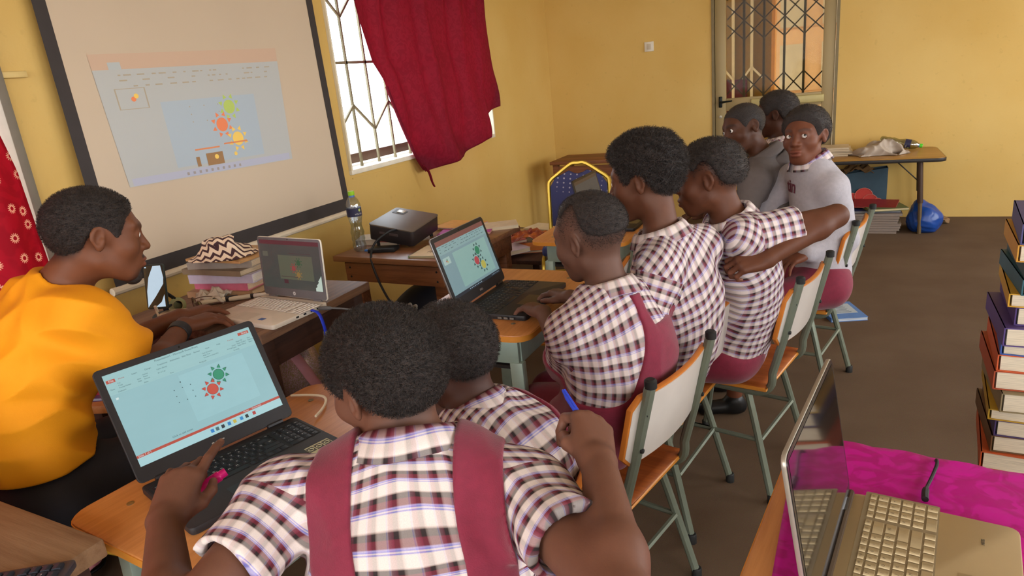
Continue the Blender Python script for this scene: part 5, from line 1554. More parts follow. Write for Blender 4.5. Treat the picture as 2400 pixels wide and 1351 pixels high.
def build_person(label, skin, head, neck, sL, sR, hip, arms, b=.88, shirt=None, pin=None, face_dir=None, legs=None, back=.03, wide=1.0, hB=.004, hC=.005, hairo=None, neckr=.046, feet=True, eyes=True, brow=True, gaze=None, hh=None, seedp=1, kid=1.0):
    """head=(centre, forward, up, scale); arms={'L':(elbow,wrist,handspec)}; shirt=dict; legs=dict"""
    KID[0] = kid
    ctr = A3(hip)
    root = thing('person', label, 'person', (float(ctr[0]), float(ctr[1]), 0))
    O = A3(root.location)
    hc, hf, hu, hs = A3(head[0]), head[1], head[2], head[3]
    RH = frame_fu(hf, hu)
    neck, sL, sR, hip = A3(neck), A3(sL), A3(sR), A3(hip)
    lat = nrm(sR - sL)
    hiplat = None
    if face_dir is not None:
        fd = nrm(A3((face_dir[0], face_dir[1], 0))); hiplat = np.array([fd[1], -fd[0], 0])
    TF = torso_frames(hip, neck, sL, sR, b, back, hiplat, wide)
    fwd = TF[-1][2][:, 1]
    def toH(P): return ((P - hc) @ RH) / hs
    nb_top = hc + RH @ (np.array([0, -.028, -.045]) * hs)
    def f_neck(P): return s_cone(P, nb_top, neck - fwd * .004, neckr * b * 1.02, neckr * b * 1.18)
    def f_torso(P, infl=0.0, k=.05):
        d = None
        for c, r, R in TF:
            e = s_ell(P, c, r, R) if infl == 0 else s_ell(P, c, r + infl, R)
            d = e if d is None else smin(d, e, k)
        for s in (sL, sR):
            d = smin(d, s_cone(P, neck - TF[-1][2][:, 2] * .035 * b, s, .055 * b + infl, .050 * b + infl), .035)
        return d
    arms = dict(arms)
    for sd in list(arms):
        if arms[sd][2] is None:
            e_, w_0 = A3(arms[sd][0]), A3(arms[sd][1]); dv = nrm(nrm(w_0 - e_) + np.array([0, 0, -.15]))
            arms[sd] = (arms[sd][0], arms[sd][1], dict(dir=tuple(dv), dorsal=(0, 0, 1.0) if abs(dv[2]) < .8 else (1.0, 0, 0), s=.88, h=.0045, curl=[(22, 28, 16)] * 4))
    hands = {}
    for sd in ('L', 'R'):
        if sd in arms and arms[sd][2] is not None:
            hp = arms[sd][2]; w = A3(arms[sd][1])
            y = nrm(hp['dir']); z = A3(hp['dorsal']); z = nrm(z - y * (z @ y))
            x = np.cross(y, z) * (-1 if sd == 'R' else 1)    # thumb side
            # right hand palm down, dorsal up, fingers forward: thumb points to the person's left = -x of right-handed (y x z)
            R = np.stack([x, y, z], 1)
            hands[sd] = (w, R, hp.get('s', .86), hand_chains(hp['curl'], hp.get('spread', (8, 2, -4, -10)), hp.get('thumb', [(.020, .022, -.010), (.044, .055, -.016), (.055, .082, -.016), (.058, .105, -.014)])))
    S_ = {'L': sL, 'R': sR}
    def f_arm(P, sd):
        e, w = A3(arms[sd][0]), A3(arms[sd][1]); s = S_[sd]
        m = e + (w - e) * .28
        d = smin(s_cone(P, s, e, .047 * b, .037 * b), s_cone(P, e, m, .037 * b, .039 * b), .012)
        d = smin(d, s_cone(P, m, w, .039 * b, .0265 * b), .02)
        if sd in hands:
            w0, R, hs_, ch = hands[sd]
            d = smin(d, hand_sdf(((P - w0) @ R) / hs_, ch) * hs_, .014)
        return d
    LG = None
    if legs:
        LG = []
        for sgn, nm in ((-1, 'L'), (1, 'R')):
            h0 = hip + (hiplat if hiplat is not None else lat) * sgn * .085 * b + np.array([0, 0, -.02])
            LG.append((h0, A3(legs[nm][0]), A3(legs[nm][1])))
    def f_legs(P, infl=0.0, cut=None):
        d = None
        for h0, kn, an in LG:
            e = smin(s_cone(P, h0, kn, .088 * b + infl, .058 * b + infl), s_cone(P, kn, an, .054 * b + infl, .036 * b + infl), .03)
            d = e if d is None else np.minimum(d, e)
        return d
    VV, FF, CC = [], [], []
    sk = A3(lin(skin)); off = 0
    def push(V, F, C):
        nonlocal off
        VV.append(V); FF.append(F + off); CC.append(C); off += len(V)
    # head and neck
    hh = hh or .0034
    lo = hc - .155 * hs; hi = hc + .155 * hs
    lo = np.minimum(lo, neck - .07); hi = np.maximum(hi, neck + .07)
    def fh(P): return smin(smin(head_sdf(toH(P)) * hs, f_neck(P), .03), f_torso(P), .03)
    V, F = net(fh, lo, hi, hh)
    Q = toH(V); C = np.tile(sk, (len(V), 1))
    Qa = np.stack([np.abs(Q[:, 0]), Q[:, 1], Q[:, 2]], 1)
    lip = np.minimum(s_ell(Q, (0, .0985, -.0575), (.024, .0098, .0068)), s_ell(Q, (0, .0965, -.0715), (.021, .0108, .0080)))
    wl = np.clip(1 - lip / .003, 0, 1)[:, None] * (Q[:, 1:2] > .08)
    C = C * (1 - .5 * wl) + .5 * wl * (sk * np.array([1.2, .95, 1.0]) + np.array([.035, .010, .014]))
    if brow:
        br = np.minimum(s_cone(Qa, (.017, .092, .0275), (.034, .087, .0325), .0022, .0026), s_cone(Qa, (.034, .087, .0325), (.050, .072, .027), .0026, .001))
        wb = np.clip(1 - (br - .0015) / .0055, 0, 1)[:, None]
        C = C * (1 - .48 * wb) + .48 * wb * .008
    inn = s_ell(Qa, (.0855, -.010, .003), (.009, .013, .024))
    if hairo:
        g = hairline(Q); fd = hairo.get('fade', 0)
        wS = np.clip(g / (fd if fd > 0 else .012), 0, 1) * (Q[:, 2] > -.09)
        wS = (wS * (.9 if fd <= .05 else .80))[:, None]
        wS = wS * (np.abs(Q[:, 0]) < .0765)[:, None]
        C = C * (1 - wS) + wS * .012
        if hairo.get('beard'):
            bd = s_ell(Q, (0, .070, -.100), (.034, .030, .022))
            mu = s_cone(Qa, (.004, .102, -.048), (.022, .094, -.053), .0035, .003)
            wB = np.clip(1 - bd / .012, 0, 1)[:, None] * .55; C = C * (1 - wB) + wB * .014
            wM = np.clip(1 - mu / .004, 0, 1)[:, None] * .8; C = C * (1 - wM) + wM * .012
    push(relax(V, F, 1, .3), F, C)
    # arms and hands
    for sd in arms:
        e, w = A3(arms[sd][0]), A3(arms[sd][1])
        pts = [S_[sd], e, w]
        if sd in hands:
            w0, R, hs_, ch = hands[sd]
            for c in ch:
                for p in c: pts.append(w0 + R @ (A3(p) * hs_))
        pts = np.array(pts)
        has = sd in hands
        if has:
            hp_ = pts[2:]; m = .025
            lo2, hi2 = hp_.min(0) - m, hp_.max(0) + m
            V, F = net(lambda P: f_arm(P, sd), lo2, hi2, arms[sd][2].get('h', .003))
            w0, R, hs_, ch = hands[sd]
            C = np.tile(sk, (len(V), 1)); L_ = ((V - w0) @ R) / hs_
            # nails and paler palm side
            for c in ch:
                d3 = c[-1] - c[-2]; ln_ = np.linalg.norm(d3); d3 = d3 / ln_
                nz_ = np.array([0, 0, 1.0]); nz_ = nrm(nz_ - d3 * (nz_ @ d3))
                nc = c[-1] - d3 * .001 + nz_ * .0068
                wn = np.clip(1 - (np.linalg.norm((L_ - nc) / np.array([1, 1.2, 1]), axis=1) - .0052) / .0015, 0, 1)[:, None]
                C = C * (1 - .5 * wn) + .5 * wn * (sk * 1.4 + np.array([.05, .03, .026]))
            pal = np.clip((-L_[:, 2] - .008) / .012, 0, 1)[:, None] * (L_[:, 1:2] > .02)
            C = C * (1 - .5 * pal) + .5 * pal * (sk * 1.6 + np.array([.06, .03, .025]))
            push(V, F, C)
            push_box = (lo2, hi2)
        # upper part: clip away the zone already meshed by lowering to the wrist
        ap = np.array([S_[sd], e, w]); lo3, hi3 = ap.min(0) - .075, ap.max(0) + .075
        if has:
            wd = R[:, 1]
            fa = lambda P: smax(f_arm(P, sd), (P - w0) @ wd - .010, .0005)
        else:
            fa = lambda P: f_arm(P, sd)
        V, F = net(fa, lo3, hi3, hB)
        push(V, F, np.tile(sk, (len(V), 1)))
    # rest of the body, under the clothes
    lo4 = np.min([c - .2 for c, _, _ in TF], 0); hi4 = np.max([c + .2 for c, _, _ in TF], 0)
    if LG:
        for h0, kn, an in LG: lo4 = np.minimum(lo4, np.minimum(kn, an) - .08); hi4 = np.maximum(hi4, np.maximum(kn, an) + .08)
    def fr_(P):
        d = f_torso(P, -.004)
        return smin(d, f_legs(P), .04) if LG else d
    V, F = net(fr_, lo4, hi4, .013)
    push(V, F, np.tile(sk, (len(V), 1)))
    V = np.concatenate(VV); F = np.concatenate(FF); C = np.concatenate(CC)
    me = np_mesh('body', V - O, F); vcol(me, 'tone', C)
    body = link('body', me, SKIN, root)
    # eyes
    if eyes:
        gz = nrm(gaze) if gaze is not None else np.array([0, 1.0, 0])
        for sx in (-1, 1):
            c = np.array([sx * .032, .0772, .006])
            eb = MB().lathe([(.0128 * math.sin(PI * k / 10), -.0128 * math.cos(PI * k / 10)) for k in range(11)], 18)
            eo = eb.build('eye', EYEW, root, angle=180)
            wl_ = hc + RH @ (c * hs) - O
            eo.location = wl_; eo.scale = (hs, hs, hs)
            gw = RH @ gz
            q = Vector((0, 0, 1)).rotation_difference(Vector(gw))
            eo.rotation_mode = 'QUATERNION'; eo.rotation_quaternion = q
            MB().lathe([(.0060, .01145), (.0058, .0119), (.003, .0128), (0, .0131)], 16).build('iris', IRIS, eo, angle=180)
    # hair
    if hairo:
        T = hairo['T']; fd = hairo.get('fade', 0); bp = hairo.get('bump', .0015); frq = hairo.get('fr', 150); sd_ = seedp * 13
        ct_ = .68 * fd if fd > .05 else 0.0
        def fhr(P): return hair_sdf(toH(P), T, fd, bp, frq, sd_, hairo.get('lift', 0), ct_) * hs
        V, F = net(fhr, hc - .19 * hs, hc + .19 * hs, hairo.get('h', .0035))
        ns = hairo.get('strands', 0); V2 = V; F2 = F
        Vs, Fs = V, F
        if ct_ > 0 and ns:
            V1, F1 = net(lambda P: hair_sdf(toH(P), .0008, 0, 0, 100, 1) * hs, hc - .16 * hs, hc + .16 * hs, .0045)
            Fs = np.concatenate([F, F1 + len(V)]); Vs = np.concatenate([V, V1])
        if ns:
            tri = Vs[Fs[:, :3]]; nr_ = np.cross(tri[:, 1] - tri[:, 0], tri[:, 2] - tri[:, 0]); ar = np.linalg.norm(nr_, axis=1) + 1e-12; nr_ = nr_ / ar[:, None]
            cen = Vs[Fs].mean(1); outw = ((cen - hc) * nr_).sum(1) > 0
            gq = hairline(toH(cen))
            pw = ar * outw * (np.clip(gq / (fd * .8), .12 if fd > .05 else .4, 1) if fd > 0 else 1.0)
            rg = np.random.default_rng(sd_ + 5)
            pick = rg.choice(len(Fs), ns, p=pw / pw.sum())
            ab = rg.random((ns, 2)); q = Vs[Fs[pick]]
            p0 = (q[:, 0] * (1 - ab[:, :1]) + q[:, 1] * ab[:, :1]) * (1 - ab[:, 1:]) + (q[:, 3] * (1 - ab[:, :1]) + q[:, 2] * ab[:, :1]) * ab[:, 1:]
            n_ = nr_[pick]; L_ = hairo.get('len', .006) * (.5 + rg.random((ns, 1)))
            if fd > 0: L_ = L_ * np.clip(.4 + gq[pick] / fd, .4, 1)[:, None]
            ta = rg.normal(size=(ns, 3)); ta -= n_ * (ta * n_).sum(1, keepdims=True); ta /= np.linalg.norm(ta, axis=1, keepdims=True)
            bt_ = np.cross(n_, ta); cu_ = hairo.get('curl', .9)
            pa = p0 - n_ * .001; pb = p0 + n_ * L_ * .6 + ta * L_ * cu_ * .5; pc = p0 + n_ * L_ * .75 + ta * L_ * cu_ * .2 + bt_ * L_ * cu_ * .6
            wv = (bt_ * .6 + ta * .4) * hairo.get('w', .0005)
            sv = np.stack([pa - wv, pa + wv, pb - wv, pb + wv, pc - wv * .4, pc + wv * .4], 1).reshape(-1, 3)
            bs = np.arange(ns)[:, None] * 6
            sf = np.concatenate([bs + np.array([[0, 1, 3, 2]]), bs + np.array([[2, 3, 5, 4]])])
            F2 = np.concatenate([F, sf + len(V)]); V2 = np.concatenate([V, sv])
        me = np_mesh('hair', V2 - O, F2)
        link('hair', me, HAIR, root)
        if hairo.get('beard'):
            def fb(P):
                q = toH(P); d = s_ell(q, (0, .074, -.104), (.022, .022, .022))
                return (d + .0012 * waves(q, 330, 3)) * hs
            V, F = net(fb, hc + RH @ (np.array([0, .07, -.105]) * hs) - .05, hc + RH @ (np.array([0, .07, -.105]) * hs) + .05, .003)
            link('beard', np_mesh('beard', V - O, F), HAIR, root)
    # ---- clothing
    def body_coords(V):
        """lateral, depth and along-spine coordinates"""
        best = None; X = np.zeros(len(V)); Y = np.zeros(len(V)); Z = np.zeros(len(V)); wsum = np.zeros(len(V))
        acc = 0.0; prev = None
        for c, r, R in TF:
            if prev is not None: acc += np.linalg.norm(c - prev)
            prev = c; q = (V - c) @ R
            w = np.exp(-(q[:, 2] / (.07 * b)) ** 2) + 1e-9
            X += w * q[:, 0]; Y += w * q[:, 1]; Z += w * (q[:, 2] + acc); wsum += w
        return X / wsum, Y / wsum, Z / wsum
    if shirt:
        inf = shirt.get('infl', .014); slv = shirt.get('sleeve', .62); amp = shirt.get('amp', .005); frq = shirt.get('fr', 38); zlow = shirt.get('low', -.06)
        arm_t = {}
        for sd in ('L', 'R'):
            if sd in arms: arm_t[sd] = (S_[sd], A3(arms[sd][0]))
        def f_sleeve(P, sd, extra=0.0):
            s, e = arm_t[sd]; d = e - s; L_ = np.linalg.norm(d); d = d / L_
            if slv <= 1.0:
                c = s_cone(P, s - d * .01, s + d * (L_ * slv + .05), shirt.get('sr', (.062, .066))[0] * b + extra, shirt.get('sr', (.062, .066))[1] * b + extra)
                return smax(c, (P - s) @ d - L_ * slv, .004)
            w = A3(arms[sd][1]); ml = slv - 1.0
            c = smin(s_cone(P, s, e, .062 * b + extra, .052 * b + extra), s_cone(P, e, e + (w - e) * ml, .052 * b + extra, .042 * b + extra), .02)
            return c
        base_z = TF[0][0][2]
        def f_shirt(P):
            d = f_torso(P, inf, .06)
            for sd in arm_t: d = smin(d, f_sleeve(P, sd), shirt.get('ks', .03))
            wv = waves(P, frq, seedp * 7 + 1, 3); rid = 1 - np.abs(waves(P, frq * 1.3, seedp * 7 + 2, 2)) * 1.6
            d = d + amp * .7 * wv - amp * .7 * rid
            if slv <= 1.0:
                for sd in arm_t:
                    s, e = arm_t[sd]; dd = nrm(e - s); L_ = np.linalg.norm(e - s)
                    hol = smax(smax(s_cone(P, s, s + dd * (L_ * slv + .05), (shirt.get('sr', (.062, .066))[0] - .017) * b, (shirt.get('sr', (.062, .066))[1] - .016) * b), -((P - s) @ dd - L_ * slv + .03), .003), (P - s) @ dd - L_ * slv - .02, .003)
                    d = smax(d, -hol, .003)
            d = smax(d, -(s_cone(P, neck + TF[-1][2][:, 2] * .012, nb_top, shirt.get('nr', .058) * b, .09)), .006)
            d = smax(d, zlow * b + .0 - ((P - TF[0][0]) @ TF[0][2][:, 2]), .01)
            if 'cut' in shirt: d = smax(d, shirt['cut'](P), .006)
            return d
        lo5 = np.min([c - .24 for c, _, _ in TF], 0); hi5 = np.max([c + .24 for c, _, _ in TF], 0)
        for sd in arm_t:
            for p in arm_t[sd]: lo5 = np.minimum(lo5, p - .14); hi5 = np.maximum(hi5, p + .14)
            if slv > 1: lo5 = np.minimum(lo5, A3(arms[sd][1]) - .1); hi5 = np.maximum(hi5, A3(arms[sd][1]) + .1)
        V, F = net(f_shirt, lo5, hi5, hC)
        V = relax(V, F, 1, .4)
        me = np_mesh('shirt', V - O, F)
        # cloth coordinates: panels follow the trunk, sleeves follow the arms
        fc = V[F].mean(1); tri = V[F]; fn = np.cross(tri[:, 2] - tri[:, 0], tri[:, 3] - tri[:, 1]); fn /= np.linalg.norm(fn, axis=1, keepdims=True) + 1e-12
        X, Y, Z = body_coords(V)
        Rm = TF[-2][2]; ln_ = fn @ Rm; an_ = np.abs(ln_)
        UV = np.zeros((len(F), 4, 2))
        ztop = body_coords(neck[None])[2][0]
        wt_ = np.clip((Z - (ztop - .13)) / .13, 0, 1); wt_ = wt_ * wt_ * (3 - 2 * wt_)
        uu = X + np.tanh(X / .06) * .8 * (Y + .1 * b); vv_ = Z + .8 * (Y + .05) * wt_
        UV[:, :, 0] = uu[F]; UV[:, :, 1] = vv_[F]
        U2 = np.zeros((len(F), 4, 2)); sel = np.full(len(V), -1.0)
        for sd in arm_t:
            s, e = arm_t[sd]; dd = e - s; L_ = np.linalg.norm(dd); dd = dd / L_
            h = (V - s) @ dd; dist = np.linalg.norm(V - s - np.clip(h, 0, None)[:, None] * dd, axis=1)
            lim = shirt.get('seam', .015)
            sv_ = np.minimum((h - lim) / .02, (.100 * b - dist) / .02)
            m = sv_[F].max(1) > -1.5
            a1 = nrm(np.cross(dd, TF[-1][2][:, 2]) + 1e-6); a2 = np.cross(dd, a1)
            q = V[F[m]] - s; ang = np.arctan2(q @ a1, q @ a2)
            a0 = ang[:, :1]; ang = a0 + (ang - a0 + PI) % (2 * PI) - PI
            U2[m, :, 0] = ang * .066 * b; U2[m, :, 1] = q @ dd
            sel = np.maximum(sel, np.clip(sv_, -1, 1))
        u2l = me.uv_layers.new(name='SleeveUV'); u2l.data.foreach_set('uv', U2.astype(f32).ravel())
        vcol(me, 'sleeve', np.repeat((sel * .5 + .5)[:, None], 3, 1))
        uvl = me.uv_layers.new(name='UVMap'); uvl.data.foreach_set('uv', UV.astype(f32).ravel())
        so = link('shirt', me, shirt['mat'], root)
        if shirt.get('name'): so.name = shirt['name']
        P_ = so
        # layer over the shirt
        if pin:
            def f_pin(P):
                X, Y, Z = body_coords(P)
                d = f_shirt(P) - .006
                return smax(d, pin(X, Y, Z), .004)
            V, F = net(f_pin, lo5, hi5, hC)
            V = relax(V, F, 1, .4)
            link('pinafore', np_mesh('pinafore', V - O, F), MAROON, root)
        col = shirt.get('collar')
        if col:
            ax = TF[-1][2][:, 2] * .5 + nrm(nb_top - neck) * .5; ax = nrm(ax)
            fx = nrm(fwd - ax * (fwd @ ax)); rx = np.cross(fx, ax)
            c0 = neck + ax * col.get('up', .012)
            n_ = 44; rows = [(.056, -.012), (.059, .012), (.061, .026), (.066, .030), (.072, .022), (.080, .004), (.087, -.014)] if col.get('kind', 'fold') == 'fold' else [(.058, -.014), (.060, .006), (.064, .010), (.069, .004), (.072, -.012)]
            vs, fs, uv = [], [], []
            opn = col.get('open', .5)
            for i in range(n_ + 1):
                a = PI + (-1 + 2 * i / n_) * (PI - opn * .5)     # measured from the front (fx)
                for (r, z) in rows:
                    sl = -.018 * (1 + math.cos(a)) * .5 + .004 * math.sin(a * 3 + seedp) * (r > .07)
                    p = c0 + (fx * math.cos(a) * 1.05 + rx * math.sin(a)) * (r * b * col.get('k', 1.08)) + ax * ((z + sl) * b)
                    vs.append(p - O); uv.append((a * .07, r + z))
            m = len(rows)
            for i in range(n_):
                for j in range(m - 1): fs.append((i * m + j, (i + 1) * m + j, (i + 1) * m + j + 1, i * m + j + 1))
            me = np_mesh('collar', np.array(vs), np.array(fs))
            ul = me.uv_layers.new(name='UVMap')
            ul.data.foreach_set('uv', np.array([uv[i] for f in fs for i in f], f32).ravel())
            o = link('collar', me, col.get('mat', shirt['mat']), root); sm = o.modifiers.new('t', 'SOLIDIFY'); sm.thickness = .0025; sm.offset = 1
    if legs:
        lm = legs.get('mat')
        if lm:
            ll = legs.get('len', 2.0)
            def f_trs(P):
                d = None
                for h0, kn, an in LG:
                    e = s_cone(P, h0, kn, .100 * b, .072 * b) if ll < 1.5 else smin(s_cone(P, h0, kn, .100 * b, .072 * b), s_cone(P, kn, kn + (an - kn) * .9, .066 * b, .055 * b), .03)
                    d = e if d is None else smin(d, e, .05 if ll < 1.5 else .02)
                c, r, R = TF[0]
                d = smin(d, s_ell(P, c, r + .012, R), .05)
                d = d + .005 * waves(P, 30, seedp + 3, 4)
                return smax(d, (P - TF[0][0]) @ TF[0][2][:, 2] - legs.get('waist', .06), .01)
            lo6 = np.min([np.minimum(h0, np.minimum(kn, an)) for h0, kn, an in LG], 0) - .16; hi6 = np.max([np.maximum(h0, np.maximum(kn, an)) for h0, kn, an in LG], 0) + .2
            V, F = net(f_trs, lo6, hi6, max(hC, .007))
            link(legs.get('name', 'skirt'), np_mesh('legwear', relax(V, F, 1) - O, F), lm, root)
        if feet:
            for h0, kn, an in LG:
                fd = nrm(A3((face_dir[0], face_dir[1], 0))) if face_dir is not None else nrm(fwd * np.array([1, 1, 0]))
                def fs_(P):
                    d = smin(s_cone(P, an + np.array([0, 0, -.02]), an + np.array([0, 0, -.05]), .042, .04), s_cone(P, an - fd * .02 + np.array([0, 0, -.045]), an + fd * .13 + np.array([0, 0, -.05]), .034, .032), .02)
                    return smax(d, (.0015 - P[:, 2]), .003)
                V, F = net(fs_, an - .2, an + .2, .009)
                link('shoe', np_mesh('shoe', V - O, F), SHOE, root)
    return root

# ================================================================== THE PUPILS AND THE TEACHER
def seat_legs(hip, face, b=.88, mat=None, ln=1.2, name='skirt', waist=.06, kz=.47, reach=.37, spread=.10, az=.075):
    f = nrm(A3((face[0], face[1], 0))); r = np.array([f[1], -f[0], 0]); h = A3(hip)
    d = {}
    for nm, s in (('L', -1), ('R', 1)):
        kn = h + f * reach * b / .88 + r * s * spread; kn[2] = kz
        an = kn + f * .02 + r * s * .01; an[2] = az
        d[nm] = (kn, an)
    d.update(mat=mat, len=ln, name=name, waist=waist)
    return d
TH_REL = [(.020, .022, -.010), (.044, .052, -.018), (.056, .078, -.022), (.060, .100, -.026)]
TH_IN = [(.020, .022, -.010), (.040, .050, -.024), (.040, .076, -.034), (.026, .092, -.042)]
TYPE = [(18, 22, 12), (20, 26, 14), (20, 28, 14), (20, 26, 12)]

def armholes(X, Y, Z, cx=.175, cz=.33, rx=.115, rz=.22, neck_z=.40):
    """apron body with large armholes: negative inside the apron"""
    q = np.sqrt(((np.abs(X) - cx) / rx) ** 2 + ((Z - cz) / rz) ** 2)
    d = (1 - q) * .10
    nk = (1 - np.sqrt((X / .07) ** 2 + ((Z - neck_z) / .08) ** 2)) * .06
    return np.maximum(d, nk)
def straps(X, Y, Z, x0=.105, w=.034, zl=.02):
    xc = x0 - .06 * np.clip(.30 - Z, 0, .2)
    d = np.abs(np.abs(X) - xc) - w
    return np.minimum(d, Z - zl)

PL = dict(mat=PLAID, infl=.014, sleeve=.66, amp=.0065, fr=32)
PW = dict(PL, mat=PLAID2)

# front pupil, back to the camera
f = (-.80, .60)
hip = (-.50, .66, .56)
build_person('pupil in checked shirt with maroon straps seen from behind, pointing at laptop', '#684333',
    ((-.594, .757, 1.088), (-.94, .24, -.22), (-.22, 0, 1), .91), (-.545, .728, .985), (-.715, .628, .935), (-.372, .740, .940), hip,
    {'L': ((-.715, .415, .885), (-.903, .568, .906), dict(dir=(-.33, .83, .42), dorsal=(.25, -.40, .88), s=.88, h=.0026, curl=[(4, 10, 8), (30, 88, 55), (38, 88, 55), (30, 75, 50)], spread=(6, 2, -6, -16), thumb=[(.020, .022, -.010), (.040, .050, -.022), (.046, .080, -.030), (.040, .102, -.036)])),
     'R': ((-.188, .583, .945), (-.277, .783, .985), dict(dir=(-.38, .84, .25), dorsal=(.62, -.30, .60), s=.86, h=.0026, curl=[(48, 70, 40), (60, 80, 45), (66, 82, 45), (66, 80, 45)], thumb=[(.020, .022, -.010), (.036, .050, -.026), (.034, .078, -.038), (.018, .092, -.046)]))},
    b=.90, shirt=dict(PL, sleeve=.52, collar=dict(kind='fold', up=.020, k=1.12)), pin=lambda X, Y, Z: straps(X, Y, Z), face_dir=f, legs=seat_legs(hip, f, mat=MAROON), back=.035, hB=.0035, hC=.0038, hh=.0032,
    hairo=dict(T=.015, fade=.03, bump=.0012, fr=230, strands=20000, len=.0058, w=.00042, h=.0034), seedp=1, eyes=False)

# pupil beside, mostly hidden
f = (-.97, .2)
hip = (-.56, 1.06, .56)
build_person('pupil leaning low on front desk, half hidden behind the pupil with raised finger', '#4a2e25',
    ((-.685, 1.10, .972), (-.93, .25, -.30), (-.3, 0, 1), .91), (-.632, 1.083, .852), (-.655, .955, .785), (-.610, 1.190, .79), hip,
    {'L': ((-.78, .95, .745), (-.90, 1.10, .735), None), 'R': ((-.72, 1.30, .74), (-.88, 1.28, .735), None)},
    b=.84, shirt=dict(PL, infl=.010, collar=dict(kind='fold', up=.018)), pin=lambda X, Y, Z: straps(X, Y, Z, .135, .03), face_dir=f, legs=seat_legs(hip, f, mat=MAROON), back=.05, hC=.005,
    hairo=dict(T=.015, fade=.03, bump=.0014, fr=200, strands=9000, len=.006, w=.0005, h=.004), seedp=2, eyes=False, hh=.004)

# pupil typing at second laptop
f = (-.90, .43)
hip = (-.565, 1.62, .56)
build_person('pupil with short faded haircut and maroon pinafore typing on second laptop', '#5f4134',
    ((-.551, 1.602, 1.098), (-.93, .33, -.20), (-.2, 0, 1), .955), (-.500, 1.580, .955), (-.575, 1.472, .885), (-.435, 1.752, .89), hip,
    {'L': ((-.652, 1.655, .715), (-.80, 1.842, .798), dict(dir=(-.76, .64, -.06), dorsal=(.15, .1, .98), s=.9, h=.003, curl=TYPE, spread=(14, 4, -6, -16), thumb=TH_REL)),
     'R': ((-.58, 1.88, .70), (-.762, 1.99, .80), dict(dir=(-.80, .58, -.06), dorsal=(.1, .1, .98), s=.9, h=.003, curl=TYPE, spread=(12, 4, -5, -14), thumb=TH_REL))},
    b=.90, shirt=dict(PW, sleeve=.86, amp=.006, fr=34, sr=(.064, .072), collar=dict(kind='fold', up=.016)), pin=lambda X, Y, Z: armholes(np.minimum(X, .02), Y, Z, .17, .39, .155, .20, .50), face_dir=f, legs=seat_legs(hip, f, mat=MAROON), back=.06, hC=.0042, hB=.004,
    hairo=dict(T=.009, fade=.115, bump=.0006, fr=300, strands=13000, len=.0042, w=.0004, h=.0034, curl=.8), seedp=3, eyes=False, hh=.0034)

# pupil with tall afro
f = (-.98, .18)
hip = (-.47, 2.0, .56)
build_person('pupil with tall rounded afro hair in checked shirt, face in profile', '#5f3a28',
    ((-.469, 1.853, 1.200), (-.985, .06, -.16), (-.15, 0, 1), .93), (-.420, 1.828, 1.035), (-.395, 1.695, .985), (-.345, 1.985, .975), hip,
    {'L': ((-.455, 1.60, .775), (-.62, 1.72, .76), None), 'R': ((-.50, 2.07, .77), (-.68, 2.0, .78), None)},
    b=.90, shirt=dict(PW, sleeve=.62, amp=.006, fr=34, collar=dict(kind='fold', up=.020), low=-.12), face_dir=f, legs=seat_legs(hip, f, mat=MAROON), back=.06, hC=.0048,
    hairo=dict(T=.016, fade=.02, bump=.0042, fr=120, strands=15000, len=.010, w=.0006, h=.004, lift=.014), seedp=4, hh=.0034)

# pupil with arm on the chair
f = (-.98, -.1)
hip = (-.30, 2.29, .56)
build_person('pupil in checked shirt resting a bent bare arm on the chair in front', '#5c3522',
    ((-.340, 2.123, 1.155), (-.99, .0, -.14), (-.12, 0, 1), .95), (-.275, 2.118, 1.015), (-.215, 2.045, .990), (-.30, 2.30, .955), hip,
    {'L': ((.016, 2.205, 1.018), (-.155, 2.015, .938), dict(dir=(-.93, -.34, -.12), dorsal=(.2, -.6, .75), s=.9, h=.0035, curl=[(40, 60, 40)] * 4, thumb=TH_IN)),
     'R': ((-.42, 2.38, .75), (-.58, 2.30, .74), None)},
    b=.90, shirt=dict(PW, sleeve=.52, amp=.005, fr=36, collar=dict(kind='fold', up=.018), low=-.12), face_dir=f, legs=seat_legs(hip, f, mat=MAROON), back=.045, hC=.005, hB=.004,
    hairo=dict(T=.013, fade=.06, bump=.0022, fr=170, strands=8000, len=.006, w=.0006, h=.004), seedp=5, hh=.0036)

# pupil in dark grey hoodie
f = (-.95, .2)
hip = (-.20, 3.42, .56)
def hood(P, n=A3((-.265, 3.325, 1.045))):
    return s_ell(P, n, (.1, .12, .06))
build_person('pupil in dark grey hooded sweatshirt peering over a shoulder', '#52301f',
    ((-.374, 3.317, 1.180), (-.74, -.66, -.14), (-.28, .05, 1), .96), (-.285, 3.325, 1.035), (-.305, 3.165, .965), (-.225, 3.475, .955), hip,
    {'L': ((-.36, 3.06, .75), (-.46, 3.22, .80), None), 'R': ((-.40, 3.52, .76), (-.56, 3.42, .78), None)},
    b=.92, shirt=dict(mat=DGREY, infl=.022, sleeve=1.97, amp=.006, fr=30, low=-.14, name='hooded_sweatshirt', collar=dict(kind='fold', up=.022, k=1.3, mat=DGREY, open=1.2)), face_dir=f, legs=seat_legs(hip, f, mat=MAROON), back=.05, hC=.006, hB=.004,
    hairo=dict(T=.004, fade=.03, bump=.0004, fr=200, strands=3000, len=.003, w=.0006, h=.005), seedp=6, gaze=(.12, .98, .08), hh=.004)

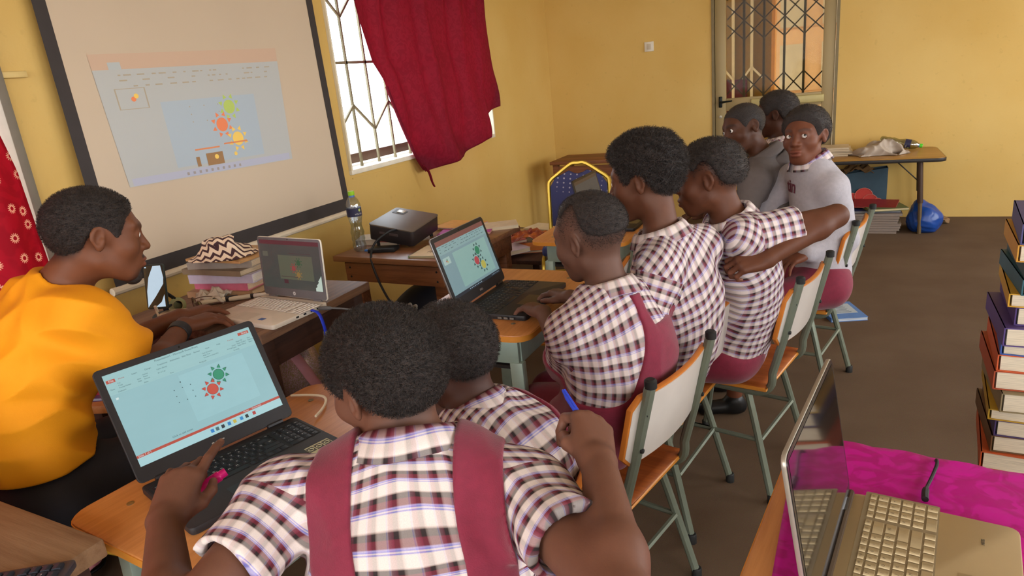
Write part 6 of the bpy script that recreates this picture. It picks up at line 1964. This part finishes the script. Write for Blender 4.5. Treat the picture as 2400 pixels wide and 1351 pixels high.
# pupil behind, head in profile
f = (-.98, .1)
hip = (-.20, 3.92, .56)
build_person('pupil in checked shirt farthest back, head in profile before the door', '#452618',
    ((-.275, 3.841, 1.195), (-.97, .1, -.1), (-.1, 0, 1), .95), (-.245, 3.82, 1.05), (-.24, 3.66, .98), (-.20, 3.97, .97), hip,
    {'L': ((-.26, 3.62, .75), (-.40, 3.75, .74), None), 'R': ((-.34, 4.05, .76), (-.5, 4.0, .75), None)},
    b=.90, shirt=dict(PW, collar=dict(kind='fold', up=.018), low=-.12), face_dir=f, legs=seat_legs(hip, f, mat=MAROON), hC=.007, hB=.004,
    hairo=dict(T=.011, fade=.03, bump=.0015, fr=160, strands=3000, len=.005, w=.0008, h=.005), seedp=7, hh=.0045)

# pupil looking round
f = (-.90, -.35)
hip = (-.03, 3.08, .56)
build_person('pupil in light grey sweatshirt turning round with wide open eyes', '#6a3d29',
    ((-.106, 3.073, 1.160), (-.36, -.93, .05), (-.06, 0, 1), .96), (-.085, 3.095, 1.045), (.005, 3.0, .955), (-.155, 3.225, .965), hip,
    {'L': ((.06, 3.06, .73), (-.08, 2.96, .70), None), 'R': ((-.32, 3.22, .75), (-.42, 3.08, .76), None)},
    b=.92, shirt=dict(mat=LGREY, infl=.012, sleeve=1.97, amp=.005, fr=28, low=-.16, name='sweatshirt', collar=dict(kind='fold', up=.016, mat=PLAID, k=1.1)), face_dir=f, legs=seat_legs(hip, f, mat=MAROON, waist=.06), back=.03, wide=.84, hC=.006, hB=.004,
    hairo=dict(T=.019, fade=.03, bump=.001, fr=220, strands=5000, len=.004, w=.0006, h=.0045), seedp=8, gaze=(-.50, .82, .22), hh=.0032)

# the teacher
f = (.15, .99)
hip = (-1.93, .93, .57)
tch = build_person('man in bright yellow t-shirt seated in profile, typing on the white laptop', '#6e412a',
    ((-1.772, 1.155, 1.203), (.42, .89, -.20), (0, .12, 1), 1.06), (-1.875, 1.075, 1.065), (-2.065, 1.115, 1.005), (-1.735, 1.035, 1.010), hip,
    {'L': ((-2.06, 1.24, .80), (-1.965, 1.48, .845), dict(dir=(.12, .98, -.05), dorsal=(0, .1, 1), s=1.0, h=.003, curl=TYPE, spread=(10, 3, -5, -14), thumb=TH_REL)),
     'R': ((-1.735, 1.17, .80), (-1.870, 1.415, .845), dict(dir=(.22, .97, -.06), dorsal=(.1, .1, 1), s=1.0, h=.003, curl=TYPE, spread=(10, 3, -5, -14), thumb=TH_REL))},
    b=1.02, wide=1.02, shirt=dict(mat=YELLOW, infl=.018, sleeve=.60, sr=(.072, .080), amp=.012, fr=36, low=.075, name='t_shirt', ks=.05, collar=dict(kind='round', up=.012, k=1.02, open=.2)), face_dir=f,
    legs=seat_legs(hip, f, 1.0, BLACKT, 2.0, 'trousers', .13, .52, .42, .12), back=.06, hC=.0048, hB=.004, neckr=.054,
    hairo=dict(T=.012, fade=.03, bump=.0014, fr=180, strands=12000, len=.005, w=.0005, h=.0036, beard=True), kid=0.0, gaze=(.1, .97, -.22), seedp=9, hh=.0034)
# wrist band
wb = A3((-1.870, 1.415, .845)); we = A3((-1.735, 1.17, .80)); wc = wb + (we - wb) * .16; wd = nrm(wb - we)
mb = MB().lathe([(.0325, -.017), (.0345, -.015), (.0345, .015), (.0325, .017)], 24, wc, wd)
o = mb.build('wrist_band', M('black_band_rubber', '#2b2a2c', .5)); setp(o, 'black rubber band on the wrist of the man in yellow', 'wrist band')

HLA, HLB = Vector((-.960, .612, .884)), Vector((-.926, .672, .904))
# pink highlighter and blue pen held by the front pupil
hl = thing('highlighter', 'bright pink highlighter pen gripped by the pointing hand', 'pen')
a, b_ = HLA, HLB; ax = (b_ - a).normalized()
HLM = M('neon_pink_plastic', '#f0208a', .35)
MB().lathe([(0, 0), (.0075, .0), (.0078, .045), (.0092, .05), (.0092, .112), (.0075, .114), (.0072, .124), (0, .124)], 18, a - ax * .02, ax).build('barrel', HLM, hl)
pn = thing('ball_pen', 'blue and clear ballpoint pen held upright in a raised hand', 'pen')
a, b_ = Vector((-.300, .826, 1.003)), Vector((-.349, .861, 1.042)); ax = (b_ - a).normalized()
MB().lathe([(.0040, -.05), (.0040, .045), (0, .045)], 12, a, ax).build('barrel', M('pen_clear_grey', '#9a9aa0', .3), pn)
MB().lathe([(.0044, .032), (.0044, .066), (.0030, .072), (.0020, .080), (0, .082)], 12, a, ax).build('cap', M('pen_blue', '#2a3fae', .35), pn)
MB().bar(a + ax * .045 + Vector((.004, -.004, .004)), a + ax * .08 + Vector((.004, -.004, .004)), .003, .0015).build('clip', M('pen_blue', '#2a3fae', .35), pn)

# hood of the grey sweatshirt
def hoodf(P):
    c = A3((-.262, 3.335, 1.035))
    d = s_ell(P, c + A3((.035, .02, -.005)), (.105, .125, .055))
    d = smax(d, -s_ell(P, c + A3((-.035, -.01, .035)), (.085, .095, .06)), .02)
    return d + .005 * waves(P, 30, 77, 3)
V, F = net(hoodf, (-.45, 3.15, .92), (-.08, 3.52, 1.16), .007)
po = [o for o in bpy.data.objects if o.name.startswith('person') and o.parent is None and 'hooded' in o['label']][0]
link('hood', np_mesh('hood', V - A3(po.location), F), DGREY, po)
def heap(name, mat, c, r, rz, seed, h=.0045):
    """bunched cloth: a lump with deep folds"""
    c_ = A3(c); cs, sn = math.cos(rz), math.sin(rz); Rz = np.array([[cs, -sn, 0], [sn, cs, 0], [0, 0, 1.0]])
    k = .5 / max(r)
    def f(P):
        q = (P - c_) @ Rz
        d = s_ell(q, (0, 0, r[2] * .25), (r[0], r[1], r[2] * .8)); d = smin(d, s_ell(q, (r[0] * .35, -r[1] * .2, r[2] * .6), (r[0] * .5, r[1] * .55, r[2] * .45)), .03)
        d = smin(d, s_ell(q, (0, 0, .004), (r[0] * 1.25, r[1] * 1.2, .016)), .02)
        a = max(r)
        d = d + a * .30 * np.abs(waves(q, 5.5 / a, seed, 2)) - a * .06 + a * .07 * np.abs(waves(q, 12 / a, seed + 3, 2))
        return smax(d, c_[2] + .001 - P[:, 2], .003)
    m = max(r) * 1.6
    V, F = net(f, c_ - m, c_ + m, h)
    V = relax(V, F, 1, .4)
    me = np_mesh(name, V, F); ul = me.uv_layers.new(name='UVMap'); q = (V - c_) @ Rz
    uv = np.stack([q[:, 0] + q[:, 2] * .5, q[:, 1] + q[:, 2] * .7], 1)
    ul.data.foreach_set('uv', uv[F].astype(f32).ravel())
    return link(name, me, mat)
setp(heap('chevron_cloth', chev(), (-2.33, 2.03, ZT), (.115, .085, .075), R_(30), 4), 'brown and cream chevron patterned cloth bunched on top of book pile', 'cloth')

# ================================================================== REMAINING THINGS
# keyboard on the bench
kb = thing('keyboard', 'dark slate computer keyboard lying on the rough bench top', 'keyboard', (-1.205, .585, .741), R_(33))
KBM = M('slate_plastic', '#3d4150', .5); KKM = M('slate_key', '#33353f', .5)
MB().prism(rrect(.44, .135, .008, 3, -.22, -.0675), 0, .012).build('shell', KBM, kb, bevel=.003)
km = keymesh(KKM, .0035, .004)
for r in range(6):
    for c in range(22):
        x = -.014 - .0187 * (c + .5) - (.008 if c >= 4 else 0) - (.008 if c >= 7 else 0); y = -.018 - r * .0192
        if c in (4, 5, 6) and r == 3: continue
        if c == 0 and r in (2, 4): continue
        tall = c == 0 and r in (1, 3)
        link('key', km, None, kb, (x, y - (.0096 if tall else 0), .012), None, (.0155, 2.1 if tall else 1, 1))
        if c < 4 and r > 0:
            link('key_legend', legend_mesh(['-+', '963', '852', '741'][c][(r - 1) % len(['-+', '963', '852', '741'][c])], LEGW, .006), None, kb, (x, y, .0163))
text_obj('lenovo', .012, M('silver_print', '#b8b2ac', .35, .6), kb, Matrix.Translation((-.055, -.0095, .0123)), align='CENTER')

# magenta cloth on the right desk, falling over its far edge
def cloth_mat():
    m = fabric('magenta_brocade', '#b00a78', '#c41090', 20, .05); N, L = nodes_of(m)
    b = [n for n in N if n.type == 'BSDF_PRINCIPLED'][0]; b.inputs['Roughness'].default_value = .35
    v = N.new('ShaderNodeTexWave'); v.wave_type = 'RINGS'; v.inputs['Scale'].default_value = 9; v.inputs['Distortion'].default_value = 9; v.inputs['Detail'].default_value = 3
    bp = N.new('ShaderNodeBump'); bp.inputs['Strength'].default_value = .25; bp.inputs['Distance'].default_value = .002
    L.new(v.outputs['Fac'], bp.inputs['Height']); L.new(bp.outputs['Normal'], b.inputs['Normal'])
    return m
def mcl(u, v):
    x = -.045 - .03 * (1 - v) + .60 * u; y = .62 + .88 * v
    z = .7035 + .0022 * math.sin(9 * u + 6 * v) * math.sin(7 * v + 2)
    ye = 1.402 - .123 * (x - .206); e = y - ye
    if e > 0: y = ye + min(e, .006); z -= max(0, e - .004) * 1.0
    return (x, y, z)
o = MB().grid(mcl, 50, 70).build('table_cloth', cloth_mat(), angle=60)
setp(o, 'shiny magenta patterned cloth spread under the champagne silver laptop', 'cloth'); md = o.modifiers.new('t', 'SOLIDIFY'); md.thickness = .001; md.offset = 1
c_ = MB().tube(smooth_path([(.172, 1.232, .715), (.176, 1.262, .716), (.19, 1.31, .714), (.203, 1.355, .716), (.206, 1.385, .708), (.208, 1.40, .66), (.21, 1.41, .5)], 6), [.006] * 7 + [.0032] * 30, 8)
setp(c_.build('power_cable', M('black_cable', '#1c1a1b', .5)), 'dark power cable leaving the champagne laptop over the magenta cloth', 'cable')

# tall stack of thick textbooks on a stool behind the cloth
stl = thing('book_stool', 'low dark wooden stool under the tall textbook stack', 'stool', (.56, 1.98, 0), R_(-8))
MB().box((0, 0, .415), (.34, .30, .03)).build('seat', DARKW, stl, bevel=.004)
for sx in (-1, 1):
    for sy in (-1, 1): MB().box((sx * .14, sy * .12, .20), (.035, .035, .40)).build('leg', DARKW, stl)
z = .43
cols = [('#c0552a', .050), ('#6a4a2c', .046), ('#4a3a6a', .044), ('#b8922c', .030), ('#8a7a5a', .052), ('#a84a2a', .050), ('#c8582a', .044), ('#3c5aa0', .028), ('#54407a', .048), ('#4a3470', .046), ('#c89a2a', .034), ('#2c5a66', .040), ('#2a4a50', .036), ('#c8902c', .042), ('#4a4a7a', .05)]
words = ['bottom, rust covered', 'brown covered, second from below', 'dark violet covered, third from below', 'thin ochre covered', 'beige covered worn', 'brick red covered', 'bright orange covered', 'thin blue covered with white label', 'violet covered', 'deep purple covered', 'thin mustard covered', 'teal covered', 'dark green covered', 'golden yellow covered, near top', 'top, slate blue covered']
for i, ((c, h), wd) in enumerate(zip(cols, words)):
    dx = .004 * ((i * 7) % 5) + (.018 if i >= 9 else 0)
    book('%s textbook in the tall stack at right edge' % wd, (.505 + dx, 1.985 + .005 * ((i * 3) % 4), z), R_(-4 + ((i * 5) % 7) - 3), .235, .28, h - .001, c, '#d8cbb2', 'textbooks in the tall stack', name='textbook'); z += h
# textbook on the carpet
bf = book('blue and white paperback lying on the brown carpet', (.075, 4.19, 0), R_(20), .20, .27, .022, '#5a86c4', '#cfd8e2')
MB().box((.0, .02, .0222), (.15, .16, .0006)).build('cover_print', M('print_pale', '#b8c4cc', .5), bf)
mb = MB()
for k in range(7): mb.box((-.01 + .004 * (k % 3), -.04 + k * .02, .0227), (.11 - .02 * (k % 3), .006, .0004))
mb.build('cover_text', M('print_grey', '#6c7c8c', .6), bf)

# far table: papers, crumpled cloth; below: gift bag, paper stacks, bags
for i in range(5):
    book(['lowest', 'second', 'third', 'fourth', 'topmost'][i] + ' white paper ream of the low pile on far table', (-.06 + .01 * ((i * 3) % 4), 6.50 + .008 * (i % 3), .613 + .014 * i), R_(-3 + 3 * (i % 3)), .36, .24, .013, '#cdb99a', '#d8c6a8', 'paper pile on far table', spine=False, name='paper_ream')
setp(heap('crumpled_cloth', M('grey_white_cotton', '#b5a798', .9, var=.1), (.33, 6.42, .613), (.19, .13, .11), .2, 12, .006), 'crumpled whitish grey cloth heaped on the far table', 'cloth')
gb = thing('gift_bag', 'blue paper bag with red heart shapes under the far table', 'bag', (.26, 6.60, 0), R_(2))
BBM = M('slate_blue_paper', '#35505f', .55, var=.15, scale=12)
mb = MB()
w2_, d2_, h2_ = .33, .12, .48
mb.add([(-w2_ / 2, -d2_ / 2, 0), (w2_ / 2, -d2_ / 2, 0), (w2_ / 2, d2_ / 2, 0), (-w2_ / 2, d2_ / 2, 0), (-w2_ / 2, -d2_ / 2 + .015, h2_ * .9), (w2_ / 2, -d2_ / 2, h2_), (w2_ / 2, d2_ / 2, h2_), (-w2_ / 2, d2_ / 2, h2_ * .92)], [(0, 1, 5, 4), (1, 2, 6, 5), (2, 3, 7, 6), (3, 0, 4, 7), (3, 2, 1, 0)])
o = mb.build('bag_body', BBM, gb, smooth=False); o.modifiers.new('t', 'SOLIDIFY').thickness = .002
setp(drape('crumpled_brown_paper', '', M('brown_kraft', '#7a5a34', .8), (.20, 6.60, .43), .24, .12, .06, 0, 16, .03, 21), 'crumpled brown paper sticking out of the blue bag', 'paper')
for i, (x, y, r) in enumerate(((-.10, .21, .062), (-.01, .245, .07), (.04, .20, .06), (.10, .19, .035))):
    MB().lathe([(0, 0), (r, 0), (r, .004), (0, .004)], 22, (x, -d2_ / 2 - .004 - .004 * i, y), (0, -1, 0)).build('red_disc', M('red_card', '#c23a30', .6), gb)
    MB().tube([(x + r * math.cos(2 * PI * k / 22), -d2_ / 2 - .009 - .004 * i, y + r * math.sin(2 * PI * k / 22)) for k in range(22)], .002, 4, closed=True).build('disc_rim', M('pink_rim', '#e08a78', .6), gb)
zz = 0.0
nm_ = ['lowest', 'second', 'third', 'fourth', 'fifth', 'sixth', 'seventh', 'topmost']
for i in range(8):
    book(nm_[i] + ' grey newspaper bundle of the stack under far table', (.28 + .008 * ((i * 5) % 4), 6.33 + .006 * ((i * 3) % 3), zz), R_(-4 + (i * 5) % 6), .44, .30, .020, '#8a7c72', '#9c8d82', 'newspapers under far table', spine=False, name='newspaper'); zz += .0205
book('dark blue folder on the newspaper stack', (.33, 6.34, zz), R_(3), .36, .26, .018, '#26345a', '#8a8a8a')
book('cream and green magazine on the newspaper stack', (.40, 6.30, zz + .019), R_(14), .30, .22, .02, '#6e7444', '#d8c79a')
book('red paper folder on top of the newspaper stack', (.33, 6.37, zz + .04), R_(-10), .34, .24, .012, '#9a2c2c', '#a85a4a', tilt=(R_(4), 0))
def bagf(P): 
    q = P - A3((.69, 6.30, .0)); d = s_ell(q, (0, 0, .09), (.13, .15, .13)); d = smin(d, s_ell(q, (-.03, .02, .18), (.05, .07, .08)), .05)
    return smax(d + .010 * waves(P, 42, 5) + .008 * np.abs(waves(P, 70, 9)), .002 - P[:, 2], .004)
V, F = net(bagf, (.48, 6.08, -.02), (.9, 6.54, .34), .008)
setp(link('plastic_bag', np_mesh('plastic_bag', V, F), M('blue_polythene', '#1f4a9a', .3, var=.2)), 'shiny blue plastic bag slumped under the far table', 'bag')
setp(drape('torn_cardboard', '', M('torn_card', '#8a6a48', .8), (.80, 6.55, .002), .18, .16, .05, .5, 14, .02, 31), 'torn brown cardboard scrap beside the blue plastic bag', 'cardboard')

# under the teacher table: sequin bag; on the floor: pink cloth, cables
def seq():
    m = M('sequin_cloth', '#c9a58c', .3, .3, scale=60, var=.35, col2='#8f7f5a'); N, L = nodes_of(m); b = N['Principled BSDF']
    v = N.new('ShaderNodeTexVoronoi'); v.inputs['Scale'].default_value = 70
    r = N.new('ShaderNodeValToRGB'); L.new(v.outputs['Color'], r.inputs['Fac'])
    for e, (p, c) in zip(r.color_ramp.elements, ((.35, '#b9988a'), (.75, '#a8986a'))): e.position = p; e.color = (*lin(c), 1)
    e = r.color_ramp.elements.new(.55); e.color = (*lin('#d8b8c8'), 1)
    L.new(r.outputs['Color'], b.inputs['Base Color']); return m
def sbag(P):
    q = (P - A3((-2.0, 1.98, .30))) @ np.array([[.93, .37, 0], [-.37, .93, 0], [0, 0, 1.0]])
    d = s_ell(q, (0, 0, .14), (.15, .09, .15)); return smax(d + .008 * waves(P, 32, 15), .302 - P[:, 2], .01)
V, F = net(sbag, (-2.3, 1.75, .27), (-1.72, 2.22, .64), .009)
sb = setp(link('sequin_bag', np_mesh('sequin_bag', V, F), seq()), 'pink and gold sequin bag on the shelf under teacher table', 'bag')
MB().tube(smooth_path([(-1.96, 1.91, .57), (-1.90, 1.89, .53), (-1.85, 1.91, .42), (-1.84, 1.94, .35)], 5), .022, 8, flat=.4).build('pink_trim', M('pink_leather', '#cf8a92', .5), sb)
setp(drape('pink_floor_cloth', '', M('dusty_pink_cloth', '#c08a80', .85), (-2.12, 2.62, .002), .5, .4, .04, .3, 20, .02, 41), 'dusty pink cloth on the floor between the two wooden tables', 'cloth')
def bbag(P):
    q = P - A3((-2.12, 3.18, .0)); d = s_ell(q, (0, 0, .2), (.2, .24, .22)); return smax(d + .012 * waves(P, 20, 25), .004 - P[:, 2], .01)
V, F = net(bbag, (-2.4, 2.86, -.02), (-1.84, 3.5, .5), .01)
bb = setp(link('black_bag', np_mesh('black_bag', V, F), M('black_bag_cloth', '#26242a', .7)), 'black bag with white bow shapes under the projector table', 'bag')
for x, y, z_, a in ((-2.06, 2.985, .36, .2), (-1.97, 3.02, .27, .7), (-2.0, 2.975, .20, .4)):
    mb = MB()
    mb.box((0, 0, 0), (.035, .008, .012))
    for sx in (-1, 1):
        for sz in (-1, 1): mb.lathe([(0, -.004), (.011, -.004), (.011, .004), (0, .004)], 10, (sx * .018, 0, sz * .006), (0, 1, 0))
    mb.xf(Matrix.Rotation(a, 4, 'Y')).build('bow_print', M('bag_white', '#cfc8bc', .7), bb, loc=(x, y - .02, z_))
setp(drape('white_floor_paper', '', M('floor_paper', '#c9c6c8', .7), (-1.86, 2.72, .25), .24, .2, .05, .9, 16, .02, 51), 'crumpled white paper under the projector table edge', 'paper')
bxp = thing('carton', 'small cardboard carton under the projector table', 'box', (-1.87, 2.73, 0), R_(15))
MB().box((0, 0, .125), (.26, .2, .25)).build('carton_body', M('carton_brown', '#9a7a54', .8), bxp, bevel=.003)
MB().box((0, 0, .2512), (.26, .03, .002)).build('tape', M('tape_tan', '#b8986a', .4), bxp)
for k, (pts, lb) in enumerate(((([(-2.45, 1.2, .006), (-2.4, 1.1, .006), (-2.3, 1.08, .006), (-2.28, 1.18, .006), (-2.36, 1.22, .006), (-2.42, 1.14, .014)]), 'black cable loop on the floor beside the teacher chair'), (([(-2.1, .75, .006), (-2.0, .85, .006), (-1.85, .9, .006), (-1.7, .82, .006), (-1.6, .9, .006)]), 'black cable trailing under the teacher chair'))):
    setp(MB().tube(smooth_path(pts, 6), .005, 6).build('floor_cable', M('black_cable', '#1c1a1b', .5)), lb, 'cable')
setp(drape('flower_cloth_heap', '', MATS.get('pinkflower') or M('pink_print_cloth', '#c98a90', .85, col2='#b04a58', scale=40), (-2.38, 1.10, .002), .34, .4, .12, .2, 22, .03, 61), 'pink printed cloth heaped on the floor at left', 'cloth')
c_ = MB().tube(smooth_path([(-1.36, 1.305, .708), (-1.32, 1.318, .708), (-1.27, 1.325, .708), (-1.24, 1.31, .708), (-1.215, 1.27, .708), (-1.20, 1.22, .708)], 6), .0035, 8)
setp(c_.build('white_cable', M('white_cable', '#e6dac2', .5)), 'white cable on the orange desk top beside the front laptop', 'cable')

# clutter in the far left corner
lt = thing('low_bench', 'low dark bench heaped with magazines along the left wall', 'bench', (-2.15, 4.62, 0), R_(0))
MB().box((0, 0, .285), (.75, 1.0, .03)).build('bench_top', DARKW, lt, bevel=.004)
for sx in (-1, 1):
    for sy in (-1, 1): MB().box((sx * .32, sy * .43, .135), (.05, .05, .27)).build('leg', DARKW, lt)
for i, (c, x, y, w, d, h, a, lb) in enumerate((('#d8743a', -1.98, 4.42, .30, .24, .02, 20, 'orange magazine on the low bench'), ('#c9b8c8', -2.05, 4.25, .24, .18, .03, -35, 'lilac edged notebook at the near end of low bench'), ('#b89a6a', -2.25, 4.85, .3, .22, .025, 10, 'tan folder on the far half of low bench'), ('#e0cfae', -2.08, 4.95, .26, .2, .015, -15, 'cream paper pad on the low bench'), ('#3a3a3e', -1.92, 4.68, .34, .26, .03, 5, 'black tray on the low bench'), ('#b04a5a', -2.2, 4.50, .26, .2, .02, 40, 'rose red magazine on the low bench'), ('#cdbb98', -2.3, 4.62, .22, .16, .018, -25, 'pale brown envelope on the low bench'))):
    book(lb, (x, y, .301 + .031 * (i % 2)), R_(a), w, d, h, c, '#dccbb0', spine=False)
setp(drape('snack_bag', '', M('orange_foil', '#d87a3c', .3, .2, col2='#7a2c3c', scale=16, var=.3), (-1.96, 4.40, .385), .26, .2, .05, .4, 18, .025, 71), 'orange and red foil bag on the low bench', 'bag')
wt = thing('corner_table', 'brown wooden side table in the far left corner', 'table', (-2.02, 6.22, 0), R_(0))
MB().box((0, 0, .705), (.75, .5, .03)).build('table_top', REDW, wt, bevel=.004)
for sx in (-1, 1):
    for sy in (-1, 1): MB().box((sx * .33, sy * .2, .345), (.05, .05, .69)).build('leg', REDW, wt)
MB().box((0, -.21, .62), (.66, .02, .1)).build('apron', REDW, wt)

# unseen slab added outside the far door to shade the facade
MB().box((.6, 9.0, 2.95), (9, 4.1, .12)).build('facade_shade_slab', M('shade_slab_grey', '#8a8274', .9), out, smooth=False)

for nm in ('teacher_table', 'phone', 'phone_stand', 'charging_cable', 'chevron_cloth', 'eyeglasses', 'tape_roll', 'crumpled_plastic_wrap', 'power_bank', 'calculator', 'lanyard', 'charger_cable', 'sequin_bag', 'marker_pen', 'marker_pen.001', 'marker_pen.002', 'book', 'book.001', 'book.002', 'book.003', 'book.004', 'book.005'):
    if nm == 'sequin_bag': continue
    regroup(bpy.data.objects[nm], .922, .0 if nm == 'teacher_table' else .06)
tt.scale = (.92, .92, 1.0822)
for o_ in bpy.data.objects:
    if o_.name.startswith('laptop') and o_.parent is None and o_['label'].startswith('white laptop'):
        regroup(o_); o_.scale = (.93, .93, .93)

# lettering printed across the grey sweatshirt
from mathutils.bvhtree import BVHTree
sw_ = bpy.data.objects['sweatshirt']; sp_ = sw_.parent
bv = BVHTree.FromPolygons([tuple(v.co) for v in sw_.data.vertices], [tuple(p.vertices) for p in sw_.data.polygons])
me = text_mesh('tin', .075, 'CENTER', 0.0, bold=.002)
bm = bmesh.new(); bm.from_mesh(me); bmesh.ops.triangulate(bm, faces=bm.faces); bmesh.ops.subdivide_edges(bm, edges=bm.edges, cuts=2, use_grid_fill=True); bm.to_mesh(me); bm.free()
fw = Vector((-.82, -.57, 0)).normalized(); rt = Vector((fw.y, -fw.x, 0)) * -1
o0 = Vector((-.175, 3.06, .955)) - Vector(sp_.location)
for v in me.vertices:
    p = o0 + rt * v.co.x + Vector((0, 0, 1)) * v.co.y + fw * .4
    h = bv.ray_cast(p, -fw)
    v.co = (h[0] + fw * .002) if h[0] else p - fw * .3
link('lettering', me, M('maroon_print', '#6a2a3c', .7), sp_)
ps2.location = (ps2.location.x - .016, ps2.location.y + .036, ps2.location.z)
